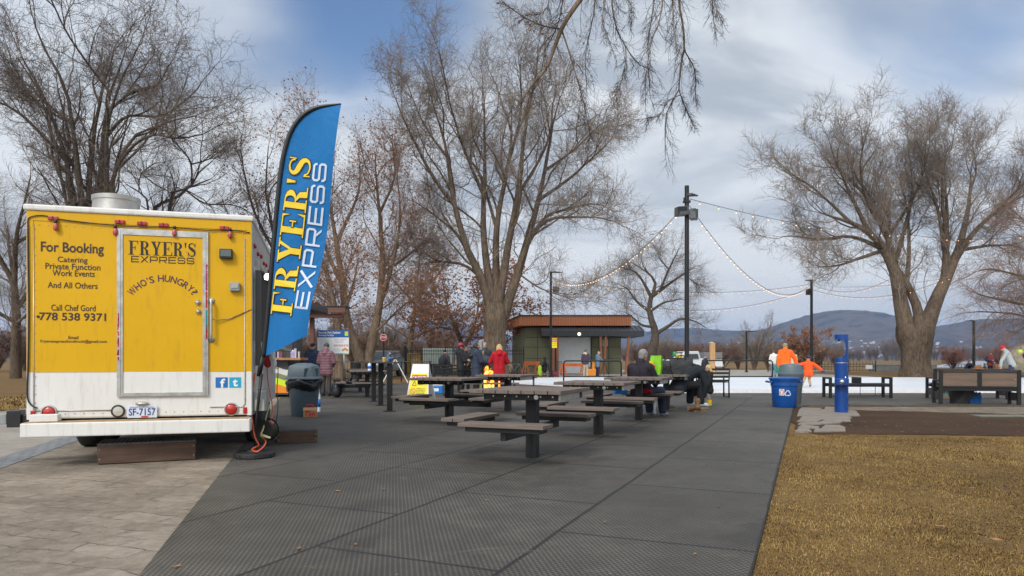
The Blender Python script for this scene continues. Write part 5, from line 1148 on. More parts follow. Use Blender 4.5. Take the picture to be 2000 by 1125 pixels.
Yf=48.0; fx=lambda px,Y:(px-1000)/F*Y
picket_fence('tall black iron picket fence behind the people at the fire',[(fx(793,Yf),Yf,0),(fx(1023,Yf),Yf,0)],1.98,.16)
picket_fence('side run of black iron pickets going back left of the yellow panel',[(fx(793,Yf)-.1,Yf+.1,0),(fx(797,56),56,0)],1.98,.16)
a=fx(796.5,Yf+1); b2=fx(820,Yf+1); t=thing('yellow_mesh_panel','bright yellow wire mesh panel standing behind the iron fence','fence panel',(a,Yf+1,0)); my=M('yellow_paint_wire',(.62,.42,.01),.5,.1)
w_=b2-a; obj('frame',MB().tube([(0,0,.1),(w_,0,.1),(w_,0,1.55),(0,0,1.55)],.035,6,closed=True),my,t); g=MB()
for k in range(13): g.tube([(w_*k/12,0,.1),(w_*k/12,0,1.55)],.012,4)
for z in (.4,.75,1.1): g.tube([(0,0,z),(w_,0,z)],.012,4)
obj('wire_mesh',g,my,t)
# thin black rail fence on the left
t=thing('rail_fence','thin black two rail fence along the grass beyond the counter','fence',(fx(560,34),34,0)); a=0; b2=fx(840,34)-fx(560,34)
g=MB(); g.tube([(0,0,1.0),(b2,0,1.0)],.025,6); g.tube([(0,0,.2),(b2,0,.2)],.018,6); obj('rails',g,black,t); 
g=MB()
for k in range(46): g.tube([(b2*k/45,0,.2),(b2*k/45,0,1.0)],.008,4)
obj('pickets',g,black,t)
for k in range(6): obj('post',MB().tube([(b2*k/5,0,0),(b2*k/5,0,1.04)],.03,6),black,t)
# low fences by the river
picket_fence('low black railing in front of the brown riverside brush',[(fx(1500,62),62,0),(fx(1710,62),62,0)],.95,.28)
picket_fence('low black railing beside the far right lamp post',[(fx(1862,56),56,0),(fx(1985,56),56,0)],.75,.22)
t=thing('river_wall','long low grey concrete wall by the forked tree','wall',(fx(1700,64),64,0)); obj('wall_face',MB().span((0,0,0),(fx(1830,64)-fx(1700,64),.3,.62)),M('wall_concrete',(.14,.14,.135),.85,.2,2),t); obj('coping',MB().span((-.05,-.04,.6205),(fx(1830,64)-fx(1700,64)+.05,.34,.69)),M('coping_concrete',(.26,.255,.24),.85,.15,2),t)
pl=obj('notice',MB().span((fx(1691,61.8)-fx(1695,61.8),0,.25),(fx(1704,61.8)-fx(1695,61.8),.02,.62)),mwp,loc=(fx(1695,61.8),61.8,0)); tag(pl,'small white notice fixed to the low railing left of the forked tree','notice')
# ================================================================ second food stall
Yk=20.4; kx=lambda px:fx(px,Yk); ko=Vector((kx(532),Yk,0)); t=thing('food_kiosk','dark food kiosk with wavy white, olive, lime and orange stripes','kiosk',ko)
K=lambda px:kx(px)-ko.x; Kz=lambda py:H-(py-YH)/F*Yk
mk=M('kiosk_charcoal',(.045,.043,.045),.5,.15,3)
obj('base_wall',MB().span((-1.9,0,.06),(K(563),3.5,Kz(703))),mk,t,bev=.01)
for k,(c0,pa,pb) in enumerate((((.62,.60,.55),722,736),((.18,.20,.10),733,745),((.55,.70,.02),743,757),((.75,.22,.01),755,767.5))):
    xs_=[K(531.5)+(K(563.2)-K(531.5))*i/12 for i in range(13)]; dz=lambda i:(.055*math.sin(i/12*4.2+.6)) if k<3 else 0
    up=[Kz(pa)+(.055*math.sin(i/12*4.2+.6)+.05*(i/12)) for i in range(13)]; lo=[Kz(pb)+(dz(i)+.05*(i/12) if k<3 else 0) for i in range(13)]
    g=MB(); 
    for i in range(12): g.add([(xs_[i],-.004-.003*k,lo[i]),(xs_[i+1],-.004-.003*k,lo[i+1]),(xs_[i+1],-.004-.003*k,up[i+1]),(xs_[i],-.004-.003*k,up[i])],[(0,1,2,3)])
    obj('wave_stripe',g,M('stripe_%d'%k,c0,.5,.05),t)
obj('counter',MB().span((K(536),-.25,Kz(703.5)+.002),(K(592),.5,Kz(699))),M('warm_wood_counter',(.36,.17,.06),.5,.25,3),t,bev=.006)
obj('support_leg',MB().span((K(588),.1,0),(K(590),.16,Kz(703.5))),black,t)
for (px,wd_) in ((545,9),(563,13)): obj('corner_post',MB().span((K(px-wd_/2),.05,Kz(699)),(K(px+wd_/2),.35,2.75)),mk if px>550 else M('pale_post',(.50,.50,.50),.5),t)
obj('roof',MB().span((-2.2,-.5,2.75),(K(572),3.9,2.95)),mk,t,bev=.02); obj('back_wall',MB().span((-1.85,1.6,Kz(699)),(K(556),1.75,2.75)),M('kiosk_interior',(.09,.085,.08),.8,.3,3),t)
stuff_=[('upright menu stand of red and blue cards on the kiosk counter',549,7,22,(.32,.03,.05)),('white paper cup stack at the far end of the kiosk counter',578,5,17,(.60,.58,.66)),('lilac napkin box on the kiosk counter',573,7,13,(.36,.30,.52)),('pale jar at the right end of the kiosk counter',585,4,11,(.55,.50,.50))]
for (lab,px,wd_,hh,c0) in stuff_:
    o=thing('counter_item',lab,'counter item',(kx(px),Yk-.05,Kz(699))); w2=wd_/F*Yk/2; h2=hh/F*Yk
    if 'stand' in lab: obj('card',MB().span((-w2,-.02,0),(w2,.02,h2)),M('card_red',c0,.5,.5,9),o,bev=.004); obj('card',MB().span((-w2*.9,-.026,.03),(w2*.2,-.0205,h2*.4)),M('card_blue',(.03,.08,.25),.5),o)
    elif 'stack' in lab or 'jar' in lab: obj('vessel',MB().lathe([(0,0),(w2*.8,0),(w2,h2*.9),(w2*1.05,h2),(0,h2)],(0,0,0),14),M('vessel_'+str(px),c0,.4),o,smooth=40); obj('lid',MB().lathe([(w2*1.08,h2),(w2*.9,h2+.02),(0,h2+.025)],(0,0,0),14),M('lilac_lid',(.4,.35,.5),.4),o)
    else: obj('carton',MB().span((-w2,-.05,0),(w2,.05,h2)),M('carton_lilac',c0,.5,.3,12),o,bev=.006); obj('tissue',MB().box((0,0,h2+.015),(w2,.03,.04),rot=(.2,.3,.2)),mwv,o)
# rust roofed shelter behind
Yp=27; t=thing('picnic_shelter','shelter with layered rust brown roof edge behind the flag','shelter',(fx(590,Yp),Yp,0)); S=lambda px:fx(px,Yp)-fx(590,Yp); Sz=lambda py:H-(py-YH)/F*Yp; mrb=M('rust_brown_beam',(.13,.050,.030),.5,.2,2)
obj('roof_sheet',MB().span((S(470),-.1,Sz(599)),(S(676),1.1,Sz(597))),mdark,t); obj('roof_beam',MB().span((S(472),-.06,Sz(611)),(S(675),.1,Sz(600))),mrb,t,bev=.01); obj('roof_beam',MB().span((S(472),.1005,Sz(619.5)),(S(667),.4,Sz(612))),mrb,t,bev=.01)
for px in (500,600): obj('post',MB().span((S(px)-.08,.6,0),(S(px)+.08,.76,Sz(612))),mrb,t)
g=MB()
for k in range(5): g.span((S(480)+k*.8,.4105,Sz(608)),(S(480)+k*.8+.1,1.0,Sz(600)))
obj('rafter',g,mrb,t)
# ================================================================ vehicles
mglass=M('car_glass',(.06,.075,.085),.08,.1,3,spec=.8)
def car(label,cat,loc,rz,paint,kind):
    t=thing('parked_car' if kind=='suv' else 'parked_truck',label,cat,loc,rz); W2=.93
    if kind=='suv':
        prof=[(-2.3,.35),(-2.35,.75),(-2.2,.98),(-1.2,1.08),(-.45,1.68),(1.9,1.70),(2.25,1.1),(2.3,.4)]
    else:
        prof=[(-2.7,.42),(-2.75,.85),(-2.6,1.08),(-1.4,1.18),(-.75,1.80),(.55,1.82),(.75,1.22),(2.7,1.2),(2.75,.5)]
    g=MB(); n_=len(prof)
    for s_ in (-1,1):
        for (y,z) in prof: k=1 if z<1.2 else .80; g.v.append((s_*W2*k,y,z))
    g.f.append(tuple(range(n_))[::-1]); g.f.append(tuple(range(n_,2*n_)))
    for i in range(n_): j=(i+1)%n_; g.f.append((i,j,j+n_,i+n_))
    bd=obj('body',g,paint,t,bev=.06)
    a,b2=(prof[3],prof[4]); ws=MB(); e=.03
    def lerp(f): return a[0]+(b2[0]-a[0])*f,a[1]+(b2[1]-a[1])*f
    y0,z0_=lerp(.12); y1,z1_=lerp(.90); ws.add([(-W2*.86,y0-e,z0_),(W2*.86,y0-e,z0_),(W2*.74,y1-e,z1_),(-W2*.74,y1-e,z1_)],[(0,1,2,3)]); obj('windscreen',ws,mglass,bd)
    ye=1.7 if kind=='suv' else .5
    for s_ in (-1,1):
        g=MB(); g.add([(s_*W2*.955,-.75 if kind=='suv' else -1.0,1.2),(s_*W2*.955,ye,1.2),(s_*W2*.845,ye-.05,1.58),(s_*W2*.845,-.32 if kind=='suv' else -.62,1.58)],[(0,1,2,3)]); obj('side_window',g,mglass,bd)
        yf=prof[1][0]+.05; obj('headlight',MB().ell((s_*.68,yf,.80),(.2,.09,.09),12,6),M('headlight_glass',(.65,.68,.70),.12,.05),bd,smooth=True)
        obj('mirror',MB().ell((s_*1.03,-.75,1.2),(.13,.07,.09),10,6),paint,bd,smooth=True)
        for yw in (-1.45,1.4 if kind=='suv' else 1.75):
            wq=obj('wheel',MB().lathe([(.18,-.11),(.33,-.11),(.35,-.07),(.35,.07),(.33,.11),(.18,.11)],(s_*.83,yw,.35),22,axis='x'),mrub,t,smooth=40); obj('rim',MB().lathe([(0,-.10),(.2,-.112),(.2,.112),(0,.10)],(s_*.83,yw,.35),18,axis='x'),mgalv,wq,smooth=40)
    obj('grille',MB().span((-.45,prof[1][0]-.02,.55),(.45,prof[1][0]+.02,.86)),mblk,bd)
    if kind=='truck': obj('toolbox',MB().span((-.9,.95,1.22),(.9,2.65,1.72)),M('toolbox_grey',(.26,.26,.26),.4,.12,3,metal=.4),t,bev=.02)
    return t
car('grey blue SUV facing the viewer beyond the thin rail fence','car',(fx(742,44),44,0),R(-8),M('grey_blue_paint',(.16,.19,.22),.3,.08,2,coat=.5),'suv')
car('white pickup truck with grey toolbox seen behind the bags on the table','truck',(fx(1345,58),58,0),R(-78),M('white_car_paint',(.68,.69,.70),.3,.04,2,coat=.4),'truck')
# pale green storage container and white tank behind the fence
Yc=54; t=thing('storage_container','pale green storage container behind the iron fence','container',(fx(850,Yc),Yc,0)); c1=fx(884,Yc)-fx(850,Yc); c0=fx(826,Yc)-fx(850,Yc); mct=M('pale_green_sheet',(.34,.40,.36),.5,.1,3)
obj('body',MB().span((c0,0,.75),(c1,2.4,2.0)),mct,t,bev=.03); g=MB()
for k in range(14): g.span((c0+(c1-c0)*(k+.3)/14,-.03,.80),(c0+(c1-c0)*(k+.7)/14,-.0005,1.95))
obj('corrugation',g,mct,t); obj('base_skid',MB().span((c0,.1,0),(c1,.3,.74)),mblk,t); obj('warning_diamond',MB().box((c0+(c1-c0)*.75,-.035,1.35),(.35,.01,.35),rot=(0,R(45),0)),M('diamond_orange',(.7,.2,.02),.5),t)
t=thing('white_tank','rounded white tank showing left of the big tree trunk','tank',(fx(945,50.5),50.5,0)); obj('shell',MB().lathe([(0,.9),(.35,.92),(.45,1.1),(.45,2.3),(.36,2.55),(0,2.62)],(0,0,0),22),mwp,t,smooth=40); obj('stand',MB().lathe([(.4,0),(.4,.9)],(0,0,0),12),mgalv,t); obj('ladder',MB().tube([(-.1,-.47,.9),(-.1,-.47,2.5)],.02,6).tube([(.1,-.47,.9),(.1,-.47,2.5)],.02,6),mblk,t)
# ================================================================ fire pit
Yq=22.0; q0=Vector((fx(963,Yq),Yq,0)); t=thing('fire_pit','square black steel fire pit with flames behind the picnic tables','fire pit',q0); mst=M('sooty_steel',(.03,.026,.022),.7,.3,8,bump=.1)
g=MB()
for s_ in (-1,1):
    for u in (-1,1): g.span((s_*.32-.03,u*.32-.03,0),(s_*.32+.03,u*.32+.03,1.0))
for z in (.02,.56,.96):
    for s_ in (-1,1): g.span((-.289,s_*.32-.028,z),(.289,s_*.32+.028,z+.04)); g.span((s_*.32-.028,-.289,z),(s_*.32+.028,.289,z+.04))
obj('frame',g,mst,t); obj('floor_pan',MB().span((-.288,-.288,.06),(.288,.288,.10)),mst,t); g=MB()
for k in range(3): g.span((-.289+k*.20,.30,.1),(-.289+k*.20+.15,.33,.95))
g.span((-.345,-.288,.07),(-.325,.288,.95)); obj('side_plate',g,mst,t); g=MB(); rnd=random.Random(5)
for k in range(7): a=rnd.uniform(0,3); g.tube([(-.22*math.cos(a),-.2*math.sin(a),.13+.05*k*.6),(.22*math.cos(a),.2*math.sin(a),.15+.05*k*.6)],.045,8)
obj('logs',g,M('charred_log',(.05,.03,.02),.9,.5,12,bump=.4),t)
mfl=bpy.data.materials.new('flame'); mfl.use_nodes=True; n,l,b=nodes(mfl); c=n.new('ShaderNodeTexCoord'); nz=nnode(n,l,c.outputs['Object'],6,4,.6); em=ramp(n,l,nz,[(.35,(1,.16,.01)),(.5,(1,.42,.04)),(.65,(1,.75,.25))]); l.new(em,b.inputs['Emission Color']); b.inputs['Emission Strength'].default_value=1.5; b.inputs['Base Color'].default_value=(.8,.2,.02,1)
for k in range(34):
    x=rnd.uniform(-.26,.26); y=rnd.uniform(-.25,.2); h_=rnd.uniform(.28,.66) if k<22 else rnd.uniform(.15,.28); z0_=.12 if k<22 else rnd.uniform(.5,.8); w2=rnd.uniform(.05,.10); g=MB(); pts=[];rr=[]
    for i in range(9): f=i/8; pts.append((x+.05*math.sin(f*5+k)*f,y+.04*math.cos(f*4+k)*f,z0_+h_*f)); rr.append(max(.003,w2*(math.sin(min(1,f*1.15+.18)*math.pi)**.8)*(1-.35*f)))
    obj('flame',g.tube(pts,rr,8),mfl,t,smooth=True)
# orange barricades, small things near the building
mor=M('barricade_orange',(.72,.15,.02),.5,.12,5)
def barricade(label,px0,px1,Y,h,txt=True):
    a=fx(px0,Y); w_=fx(px1,Y)-a; t=thing('barricade',label,'barricade',(a,Y,0),0,'orange A frame barricades'); q=obj('plank',MB().span((0,-.02,h-.22),(w_,.02,h)),mor,t,bev=.004)
    for x in (.12,w_-.12): obj('a_frame',MB().beam((x-.04,-.42,0),(x+.02,-.021,h-.02),.09,.05,up=(1,0,0)).beam((x+.04,.42,0),(x-.02,.021,h-.02),.09,.05,up=(1,0,0)).beam((x-.28,-.06,0),(x-.06,-.05,h-.1),.08,.05,up=(0,1,0)).beam((x+.28,-.06,0),(x+.06,-.05,h-.1),.08,.05,up=(0,1,0)).span((x-.2,-.065,.28),(x+.2,-.03,.36)),mor,t)
    if txt: obj('stencil_text',text_mb('CITY PARKS',w_*.35,w_*.65,h-.16,h-.07,lambda v:Vector((v.x,-.0215+v.y,v.z)),.001),M('stencil_dark',(.15,.04,.02),.6),q)
barricade('orange barricade left of the black lamp post by the green building',1023,1054,46.5,.98,False); barricade('orange barricade behind the pair with a tripod',1096,1143,46.5,.86)
# spectator crowd-control barrier & red snow shovels
t=thing('crowd_barrier','small grey barred barrier beside the roller door','barrier',(fx(1085,48.5),48.5,0)); w_=fx(1097,48.5)-fx(1085,48.5); obj('frame',MB().tube([(0,0,.05),(0,0,1.0),(w_,0,1.0),(w_,0,.05)],.022,6),mbenchsteel,t); g=MB()
for k in range(1,6): g.tube([(w_*k/6,0,.1),(w_*k/6,0,1.0)],.012,4)
obj('bars',g,mbenchsteel,t)
t=thing('snow_shovel','maroon and silver snow shovel blade lying by the lamp post base','shovel',(fx(1083,44.2),44.2,0),R(20)); obj('blade',MB().box((0,0,.22),(.62,.35,.06),rot=(R(50),R(18),0)),M('maroon_plastic',(.16,.015,.03),.4),t,bev=.02); obj('shaft',MB().tube([(.1,.1,.2),(.75,.5,.05)],.018,6),steel,t,smooth=True)
t=thing('snow_blower','orange snow clearing machine between the pair with a tripod','machine',(fx(1158,45),45,0)); obj('engine',MB().span((-.28,-.2,.25),(.28,.25,.62)),M('engine_black',(.03,.03,.03),.5,.5,6),t,bev=.05); obj('auger_housing',MB().span((-.36,-.45,.04),(.36,-.205,.5)),M('machine_orange',(.75,.26,.02),.4),t,bev=.04); obj('chute',MB().lathe([(.1,.5),(.09,.9),(.13,1.0)],(0,-.3,0),14),M('machine_orange',(.75,.26,.02),.4),t); obj('handle',MB().tube([(-.22,.2,.55),(-.25,.7,.95),(.25,.7,.95),(.22,.2,.55)],.018,6),black,t)
t=thing('timber_post','bare tan timber post beyond the black bag on the table','post',(fx(1391,40),40,0)); obj('shaft',MB().span((-.14,-.14,0),(.14,.14,2.1)),M('tan_timber',(.42,.24,.10),.7,.2,2,bump=.1,stretch=(6,6,1)),t,bev=.01); obj('cap',MB().span((-.15,-.15,2.1005),(.0,.15,2.13)),mwp,t)
# small planter/boulder things at the far right
t=thing('boulder','pale tan boulder at the right edge of the picture by the ice','boulder',(fx(2003,42.6),42.6,0)); rnd=random.Random(8); g=MB(); g.ell((0,0,.9),(1.5,1.0,1.15),18,12); g.v=[(x*(1+rnd.uniform(-.06,.06)),y*(1+rnd.uniform(-.06,.06)),max(-.05,z*(1+rnd.uniform(-.05,.05)))) for x,y,z in g.v]
o=obj('stone',g,M('tan_stone',(.42,.35,.25),.9,.3,3,bump=.5),t,smooth=True)
t=thing('timber_planter','long tan timber box behind the person in the red vest','planter',(fx(1945,57),57,0)); w_=fx(1970,57)-fx(1938,57); obj('box',MB().span((0,0,0),(w_,.7,.72)),M('orange_timber',(.40,.19,.08),.7,.2,2),t); obj('end_strip',MB().span((w_*.62,-.01,0),(w_*.7,-.0005,.7)),mblk,t)
t=thing('litter_bin','small dark litter bin by the trees beyond the far left table','bin',(fx(695,33),33,0)); obj('barrel',MB().lathe([(0,.25),(.24,.25),(.25,.95),(.22,.95),(.2,.4),(0,.4)],(0,0,0),18),black,t,smooth=40); obj('stand',MB().tube([(0,0,0),(0,0,.3)],.05,8),black,t)
# ================================================================ trees
def barkmat(name,c0,c1,scale=2.0):
    m,n,l,b,c=gmat(name); P=c.outputs['Object']; a1=nnode(n,l,rotmap(n,l,P,0,(3,3,.5)),scale*2,7,.7,.5); a2=nnode(n,l,P,.9,5,.6)
    l.new(ramp(n,l,mth(n,l,'ADD',mth(n,l,'MULTIPLY',a1,.65),mth(n,l,'MULTIPLY',a2,.35)),[(.36,c0),(.62,c1)]),b.inputs['Base Color']); b.inputs['Roughness'].default_value=.95; b.inputs['Specular IOR Level'].default_value=.15; bumpn(n,l,b,a1,1.0,.08); return m
bk_grey=barkmat('grey_brown_bark',(.050,.036,.026),(.20,.148,.105)); bk_dark=barkmat('dark_bark',(.042,.034,.028),(.15,.12,.095)); bk_tan=barkmat('tan_bark',(.085,.058,.038),(.30,.225,.16))
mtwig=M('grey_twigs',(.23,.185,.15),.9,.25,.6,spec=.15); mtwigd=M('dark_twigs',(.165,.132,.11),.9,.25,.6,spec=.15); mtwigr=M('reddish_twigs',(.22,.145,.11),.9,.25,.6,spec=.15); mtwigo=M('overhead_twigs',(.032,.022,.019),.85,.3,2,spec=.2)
def leafmat(name,cols):
    m,n,l,b,c=gmat(name); g_=n.new('ShaderNodeNewGeometry'); st=[(i/(len(cols)-1),q) for i,q in enumerate(cols)]; l.new(ramp(n,l,g_.outputs['Random Per Island'],st),b.inputs['Base Color']); b.inputs['Roughness'].default_value=.7
    tl=n.new('ShaderNodeBsdfTranslucent'); tl.inputs['Color'].default_value=cols[1]+(1,); ms=n.new('ShaderNodeMixShader'); ms.inputs[0].default_value=.3; l.new(b.outputs[0],ms.inputs[1]); l.new(tl.outputs[0],ms.inputs[2]); l.new(ms.outputs[0],n['Material Output'].inputs[0]); return m
mrl=leafmat('rust_leaves',[(.20,.085,.045),(.34,.15,.075),(.46,.23,.11)]); mpl=leafmat('pale_tan_leaves',[(.20,.11,.07),(.34,.19,.12),(.42,.27,.17)])
def nrm(a): return a/np.maximum(np.linalg.norm(a,axis=-1,keepdims=True),1e-9)
def tubes(P,Rr,k):
    """P (B,n,3), Rr (B,n) -> verts, quads"""
    B,n,_=P.shape; T=np.empty_like(P); T[:,1:-1]=P[:,2:]-P[:,:-2]; T[:,0]=P[:,1]-P[:,0]; T[:,-1]=P[:,-1]-P[:,-2]; T=nrm(T)
    ref=np.zeros((B,1,3)); ref[...,0]=.37; ref[...,1]=.83; ref[...,2]=.41
    m=nrm(P[:,-1:]-P[:,:1]); ref=np.where(np.abs((m*ref).sum(-1,keepdims=True))>.85,np.array([.9,-.3,.3]),ref)
    U=nrm(np.cross(T,np.broadcast_to(ref,T.shape))); V=np.cross(T,U)
    a=np.arange(k)*2*math.pi/k; ring=U[:,:,None,:]*np.cos(a)[None,None,:,None]+V[:,:,None,:]*np.sin(a)[None,None,:,None]
    vt=P[:,:,None,:]+ring*Rr[:,:,None,None]
    idx=np.arange(B*n*k).reshape(B,n,k); r2=np.roll(idx,-1,axis=2)
    f=np.stack([idx[:,:-1],r2[:,:-1],r2[:,1:],idx[:,1:]],-1).reshape(-1,4); return vt.reshape(-1,3),f
def merge(parts):
    vs=[];fs=[];o=0
    for v,f in parts: vs.append(v); fs.append(f+o); o+=len(v)
    return np.concatenate(vs),np.concatenate(fs)
def resample(pts,n,cut=1.0):
    c=np.array([tuple(p) for p in catmull([Vector(p) for p in pts],8)]); d=np.concatenate([[0],np.cumsum(np.linalg.norm(np.diff(c,axis=0),axis=1))]); t=np.linspace(0,d[-1]*cut,n); return np.stack([np.interp(t,d,c[:,i]) for i in range(3)],1),d[-1]*cut
def spawn(P,Rr,Ln,spec,rng):
    """children of all branches at once"""
    B,n,_=P.shape; K=spec['n']; t=rng.uniform(spec.get('t0',.2),1.0,(B,K)); t[:,0]=.985
    if spec.get('even',True): t=np.sort((np.arange(K)[None,:]+rng.uniform(0,1,(B,K)))/K*(1-spec.get('t0',.2))+spec.get('t0',.2),axis=1); t[:,-1]=.99
    x=t*(n-1); i=np.minimum(x.astype(int),n-2); f=(x-i)[...,None]; bi=np.arange(B)[:,None]
    S=P[bi,i]*(1-f)+P[bi,i+1]*f; T=nrm(P[bi,i+1]-P[bi,i]); rp=Rr[bi,i]*(1-f[...,0])+Rr[bi,i+1]*f[...,0]
    L=Ln[:,None]*spec['ratio']*(1.12-.5*t)*rng.uniform(.65,1.3,(B,K)); keep=rng.rand(B,K)<spec.get('keep',1.0); L=np.clip(L,spec.get('lmin',.1),spec.get('lmax',99))
    ang=np.radians(rng.uniform(*spec['ang'],(B,K))); ang[:,-1]*=.35
    q=rng.normal(size=(B,K,3)); q=nrm(q-T*(q*T).sum(-1,keepdims=True)); D=nrm(T*np.cos(ang)[...,None]+q*np.sin(ang)[...,None]+np.array([0,0,spec.get('up0',0)]))
    keep=keep.ravel(); S=S.reshape(-1,3)[keep]; D=D.reshape(-1,3)[keep]; L=L.ravel()[keep]; rp=rp.ravel()[keep]
    m=spec['segs']; out=np.empty((len(S),m+1,3)); out[:,0]=S; d=D
    for j in range(m):
        d=nrm(d+rng.normal(size=d.shape)*spec.get('wob',.18)+np.array([0,0,spec.get('trop',.06)])); out[:,j+1]=out[:,j]+d*(L/m)[:,None]
    r0=np.minimum(rp*.72,spec.get('rk',.010)*L+spec.get('rc',.004)); r0=np.maximum(r0,spec.get('rmin',.005)); rr=r0[:,None]*np.linspace(1,spec.get('tip',.5),m+1)[None,:]
    return out,rr,L
def build_tree(name,label,base,limbs,specs,bark,twig,seed=0,trunk=None,leaves=None,group=None,cat='tree',lumps=.0,ksides=(9,5,4,3,3),crown_name='crown',cut=.86):
    rng=np.random.RandomState(seed); t=thing(name,label,cat,base,0,group); b0=np.array(base,float)
    parts=[]; n=16; LP=[];LR=[];LL=[]
    if trunk is not None:
        pts,rad=trunk; p,_=resample(pts,18); r_=np.interp(np.linspace(0,1,18),np.linspace(0,1,len(rad)),rad)
        v,f=tubes((p-b0)[None],r_[None],22)
        if lumps: 
            v=v.reshape(18,22,3); c_=(p-b0)[:,None,:]; ph=rng.uniform(0,6.28,6); a=np.arange(22)*2*math.pi/22; h=np.linspace(0,1,18)[:,None]
            w_=1+lumps*(np.sin(a*3+ph[0]+h*2)[:]*.5+np.sin(a*5+ph[1]-h*4)*.35+np.sin(a*8+ph[2]+h*9)*.25+rng.normal(size=(18,22))*.12); v=(c_+(v-c_)*w_[...,None]).reshape(-1,3)
        parts.append((v,f))
    tl_=resample(trunk[0],18)[0] if trunk is not None else None
    for (pts,r0,r1) in limbs:
        p,L_=resample(pts,n,cut); s0=p[0]; near=min(np.linalg.norm((tl_-s0)[:,[0,2]],axis=1)) if tl_ is not None else (0 if not LP else 9)
        if LP and near>.9:                      # spring from the nearest limb already there
            al=np.concatenate(LP)+b0; dd=np.linalg.norm((al-s0)*np.array([1,.12,1]),axis=1); q=al[np.argmin(dd)]; dl=q-s0; w_=np.linspace(1,0,n)[:,None]; p=p+np.concatenate([dl[None,:1]*w_,np.full((n,1),dl[1]),dl[None,2:]*w_],1); r0=min(r0,float(np.concatenate(LR)[np.argmin(dd)])*.95)
        p=p+np.cumsum(rng.normal(size=p.shape),0)*.0035*L_*np.linspace(.0,1,n)[:,None]; LP.append(p-b0); LR.append(r0+(r1-r0)*np.linspace(0,1,n)**.8); LL.append(L_)
    LP=np.array(LP);LR=np.array(LR);LL=np.array(LL); parts.append(tubes(LP,LR,ksides[0]))
    if specs[0].get('extra'):
        eP,eR,eL=spawn(LP,LR,LL,specs[0],rng); parts.append(tubes(eP,eR,6)); LP=np.concatenate([LP,eP]); LR=np.concatenate([LR,eR]); LL=np.concatenate([LL,eL]); specs=specs[1:]
    v,f=merge(parts); obj('trunk',npmesh('trunk',v,f),bark,t)
    P,Rr,Ln=LP,LR,LL; parts=[]; last=None
    for i,sp_ in enumerate(specs):
        P,Rr,Ln=spawn(P,Rr,Ln,sp_,rng); parts.append(tubes(P,Rr,ksides[min(i+1,len(ksides)-1)])); last=P if i>=len(specs)-1 else last
    v,f=merge(parts); obj(crown_name,npmesh(crown_name,v,f),twig,t)
    if leaves:
        cnt,size,mat,box_=leaves; idx=rng.randint(0,len(P),cnt); S=P[idx,rng.randint(1,P.shape[1],cnt)]
        if box_ is not None: S=S[box_(S+b0)]
        cnt=len(S); a=nrm(rng.normal(size=(cnt,3))); q=nrm(np.cross(a,rng.normal(size=(cnt,3)))); sz=size*rng.uniform(.5,1.2,(cnt,1)); S=S+rng.normal(size=S.shape)*size*.5
        v=np.stack([S-a*sz,S+q*sz*.6,S+a*sz,S-q*sz*.6],1).reshape(-1,3); f=np.arange(cnt*4).reshape(-1,4); obj('leaves',npmesh('leaves',v,f,False),mat,t)
    return t
def pxl(pts,Y,dy=0,off=(0,0),s=1.0):
    """limb drawn in picture columns/rows, standing around depth Y and drifting by dy towards its end"""
    n=len(pts); out=[]
    for i,(a,b_) in enumerate(pts): 
        y=Y+dy*(i/(n-1))**1.3; v=wp(off[0]+a/s,off[1]+b_/s,Y); out.append((v.x*(y/Y)**0,y,v.z))
    return out
rt=random.Random(21)
SP=lambda up=.07,dr=1.0:[dict(n=int(18*dr),ratio=.29,ang=(22,60),segs=8,wob=.15,trop=up,t0=.20,lmin=1.5,lmax=4.6,rk=.011,rc=.004),dict(n=int(10*dr),ratio=.44,ang=(24,58),segs=5,wob=.17,trop=up,t0=.12,rk=.007,rc=.002,rmin=.006,lmin=.9),dict(n=int(6*dr),ratio=.50,ang=(22,55),segs=3,wob=.2,trop=up,t0=.10,rk=.005,rc=.0015,rmin=.0042,lmin=.6,lmax=1.5),dict(n=3,ratio=.62,ang=(20,50),segs=2,wob=.2,trop=up,t0=.15,rmin=.0034,rk=.004,rc=.001,lmin=.35,tip=.7)]
SPX=lambda up=.08,d=1.0:[dict(extra=True,n=5,ratio=.36,ang=(18,42),segs=15,wob=.10,trop=up*.55,t0=.24,lmin=2.5,lmax=6.5,rk=.013,rc=.01,tip=.3),dict(n=int(9*d),ratio=.35,ang=(26,62),segs=7,wob=.22,trop=up*.8,t0=.12,lmin=1.1,lmax=3.4,rk=.010,rc=.003,rmin=.008),dict(n=int(6*d),ratio=.48,ang=(28,64),segs=5,wob=.26,trop=up*.7,t0=.1,rk=.009,rc=.002,rmin=.0095,lmin=.7),dict(n=4,ratio=.52,ang=(28,65),segs=3,wob=.28,trop=up*.7,t0=.1,rk=.006,rc=.0015,rmin=.0078,lmin=.45,lmax=1.2),dict(n=2,ratio=.62,ang=(25,60),segs=2,wob=.25,trop=up*.6,t0=.15,rmin=.006,rk=.004,rc=.001,lmin=.3,tip=.7)]
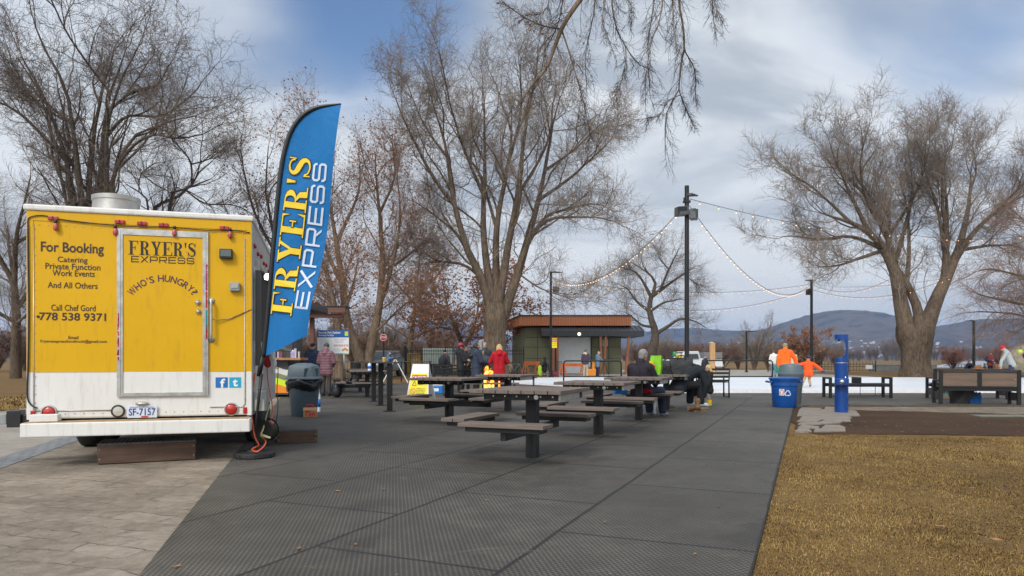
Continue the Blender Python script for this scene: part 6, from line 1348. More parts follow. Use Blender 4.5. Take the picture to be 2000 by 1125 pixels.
# -- big central tree
Yc_=42; Z=lambda pts,dy:pxl(pts,Yc_,dy,(740,20),1.654)
C_l=[([(372,1000),(330,860),(290,780),(250,620),(230,480),(180,330),(140,180)],.34,.032,-2),([(375,980),(345,800),(335,600),(340,430),(330,250),(300,110)],.32,.032,2),([(380,950),(385,700),(420,520),(440,380),(400,240),(380,90)],.30,.032,4),([(385,960),(420,760),(450,600),(470,420),(500,280),(520,90)],.32,.032,-4),
 ([(400,990),(450,840),(490,700),(530,560),(560,400),(600,250),(640,130)],.36,.032,1),([(430,900),(480,760),(540,690),(640,685),(740,700),(820,740)],.20,.03,-3),([(470,740),(540,650),(620,620),(720,600),(820,640)],.14,.03,3),([(510,620),(600,560),(700,480),(790,400)],.13,.03,-2),
 ([(300,800),(240,700),(140,620),(50,560)],.15,.03,3),([(250,620),(180,540),(110,420),(50,290)],.15,.03,-3),([(320,850),(260,810),(180,805),(90,820)],.12,.025,1),([(540,520),(640,440),(730,340),(790,300)],.11,.03,2),([(450,850),(520,900),(600,930),(670,955)],.07,.015,-2),([(335,600),(270,450),(230,300),(210,150)],.12,.026,-5),([(450,600),(540,430),(570,260),(590,120)],.12,.026,5),([(385,700),(330,520),(260,380),(250,200)],.12,.026,5),([(400,500),(460,300),(450,120)],.11,.026,-3),([(235,500),(150,380),(90,250),(70,200)],.10,.03,2)]
base=(-1.1,42,0)
build_tree('bare_tree','huge bare tree with many upright limbs in the middle of the picture',base,[(Z(p,dy),a,b_) for p,a,b_,dy in C_l],SPX(.075,.9),bk_grey,mtwig,1,cut=.83,trunk=([(-1.05,42,-.1),(-1.08,42,.35),(-1.1,42,1.0),(-1.12,42,2.3),(-1.05,42,3.6),(-.98,42,4.6)],[1.0,.80,.70,.66,.74,.55]),lumps=.10)
# -- forked tree on the right
Yd=45; Z=lambda pts,dy:pxl(pts,Yd,dy,(1440,160),2.009)
D_l=[([(672,1010),(640,880),(600,740),(530,630),(440,570),(320,540),(200,500),(95,440)],.62,.032,-2),([(625,790),(590,600),(540,450),(470,320),(430,190)],.30,.032,2),([(700,1000),(722,900),(685,780),(650,680),(660,500),(640,300),(670,160)],.40,.032,3),([(725,1010),(790,840),(850,720),(900,600),(940,420),(950,250),(915,120)],.60,.032,1),
 ([(805,800),(800,620),(760,480),(740,350),(790,180)],.26,.032,-3),([(850,720),(940,580),(1050,480),(1140,430),(1210,340)],.26,.032,-2),([(800,640),(830,450),(840,250),(800,100)],.22,.032,3),([(890,660),(980,645),(1080,640),(1160,600)],.14,.03,-1),([(540,650),(440,690),(340,730),(240,745),(170,700)],.15,.03,-3),([(560,650),(450,600),(340,610),(220,600),(120,640)],.16,.03,3),
 ([(480,600),(380,440),(300,330),(240,240)],.17,.026,-3),([(400,565),(280,430),(180,350),(100,310)],.14,.03,2),([(940,420),(1010,300),(1040,130)],.16,.026,3),([(655,560),(710,400),(690,200)],.16,.026,-4),([(600,620),(520,420),(400,260),(360,170)],.18,.026,4),([(1000,530),(1090,380),(1110,200)],.14,.026,-3),([(590,600),(480,480),(420,330),(440,150)],.15,.026,-4),([(655,700),(700,560),(740,400),(730,230),(720,100)],.20,.03,1),([(805,700),(760,520),(690,340),(720,180)],.16,.03,-2),([(700,800),(740,620),(770,420),(760,200)],.18,.03,4)]
base=(26.7,45,0)
build_tree('bare_tree','big bare tree with thick forked trunk on the right beyond the ice',base,[(Z(p,dy),a,b_) for p,a,b_,dy in D_l],SPX(.09,.9),bk_grey,mtwig,2,cut=.77,trunk=([(26.65,45,-.1),(26.62,45,.3),(26.6,45,.9),(26.6,45,1.8),(26.55,45,2.7),(26.6,45,3.3)],[1.10,.88,.82,.90,1.10,1.12]),lumps=.10)
# -- left multi-stemmed trees behind the trailer
Yl=34; Z=lambda pts,dy:pxl(pts,Yl,dy,(0,0),2.679)
L_l=[([(500,1900),(400,1100),(390,850),(330,560),(230,300),(140,130)],.30,.032,-2),([(495,1900),(370,1080),(300,900),(270,640),(180,350),(90,180)],.28,.032,2),([(505,1900),(440,1080),(440,800),(430,550),(380,380),(330,200),(300,20)],.32,.032,-3),([(510,1900),(455,1050),(460,750),(470,450),(510,250),(480,100),(430,-60)],.30,.032,3),([(515,1900),(500,1080),(500,700),(520,450),(560,250),(650,20)],.32,.032,1),([(520,1900),(540,1050),(545,700),(620,500),(720,330),(800,110)],.30,.032,-2),
 ([(525,1900),(590,1000),(610,900),(680,740),(760,680),(860,640),(980,600),(1120,540),(1230,450)],.26,.026,1),([(520,560),(700,460),(860,460),(1000,330)],.13,.03,-2),([(420,700),(250,560),(130,440),(-20,370)],.14,.03,2),([(390,850),(200,640),(60,590),(-80,560)],.13,.03,-3),([(560,680),(640,560),(780,540),(900,400),(960,230)],.14,.03,3),([(620,900),(720,790),(850,740),(1000,760),(1230,720)],.12,.03,-2),([(430,520),(300,300),(250,60)],.12,.026,4),([(520,430),(420,220),(380,-80)],.12,.026,-4),([(640,480),(640,280),(600,50)],.12,.026,4),([(270,640),(120,500),(20,250)],.12,.026,-1),([(300,850),(140,760),(-30,700)],.10,.03,3)]
p0=wp(190,735,Yl); base=(p0.x,Yl,0)
build_tree('bare_tree','tall many stemmed bare tree rising behind the yellow trailer',base,[(Z(p,dy),a,b_) for p,a,b_,dy in L_l],SPX(.05,.72),bk_dark,mtwigd,3,trunk=([(p0.x,Yl,-.1),(p0.x,Yl,.8),(p0.x,Yl,1.6)],[.95,.75,.6]))
Ym=40; Z=lambda pts,dy:pxl(pts,Ym,dy,(0,0),2.679)
M_l=[([(800,1950),(790,1100),(830,1040),(930,970),(985,860),(1080,760),(1190,640)],.36,.026,2),([(800,1950),(780,1090),(740,1010),(660,960),(560,930)],.26,.026,-2),([(830,1950),(900,1110),(960,1030),(1080,985),(1210,940),(1320,900)],.26,.03,-1),([(810,1950),(860,1100),(850,950),(800,830),(870,700)],.22,.026,3),([(930,970),(960,850),(900,720),(960,560)],.14,.03,-3),([(960,1030),(1050,1080),(1180,1060),(1280,1080)],.12,.03,2),([(740,1010),(720,900),(760,800)],.12,.03,2),([(1000,850),(1120,840),(1250,800)],.1,.02,-2)]
p0=wp(303,735,Ym); base=(p0.x,Ym,0)
build_tree('bare_tree','dark crooked bare tree showing over the right end of the trailer roof',base,[(Z(p,dy),a,b_) for p,a,b_,dy in M_l],SP(.04,.8),bk_dark,mtwigd,4)
Y1=41; Z=lambda pts,dy:pxl(pts,Y1,dy)
N_l=[([(30,738),(38,640),(45,560),(60,470),(90,380),(110,300)],.34,.032,-2),([(32,738),(28,640),(10,560),(-20,470),(-40,380)],.28,.032,2),([(40,610),(80,540),(130,470),(160,400)],.16,.03,2),([(30,640),(-20,600),(-70,560)],.14,.03,-2),([(45,560),(20,460),(30,340)],.16,.03,-3),([(60,470),(120,420),(170,360)],.12,.03,3),([(40,640),(90,610),(140,600)],.10,.03,-2)]
p0=gp(30,738); base=(p0.x,p0.y,0)
build_tree('bare_tree','grey twiggy bare tree at the left edge beside the trailer',base,[(Z(p,dy),a,b_) for p,a,b_,dy in N_l],SP(.04,.95),bk_grey,mtwig,5)
# -- trees behind the flag and left of the middle
Y2=45; Z=lambda pts,dy:pxl(pts,Y2,dy)
Q_l=[([(545,738),(548,600),(545,500),(530,400),(540,310),(560,240)],.26,.026,-2),([(548,600),(520,520),(495,440),(480,370)],.14,.03,2),([(547,540),(580,460),(600,360),(590,270)],.16,.03,2),([(545,500),(510,420),(500,330),(515,260)],.13,.03,-3),([(550,600),(600,540),(640,500)],.1,.03,-1)]
p0=wp(545,735,Y2); build_tree('rust_leaf_tree','dark tree with clinging rust leaves half hidden by the flag',(p0.x,Y2,0),[(Z(p,dy),a,b_) for p,a,b_,dy in Q_l],SP(.05,.8),bk_dark,mtwigd,6,leaves=(3000,.08,mrl,lambda S:S[:,2]>6))
Y3=42; Z=lambda pts,dy:pxl(pts,Y3,dy)
R_l=[([(712,742),(700,690),(684,640),(676,570),(668,480),(655,380),(640,290)],.40,.032,-2),([(718,742),(732,660),(742,590),(745,500),(735,400),(720,300),(735,220)],.38,.032,2),([(676,570),(640,500),(615,420),(605,330)],.16,.03,3),([(742,590),(770,520),(790,430),(785,330)],.16,.03,-3),([(684,640),(640,600),(590,590)],.12,.03,-2),([(745,520),(800,480),(840,430)],.12,.03,2),([(735,420),(770,340),(765,250)],.13,.03,-2),([(670,490),(700,380),(690,260)],.14,.03,3),([(735,640),(800,590),(850,570)],.10,.03,-2),([(660,420),(625,340),(640,240)],.12,.03,-3)]
p0=gp(715,742); build_tree('rust_leaf_tree','tall double stemmed tree speckled with rust leaves right of the flag',(p0.x,p0.y,0),[(Z(p,dy),a,b_) for p,a,b_,dy in R_l],SP(.05,.85),bk_tan,mtwigr,7,leaves=(6500,.075,mrl,None))
Y4=36; Z=lambda pts,dy:pxl(pts,Y4,dy)
S_l=[([(664,746),(664,680),(662,620),(650,560),(640,480)],.34,.08,-1),([(662,640),(690,560),(700,480)],.16,.026,1),([(660,620),(620,560),(580,540)],.12,.03,1)]
p0=gp(664,743); build_tree('bare_tree','peeling brown trunk standing behind the park notice board',(p0.x,p0.y,0),[(Z(p,dy),a,b_) for p,a,b_,dy in S_l],SP(.05,.7),bk_tan,mtwigr,8,leaves=(1500,.08,mrl,None))
Y5=56; Z=lambda pts,dy:pxl(pts,Y5,dy)
T_l=[([(795,732),(800,690),(807,640),(815,570),(822,500),(830,430)],.30,.026,-1),([(802,670),(760,640),(710,610),(670,600)],.12,.03,2),([(804,660),(850,640),(880,632),(910,620)],.14,.03,-2),([(812,600),(770,550),(740,500)],.12,.03,-2),([(815,580),(860,530),(880,470)],.12,.03,2),([(820,510),(800,450),(790,390)],.10,.03,2)]
p0=wp(795,731,Y5); build_tree('pale_leaf_tree','slim pale tree with sparse leaves behind the standing counter',(p0.x,Y5,0),[(Z(p,dy),a,b_) for p,a,b_,dy in T_l],SP(.04,.75),bk_tan,mtwigr,9,leaves=(3500,.10,mpl,None))
Y6=58; Z=lambda pts,dy:pxl(pts,Y6,dy)
U_l=[([(902,732),(905,690),(895,650),(878,610),(868,560),(862,520)],.34,.032,-2),([(905,680),(925,640),(932,590),(925,540)],.24,.032,2),([(895,650),(860,640),(835,620)],.12,.03,-2),([(880,610),(840,580),(830,550)],.12,.03,2),([(925,640),(960,620),(1000,600),(1030,590)],.13,.03,-1),([(932,600),(970,560),(990,530)],.12,.03,2),([(905,660),(950,660),(985,650)],.1,.02,-3)]
p0=wp(902,731,Y6); build_tree('rust_leaf_tree','low spreading tree thick with orange brown leaves behind the big trunk',(p0.x,Y6,0),[(Z(p,dy),a,b_) for p,a,b_,dy in U_l],SP(.02,.75),bk_tan,mtwigr,10,leaves=(11000,.125,mrl,None))
# -- crooked tree behind the tallest lamp post
Y7=65; Z=lambda pts,dy:pxl(pts,Y7,dy,(1060,340),2.96)
V_l=[([(610,1090),(640,1000),(655,920),(630,830),(625,760),(640,700),(665,640),(640,580),(600,540),(590,450),(640,400)],.55,.032,1),([(640,720),(570,600),(510,560),(470,560),(430,520)],.24,.03,-2),([(640,700),(700,660),(760,620),(840,570),(890,540),(950,500)],.24,.03,2),([(625,780),(550,720),(500,650),(440,620)],.18,.03,2),([(655,920),(720,880),(780,840),(840,845),(900,880),(960,930)],.22,.03,-2),([(640,860),(570,860),(500,820),(430,790)],.16,.03,-2),([(690,660),(720,560),(750,480),(770,420)],.16,.03,-3),([(640,790),(720,740),(800,720),(880,690)],.16,.03,3),([(600,560),(540,500),(520,450)],.12,.03,3),([(840,570),(880,620),(920,680)],.1,.03,-2),([(720,560),(680,480),(690,430)],.1,.03,2)]
p0=wp(1265,725,Y7); build_tree('bare_tree','crooked round crowned bare tree behind the tallest lamp post',(p0.x,Y7,0),[(Z(p,dy),a,b_) for p,a,b_,dy in V_l],SP(.02,.8),bk_dark,mtwigd,11)
# -- tree leaning in from the right edge
Y8=38; Z=lambda pts,dy:pxl(pts,Y8,dy)
W_l=[([(2130,745),(2120,620),(2080,540),(2020,500),(1970,460),(1945,410)],.45,.032,-2),([(2115,640),(2050,600),(1990,590),(1930,575),(1890,560)],.18,.03,1),([(2122,680),(2060,650),(2000,630),(1955,648),(1905,630)],.18,.03,-1),([(2080,540),(2010,540),(1950,520),(1910,520)],.14,.03,2),([(2020,500),(2000,440),(1990,390)],.14,.03,2),([(2060,600),(2000,560),(1930,545)],.12,.03,-2),([(2050,640),(1990,610),(1920,605)],.10,.03,2)]
p0=wp(2130,735,Y8); build_tree('bare_tree','bare tree leaning in from the right edge with drooping branch ends',(p0.x,Y8,0),[(Z(p,dy),a,b_) for p,a,b_,dy in W_l],SP(-.02,.8),bk_grey,mtwigr,12)
# -- branches hanging from a limb overhead; its trunk stands right of the camera
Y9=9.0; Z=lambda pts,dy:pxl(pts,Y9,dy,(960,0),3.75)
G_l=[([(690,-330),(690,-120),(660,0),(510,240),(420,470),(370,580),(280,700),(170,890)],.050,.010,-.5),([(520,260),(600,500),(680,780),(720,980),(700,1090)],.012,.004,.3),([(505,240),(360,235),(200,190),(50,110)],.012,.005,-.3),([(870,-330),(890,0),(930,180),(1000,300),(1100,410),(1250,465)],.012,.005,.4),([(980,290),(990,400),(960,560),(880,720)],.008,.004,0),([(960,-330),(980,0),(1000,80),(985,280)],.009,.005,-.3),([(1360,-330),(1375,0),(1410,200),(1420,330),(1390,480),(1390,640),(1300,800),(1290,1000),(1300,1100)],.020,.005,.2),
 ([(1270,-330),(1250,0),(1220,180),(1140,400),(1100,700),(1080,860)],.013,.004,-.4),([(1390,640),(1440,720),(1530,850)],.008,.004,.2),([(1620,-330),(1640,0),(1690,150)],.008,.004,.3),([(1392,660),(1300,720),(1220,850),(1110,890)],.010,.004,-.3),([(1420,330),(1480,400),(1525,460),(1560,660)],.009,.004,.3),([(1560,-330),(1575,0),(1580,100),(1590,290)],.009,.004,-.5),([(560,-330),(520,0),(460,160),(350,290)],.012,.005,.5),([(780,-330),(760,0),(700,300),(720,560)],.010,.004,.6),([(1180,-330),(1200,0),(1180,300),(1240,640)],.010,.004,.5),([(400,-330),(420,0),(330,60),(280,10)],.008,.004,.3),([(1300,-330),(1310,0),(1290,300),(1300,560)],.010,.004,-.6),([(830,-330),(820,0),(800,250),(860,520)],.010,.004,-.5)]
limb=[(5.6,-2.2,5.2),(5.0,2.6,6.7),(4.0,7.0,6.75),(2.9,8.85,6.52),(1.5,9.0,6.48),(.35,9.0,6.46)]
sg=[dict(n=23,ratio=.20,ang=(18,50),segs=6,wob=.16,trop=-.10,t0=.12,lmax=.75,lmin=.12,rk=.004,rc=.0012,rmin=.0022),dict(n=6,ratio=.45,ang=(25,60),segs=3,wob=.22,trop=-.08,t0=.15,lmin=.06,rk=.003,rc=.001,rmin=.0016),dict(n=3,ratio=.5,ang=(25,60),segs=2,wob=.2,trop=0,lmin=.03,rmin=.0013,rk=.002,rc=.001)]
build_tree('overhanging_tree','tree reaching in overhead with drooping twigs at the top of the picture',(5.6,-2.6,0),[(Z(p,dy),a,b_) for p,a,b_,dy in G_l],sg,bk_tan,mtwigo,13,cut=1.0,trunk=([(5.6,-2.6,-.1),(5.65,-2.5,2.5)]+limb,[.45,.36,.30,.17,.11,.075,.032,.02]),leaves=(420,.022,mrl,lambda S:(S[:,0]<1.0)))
# -- small trees and brush by the river: a few models, copied
def shrub_limbs(seed,h,w_,n_):
    r=random.Random(seed); out=[]
    for k in range(n_):
        a=r.uniform(0,6.28); e=r.uniform(.1,1)**.7*w_; hh=h*r.uniform(.6,1); out.append(([(r.uniform(-.25,.25),r.uniform(-.25,.25),-.05),(e*.25*math.cos(a),e*.25*math.sin(a),hh*.35),(e*.65*math.cos(a),e*.65*math.sin(a),hh*.7),(e*math.cos(a),e*math.sin(a),hh)],.05+.012*h,.015))
    return out
ss_=[dict(n=10,ratio=.40,ang=(20,55),segs=5,wob=.2,trop=.05,t0=.15,rk=.010,rc=.006,rmin=.010),dict(n=9,ratio=.5,ang=(20,55),segs=3,wob=.22,trop=.05,t0=.1,rmin=.009,rk=.008),dict(n=5,ratio=.5,ang=(20,55),segs=2,wob=.2,trop=.04,rmin=.008,lmin=.25,tip=.7)]
kinds=[]
for i,(h,w_,n_,tw,lv) in enumerate(((6.2,2.8,7,mtwig,None),(3.4,2.8,10,mtwigr,None),(4.8,3.6,9,mtwigr,(2600,.11,mrl,None)),(3.0,1.6,9,M('red_osier_twigs',(.24,.12,.10),.8,.2,.6),None))):
    kinds.append(build_tree('small_bare_tree' if i in(0,) else 'bare_shrub','x',(0,0,0),shrub_limbs(30+i,h,w_,n_),ss_,bk_grey,tw,40+i,leaves=lv,cat='tree' if i==0 else 'shrub'))
used=[False]*4
def put(k,px,Y,s,label,group,rz):
    src=kinds[k]; x=(px-1000)/F*Y
    if not used[k]: o=src; used[k]=True; o['label']=label; o.location=(x,Y,0); o.rotation_euler=(0,0,rz)
    else: o=copy_tree(src,label,(x,Y,0),rz)
    o['group']=group; o.scale=(s,s,s*rt.uniform(.9,1.1)); return o
for ch in list(C.objects):
    if ch.parent: CH.setdefault(ch.parent.name,[]).append(ch)
put(0,1470,72,1.0,'slender bare tree standing behind the short thin lamp post','bare trees by the river',.3)
put(2,1560,75,1.05,'bush with leftover rust leaves behind the orange jacketed skater','brush by the river',1.0)
put(0,1300,80,.75,'small bare tree seen right behind the tallest lamp post','bare trees by the river',2.2)
put(0,760,70,1.1,'bare tree behind the small red stop sign','bare trees by the river',4.0)
put(3,1862,75,.95,'red twigged shrub left of the far right lamp post','red twigged shrubs',1)
put(3,1945,78,1.0,'red twigged shrub just behind the person in the red vest','red twigged shrubs',3)
lab='reddish brown bare bush in the brush along the river bank'
bk_pos=[(1250,78,.95),(1285,84,1.1),(1325,76,.9),(1350,88,1.1),(1375,80,.85),(1410,86,1.15),(1440,78,.9),(1500,84,1.0),(1525,78,.85),(1600,86,.95),(1630,92,.8)]
for i,(px,Y,s) in enumerate(bk_pos): put(1,px,Y,s,lab,'brush by the river',rt.uniform(0,6))
lab='brown bare bush in the thicket seen between the left hand trunks'
for i,(px,Y,s) in enumerate([(640,66,1.3),(690,70,1.4),(730,64,1.1),(775,72,1.4),(830,68,1.2),(600,72,1.4),(560,62,1.2),(865,74,1.3)]): put(1,px,Y,s,lab,'thicket behind the left hand trees',rt.uniform(0,6))
lab='brown bare bush in the thicket left of the trailer'
for i,(px,Y,s) in enumerate([(0,62,1.3),(-50,66,1.5),(45,70,1.3),(480,70,1.4),(420,66,1.3)]): put(1,px,Y,s,lab if px<100 else 'brown bare bush in the thicket behind the trailer roof','thicket behind the trailer',rt.uniform(0,6))
# far wood on the other shore: one mass
def mini(seed,n_):
    rng=np.random.RandomState(seed); parts=[]
    return parts
rng=np.random.RandomState(77); P0=[];R0=[]
for k in range(520):
    px=rng.uniform(1120,2120) if k<420 else rng.uniform(500,1120); Y=rng.uniform(545,640); x=(px-1000)/F*Y
    h=rng.uniform(6,15)*(1.35 if 1690<px<1790 else 1.0)*(.75 if px>1850 else 1)
    for q in range(9):
        a=rng.uniform(0,6.28); e=rng.uniform(.1,.35)*h; P0.append([[x,Y,0],[x+e*.3*math.cos(a),Y+e*.3*math.sin(a),h*.45],[x+e*math.cos(a),Y+e*math.sin(a),h*rng.uniform(.75,1)]]); R0.append([.35,.2,.08])
P0=np.array(P0);R0=np.array(R0); parts=[tubes(P0,R0,4)]; Pq,Rq,_=spawn(P0,R0,np.full(len(P0),9.0),dict(n=9,ratio=.42,ang=(20,60),segs=2,wob=.2,trop=.05,rmin=.09,rk=.01,rc=.05),rng); parts.append(tubes(Pq,Rq,3)); Pq,Rq,_=spawn(Pq,Rq,np.full(len(Pq),3.6),dict(n=3,ratio=.6,ang=(25,60),segs=1,wob=.2,trop=.03,rmin=.07,rk=.01,rc=.04),rng); parts.append(tubes(Pq,Rq,3))
v,f=merge(parts); struct('far_shore_wood',npmesh('far_shore_wood',v,f),M('far_wood_twigs',(.16,.125,.105),.95,.35,.02),kind='stuff')
# ================================================================ people
def cloth(name,col,quilt=0,rough=.8,var=.18,bump=.35):
    if name in MATS: return MATS[name]
    m,n,l,b,c=gmat(name); P=c.outputs['Object']; a1=nnode(n,l,P,5,5,.65); a2=nnode(n,l,P,9,5,.6,1.2)
    l.new(mixc(n,l,a1,tuple(x*(1-var) for x in col),tuple(min(1,x*(1+var)) for x in col)),b.inputs['Base Color']); b.inputs['Roughness'].default_value=rough; b.inputs['Specular IOR Level'].default_value=.3
    h=mth(n,l,'MULTIPLY',a2,1.0)
    if quilt:
        sp=n.new('ShaderNodeSeparateXYZ'); l.new(P,sp.inputs[0]); w_=mth(n,l,'ABSOLUTE',mth(n,l,'SINE',mth(n,l,'MULTIPLY',sp.outputs[2],math.pi/quilt))); h=mth(n,l,'ADD',h,mth(n,l,'MULTIPLY',mth(n,l,'POWER',w_,.5),1.6))
    bumpn(n,l,b,h,bump,.05); MATS[name]=m; return m
skin=M('skin_light',(.50,.29,.21),.55,.08,20); skin2=M('skin_tan',(.38,.205,.13),.55,.08,20)
hair_g=M('grey_hair',(.26,.25,.24),.6,.35,60,bump=.5); hair_b=M('blonde_hair',(.52,.36,.16),.55,.3,50,bump=.5); hair_k=M('black_hair',(.012,.010,.010),.4,.3,50,bump=.4); hair_br=M('brown_hair',(.10,.06,.035),.55,.3,50,bump=.4)
shoe_k=M('black_shoe',(.02,.02,.02),.5,.2,20); shoe_b=M('brown_boot',(.16,.085,.04),.6,.25,14,bump=.2)
def remesh(o,vx,it=2):
    m=o.modifiers.new('one_surface','REMESH'); m.mode='VOXEL'; m.voxel_size=vx; m.use_smooth_shade=True
    s=o.modifiers.new('soften','SMOOTH'); s.factor=.5; s.iterations=it; return o
def person(label,loc,h=1.72,yaw=0,lean=0,J=None,top=None,legs=None,shoe=None,hat=None,hair=None,face=True,hem=.80,puffy=.0,hood=None,sk=None,vx=.013,group=None,collar=None,armr=1.0,tilt=0,child=False,skate=False,hemw=1.0,thick=1.0):
    """joints in a 1.75 m figure facing +y; J overrides joints after the lean"""
    s=h/1.75; t=thing('person',label,'person',loc,yaw,group); sk=sk or skin
    j=dict(head=(0,.025,1.635),neck=(0,-.01,1.50),chest=(0,0,1.30),waist=(0,0,1.07),pelvis=(0,0,.95),
      hip_l=(-.085,0,.92),hip_r=(.085,0,.92),knee_l=(-.10,.02,.50),knee_r=(.10,.02,.50),ank_l=(-.105,-.02,.085),ank_r=(.105,-.02,.085),
      sh_l=(-.18,-.01,1.425),sh_r=(.18,-.01,1.425),el_l=(-.245,-.03,1.14),el_r=(.245,-.03,1.14),wr_l=(-.25,.06,.90),wr_r=(.25,.06,.90))
    j={k:Vector(v) for k,v in j.items()}
    if lean:
        pv=Vector((0,0,.95)); q=Matrix.Rotation(-R(lean),3,'X')
        for k in ('head','neck','chest','waist','sh_l','sh_r','el_l','el_r','wr_l','wr_r'): j[k]=q@(j[k]-pv)+pv
    for k,v in (J or {}).items(): j[k]=Vector(v)
    if child: # larger head, shorter limbs are given by the joints passed in
        pass
    up=(j['head']-j['neck']).normalized(); hk=1.28 if child else 1.0
    fwd=Vector((0,1,0)); fwd=(fwd-up*fwd.dot(up)).normalized()
    if tilt: fwd=Matrix.Rotation(R(tilt),3,up.cross(fwd) if tilt else 'X')@fwd
    if J and 'look' in J: fwd=Vector(J['look']).normalized()
    sx=fwd.cross(up).normalized(); up2=sx.cross(fwd).normalized(); Qh=Matrix((sx,fwd,up2)).transposed()
    hc=j['head']; hp=lambda x,y,z:(hc+Qh@Vector((x,y,z))*hk)
    S=lambda v:Vector(v)*s
    b=MB()
    def c_(g,a,bb,ra,rb,k=10): g.cap(S(a),S(bb),ra*s,rb*s,k)
    b.ell(S(hp(0,-.005,.02)),(.076*s*hk,.092*s*hk,.098*s*hk),14,10,Qh); b.ell(S(hp(0,.018,-.045)),(.058*s*hk,.066*s*hk,.068*s*hk),12,8,Qh)
    b.cap(S(hp(0,.088,-.002)),S(hp(0,.105,-.025)),.010*s*hk,.015*s*hk,8)
    for q in (-1,1): b.ell(S(hp(q*.077,-.01,-.005)),(.012*s*hk,.022*s*hk,.030*s*hk),8,6,Qh)
    c_(b,j['neck']-up*.05,hc-up*.06*hk,.058,.052)
    th=thick
    def torso(g,inf,z_lo=None):
        for q in (-1,1):
            shd=j['sh_l' if q<0 else 'sh_r']; hp_=j['hip_l' if q<0 else 'hip_r']
            a=j['chest']+(shd-j['chest'])*.45; w_=j['waist']+(hp_-j['pelvis'])*.75
            c_(g,shd*.82+j['neck']*.18-up*.035,a,.072*th+inf,.105*th+inf); c_(g,a,w_,.105*th+inf,.098*th+inf); c_(g,w_,j['pelvis']+(hp_-j['pelvis'])*.8,.098*th+inf,.108*th+inf)
        c_(g,j['neck'],j['chest'],.075+inf,.10*th+inf)
    def limb(g,a,m,e,r0,r1,r2,inf,fr=1.0):
        e2=m+(e-m)*fr; c_(g,a,m,r0+inf,r1+inf); c_(g,m,e2,r1+inf,r2+inf)
    torso(b,0)
    for q in 'lr':
        limb(b,j['sh_'+q],j['el_'+q],j['wr_'+q],.052,.040,.028,0); limb(b,j['hip_'+q],j['knee_'+q],j['ank_'+q],.082,.055,.040,0)
        # hand: palm, four fingers, thumb
        d=(j['wr_'+q]-j['el_'+q]).normalized(); g0=Vector(J['hand_'+q]).normalized() if J and 'hand_'+q in J else d
        sd=g0.cross(Vector((1,0,0)) if abs(g0.x)<.8 else Vector((0,1,0))).normalized(); nm=sd.cross(g0); w0=j['wr_'+q]; k=.8 if child else 1
        for f in (-1,1): c_(b,w0+g0*.02,w0+sd*f*.022*k+g0*.085*k,.024*k,.018*k,8)
        for f,ln in ((-1.5,.058),(-.5,.07),(.5,.066),(1.5,.05)):
            a=w0+g0*.092*k+sd*f*.017*k; m=a+g0*ln*.5*k+nm*.008; c_(b,a,m,.0105*k,.0100*k,7); c_(b,m,m+(g0*.85+nm*.5).normalized()*ln*.5*k,.0100*k,.0090*k,7)
        ts=-1 if q=='l' else 1; a=w0+g0*.035*k+sd*.024*k; c_(b,a,a+(sd*.75+g0*.65).normalized()*.045*k,.013*k,.011*k,7); m=a+(sd*.75+g0*.65).normalized()*.045*k; c_(b,m,m+(g0*.9+sd*.2).normalized()*.03*k,.011*k,.009*k,7)
        fd=Vector(J['foot_'+q]) if J and 'foot_'+q in J else Vector((.02*(1 if q=='r' else -1),.15,-.05)); c_(b,j['ank_'+q]-Vector((0,0,.03)),j['ank_'+q]+fd,.038,.030)
    body=remesh(obj('body',b,sk,t),vx*s if s>.9 else vx*.8)
    if face:
        for q in (-1,1): obj('eye',MB().ell(S(hp(q*.031,.082,.015)),(.0115*s*hk,.006*s,.0075*s*hk),8,6,Qh),M('eye_dark',(.03,.02,.015),.3),body)
        obj('mouth',MB().ell(S(hp(0,.083,-.058)),(.022*s*hk,.006*s,.006*s*hk),8,6,Qh),M('lip_colour',(.36,.13,.11),.5),body)
    # trousers
    if legs:
        g=MB(); inf=.018*th
        for q in 'lr':
            limb(g,j['hip_'+q],j['knee_'+q],j['ank_'+q],.085*th,.060*th,.052*th,inf,.93); c_(g,j['pelvis'],j['hip_'+q],.115*th,.10*th)
        c_(g,j['pelvis'],j['waist']*.5+j['pelvis']*.5,.125*th,.118*th); remesh(obj('trousers',g,legs,t),vx*s*1.1,3)
    # jacket
    if top:
        g=MB(); inf=.024+puffy; torso(g,inf)
        for q in 'lr': limb(g,j['sh_'+q],j['el_'+q],j['wr_'+q],.054*armr,.046*armr,.038*armr,inf*.9,.94)
        ax=(j['waist']-j['pelvis']).normalized()
        for q in (-1,1):
            hp_=j['hip_l' if q<0 else 'hip_r']; o_=(hp_-j['pelvis']); lo=j['pelvis']+o_*1.0*hemw+ax*(hem-.95)*1.0
            c_(g,j['pelvis']+o_*.75,lo,.112*th+inf*.7,.098*th+inf*hemw)
        c_(g,j['pelvis'],j['pelvis']+ax*(hem-.95),.11*th+inf*.7,.10*th+inf*hemw)
        if collar: c_(g,j['neck']-up*.03,j['neck']+up*.045,.078,.074)
        if hood=='down': 
            bk=-fwd; p=j['neck']-up*.01+bk*.07; g.ell(S(p),(.115*s,.07*s,.085*s),12,8,Qh); g.ell(S(p-up*.07+bk*.03),(.095*s,.05*s,.08*s),12,8,Qh)
        if hood=='up': g.ell(S(hp(0,-.03,.015)),(.105*s*hk,.112*s*hk,.125*s*hk),14,10,Qh); c_(g,j['neck']-up*.02,hc-up*.05-fwd*.035,.085,.085)
        jk=remesh(obj('jacket',g,top,t),vx*s*1.05,3)
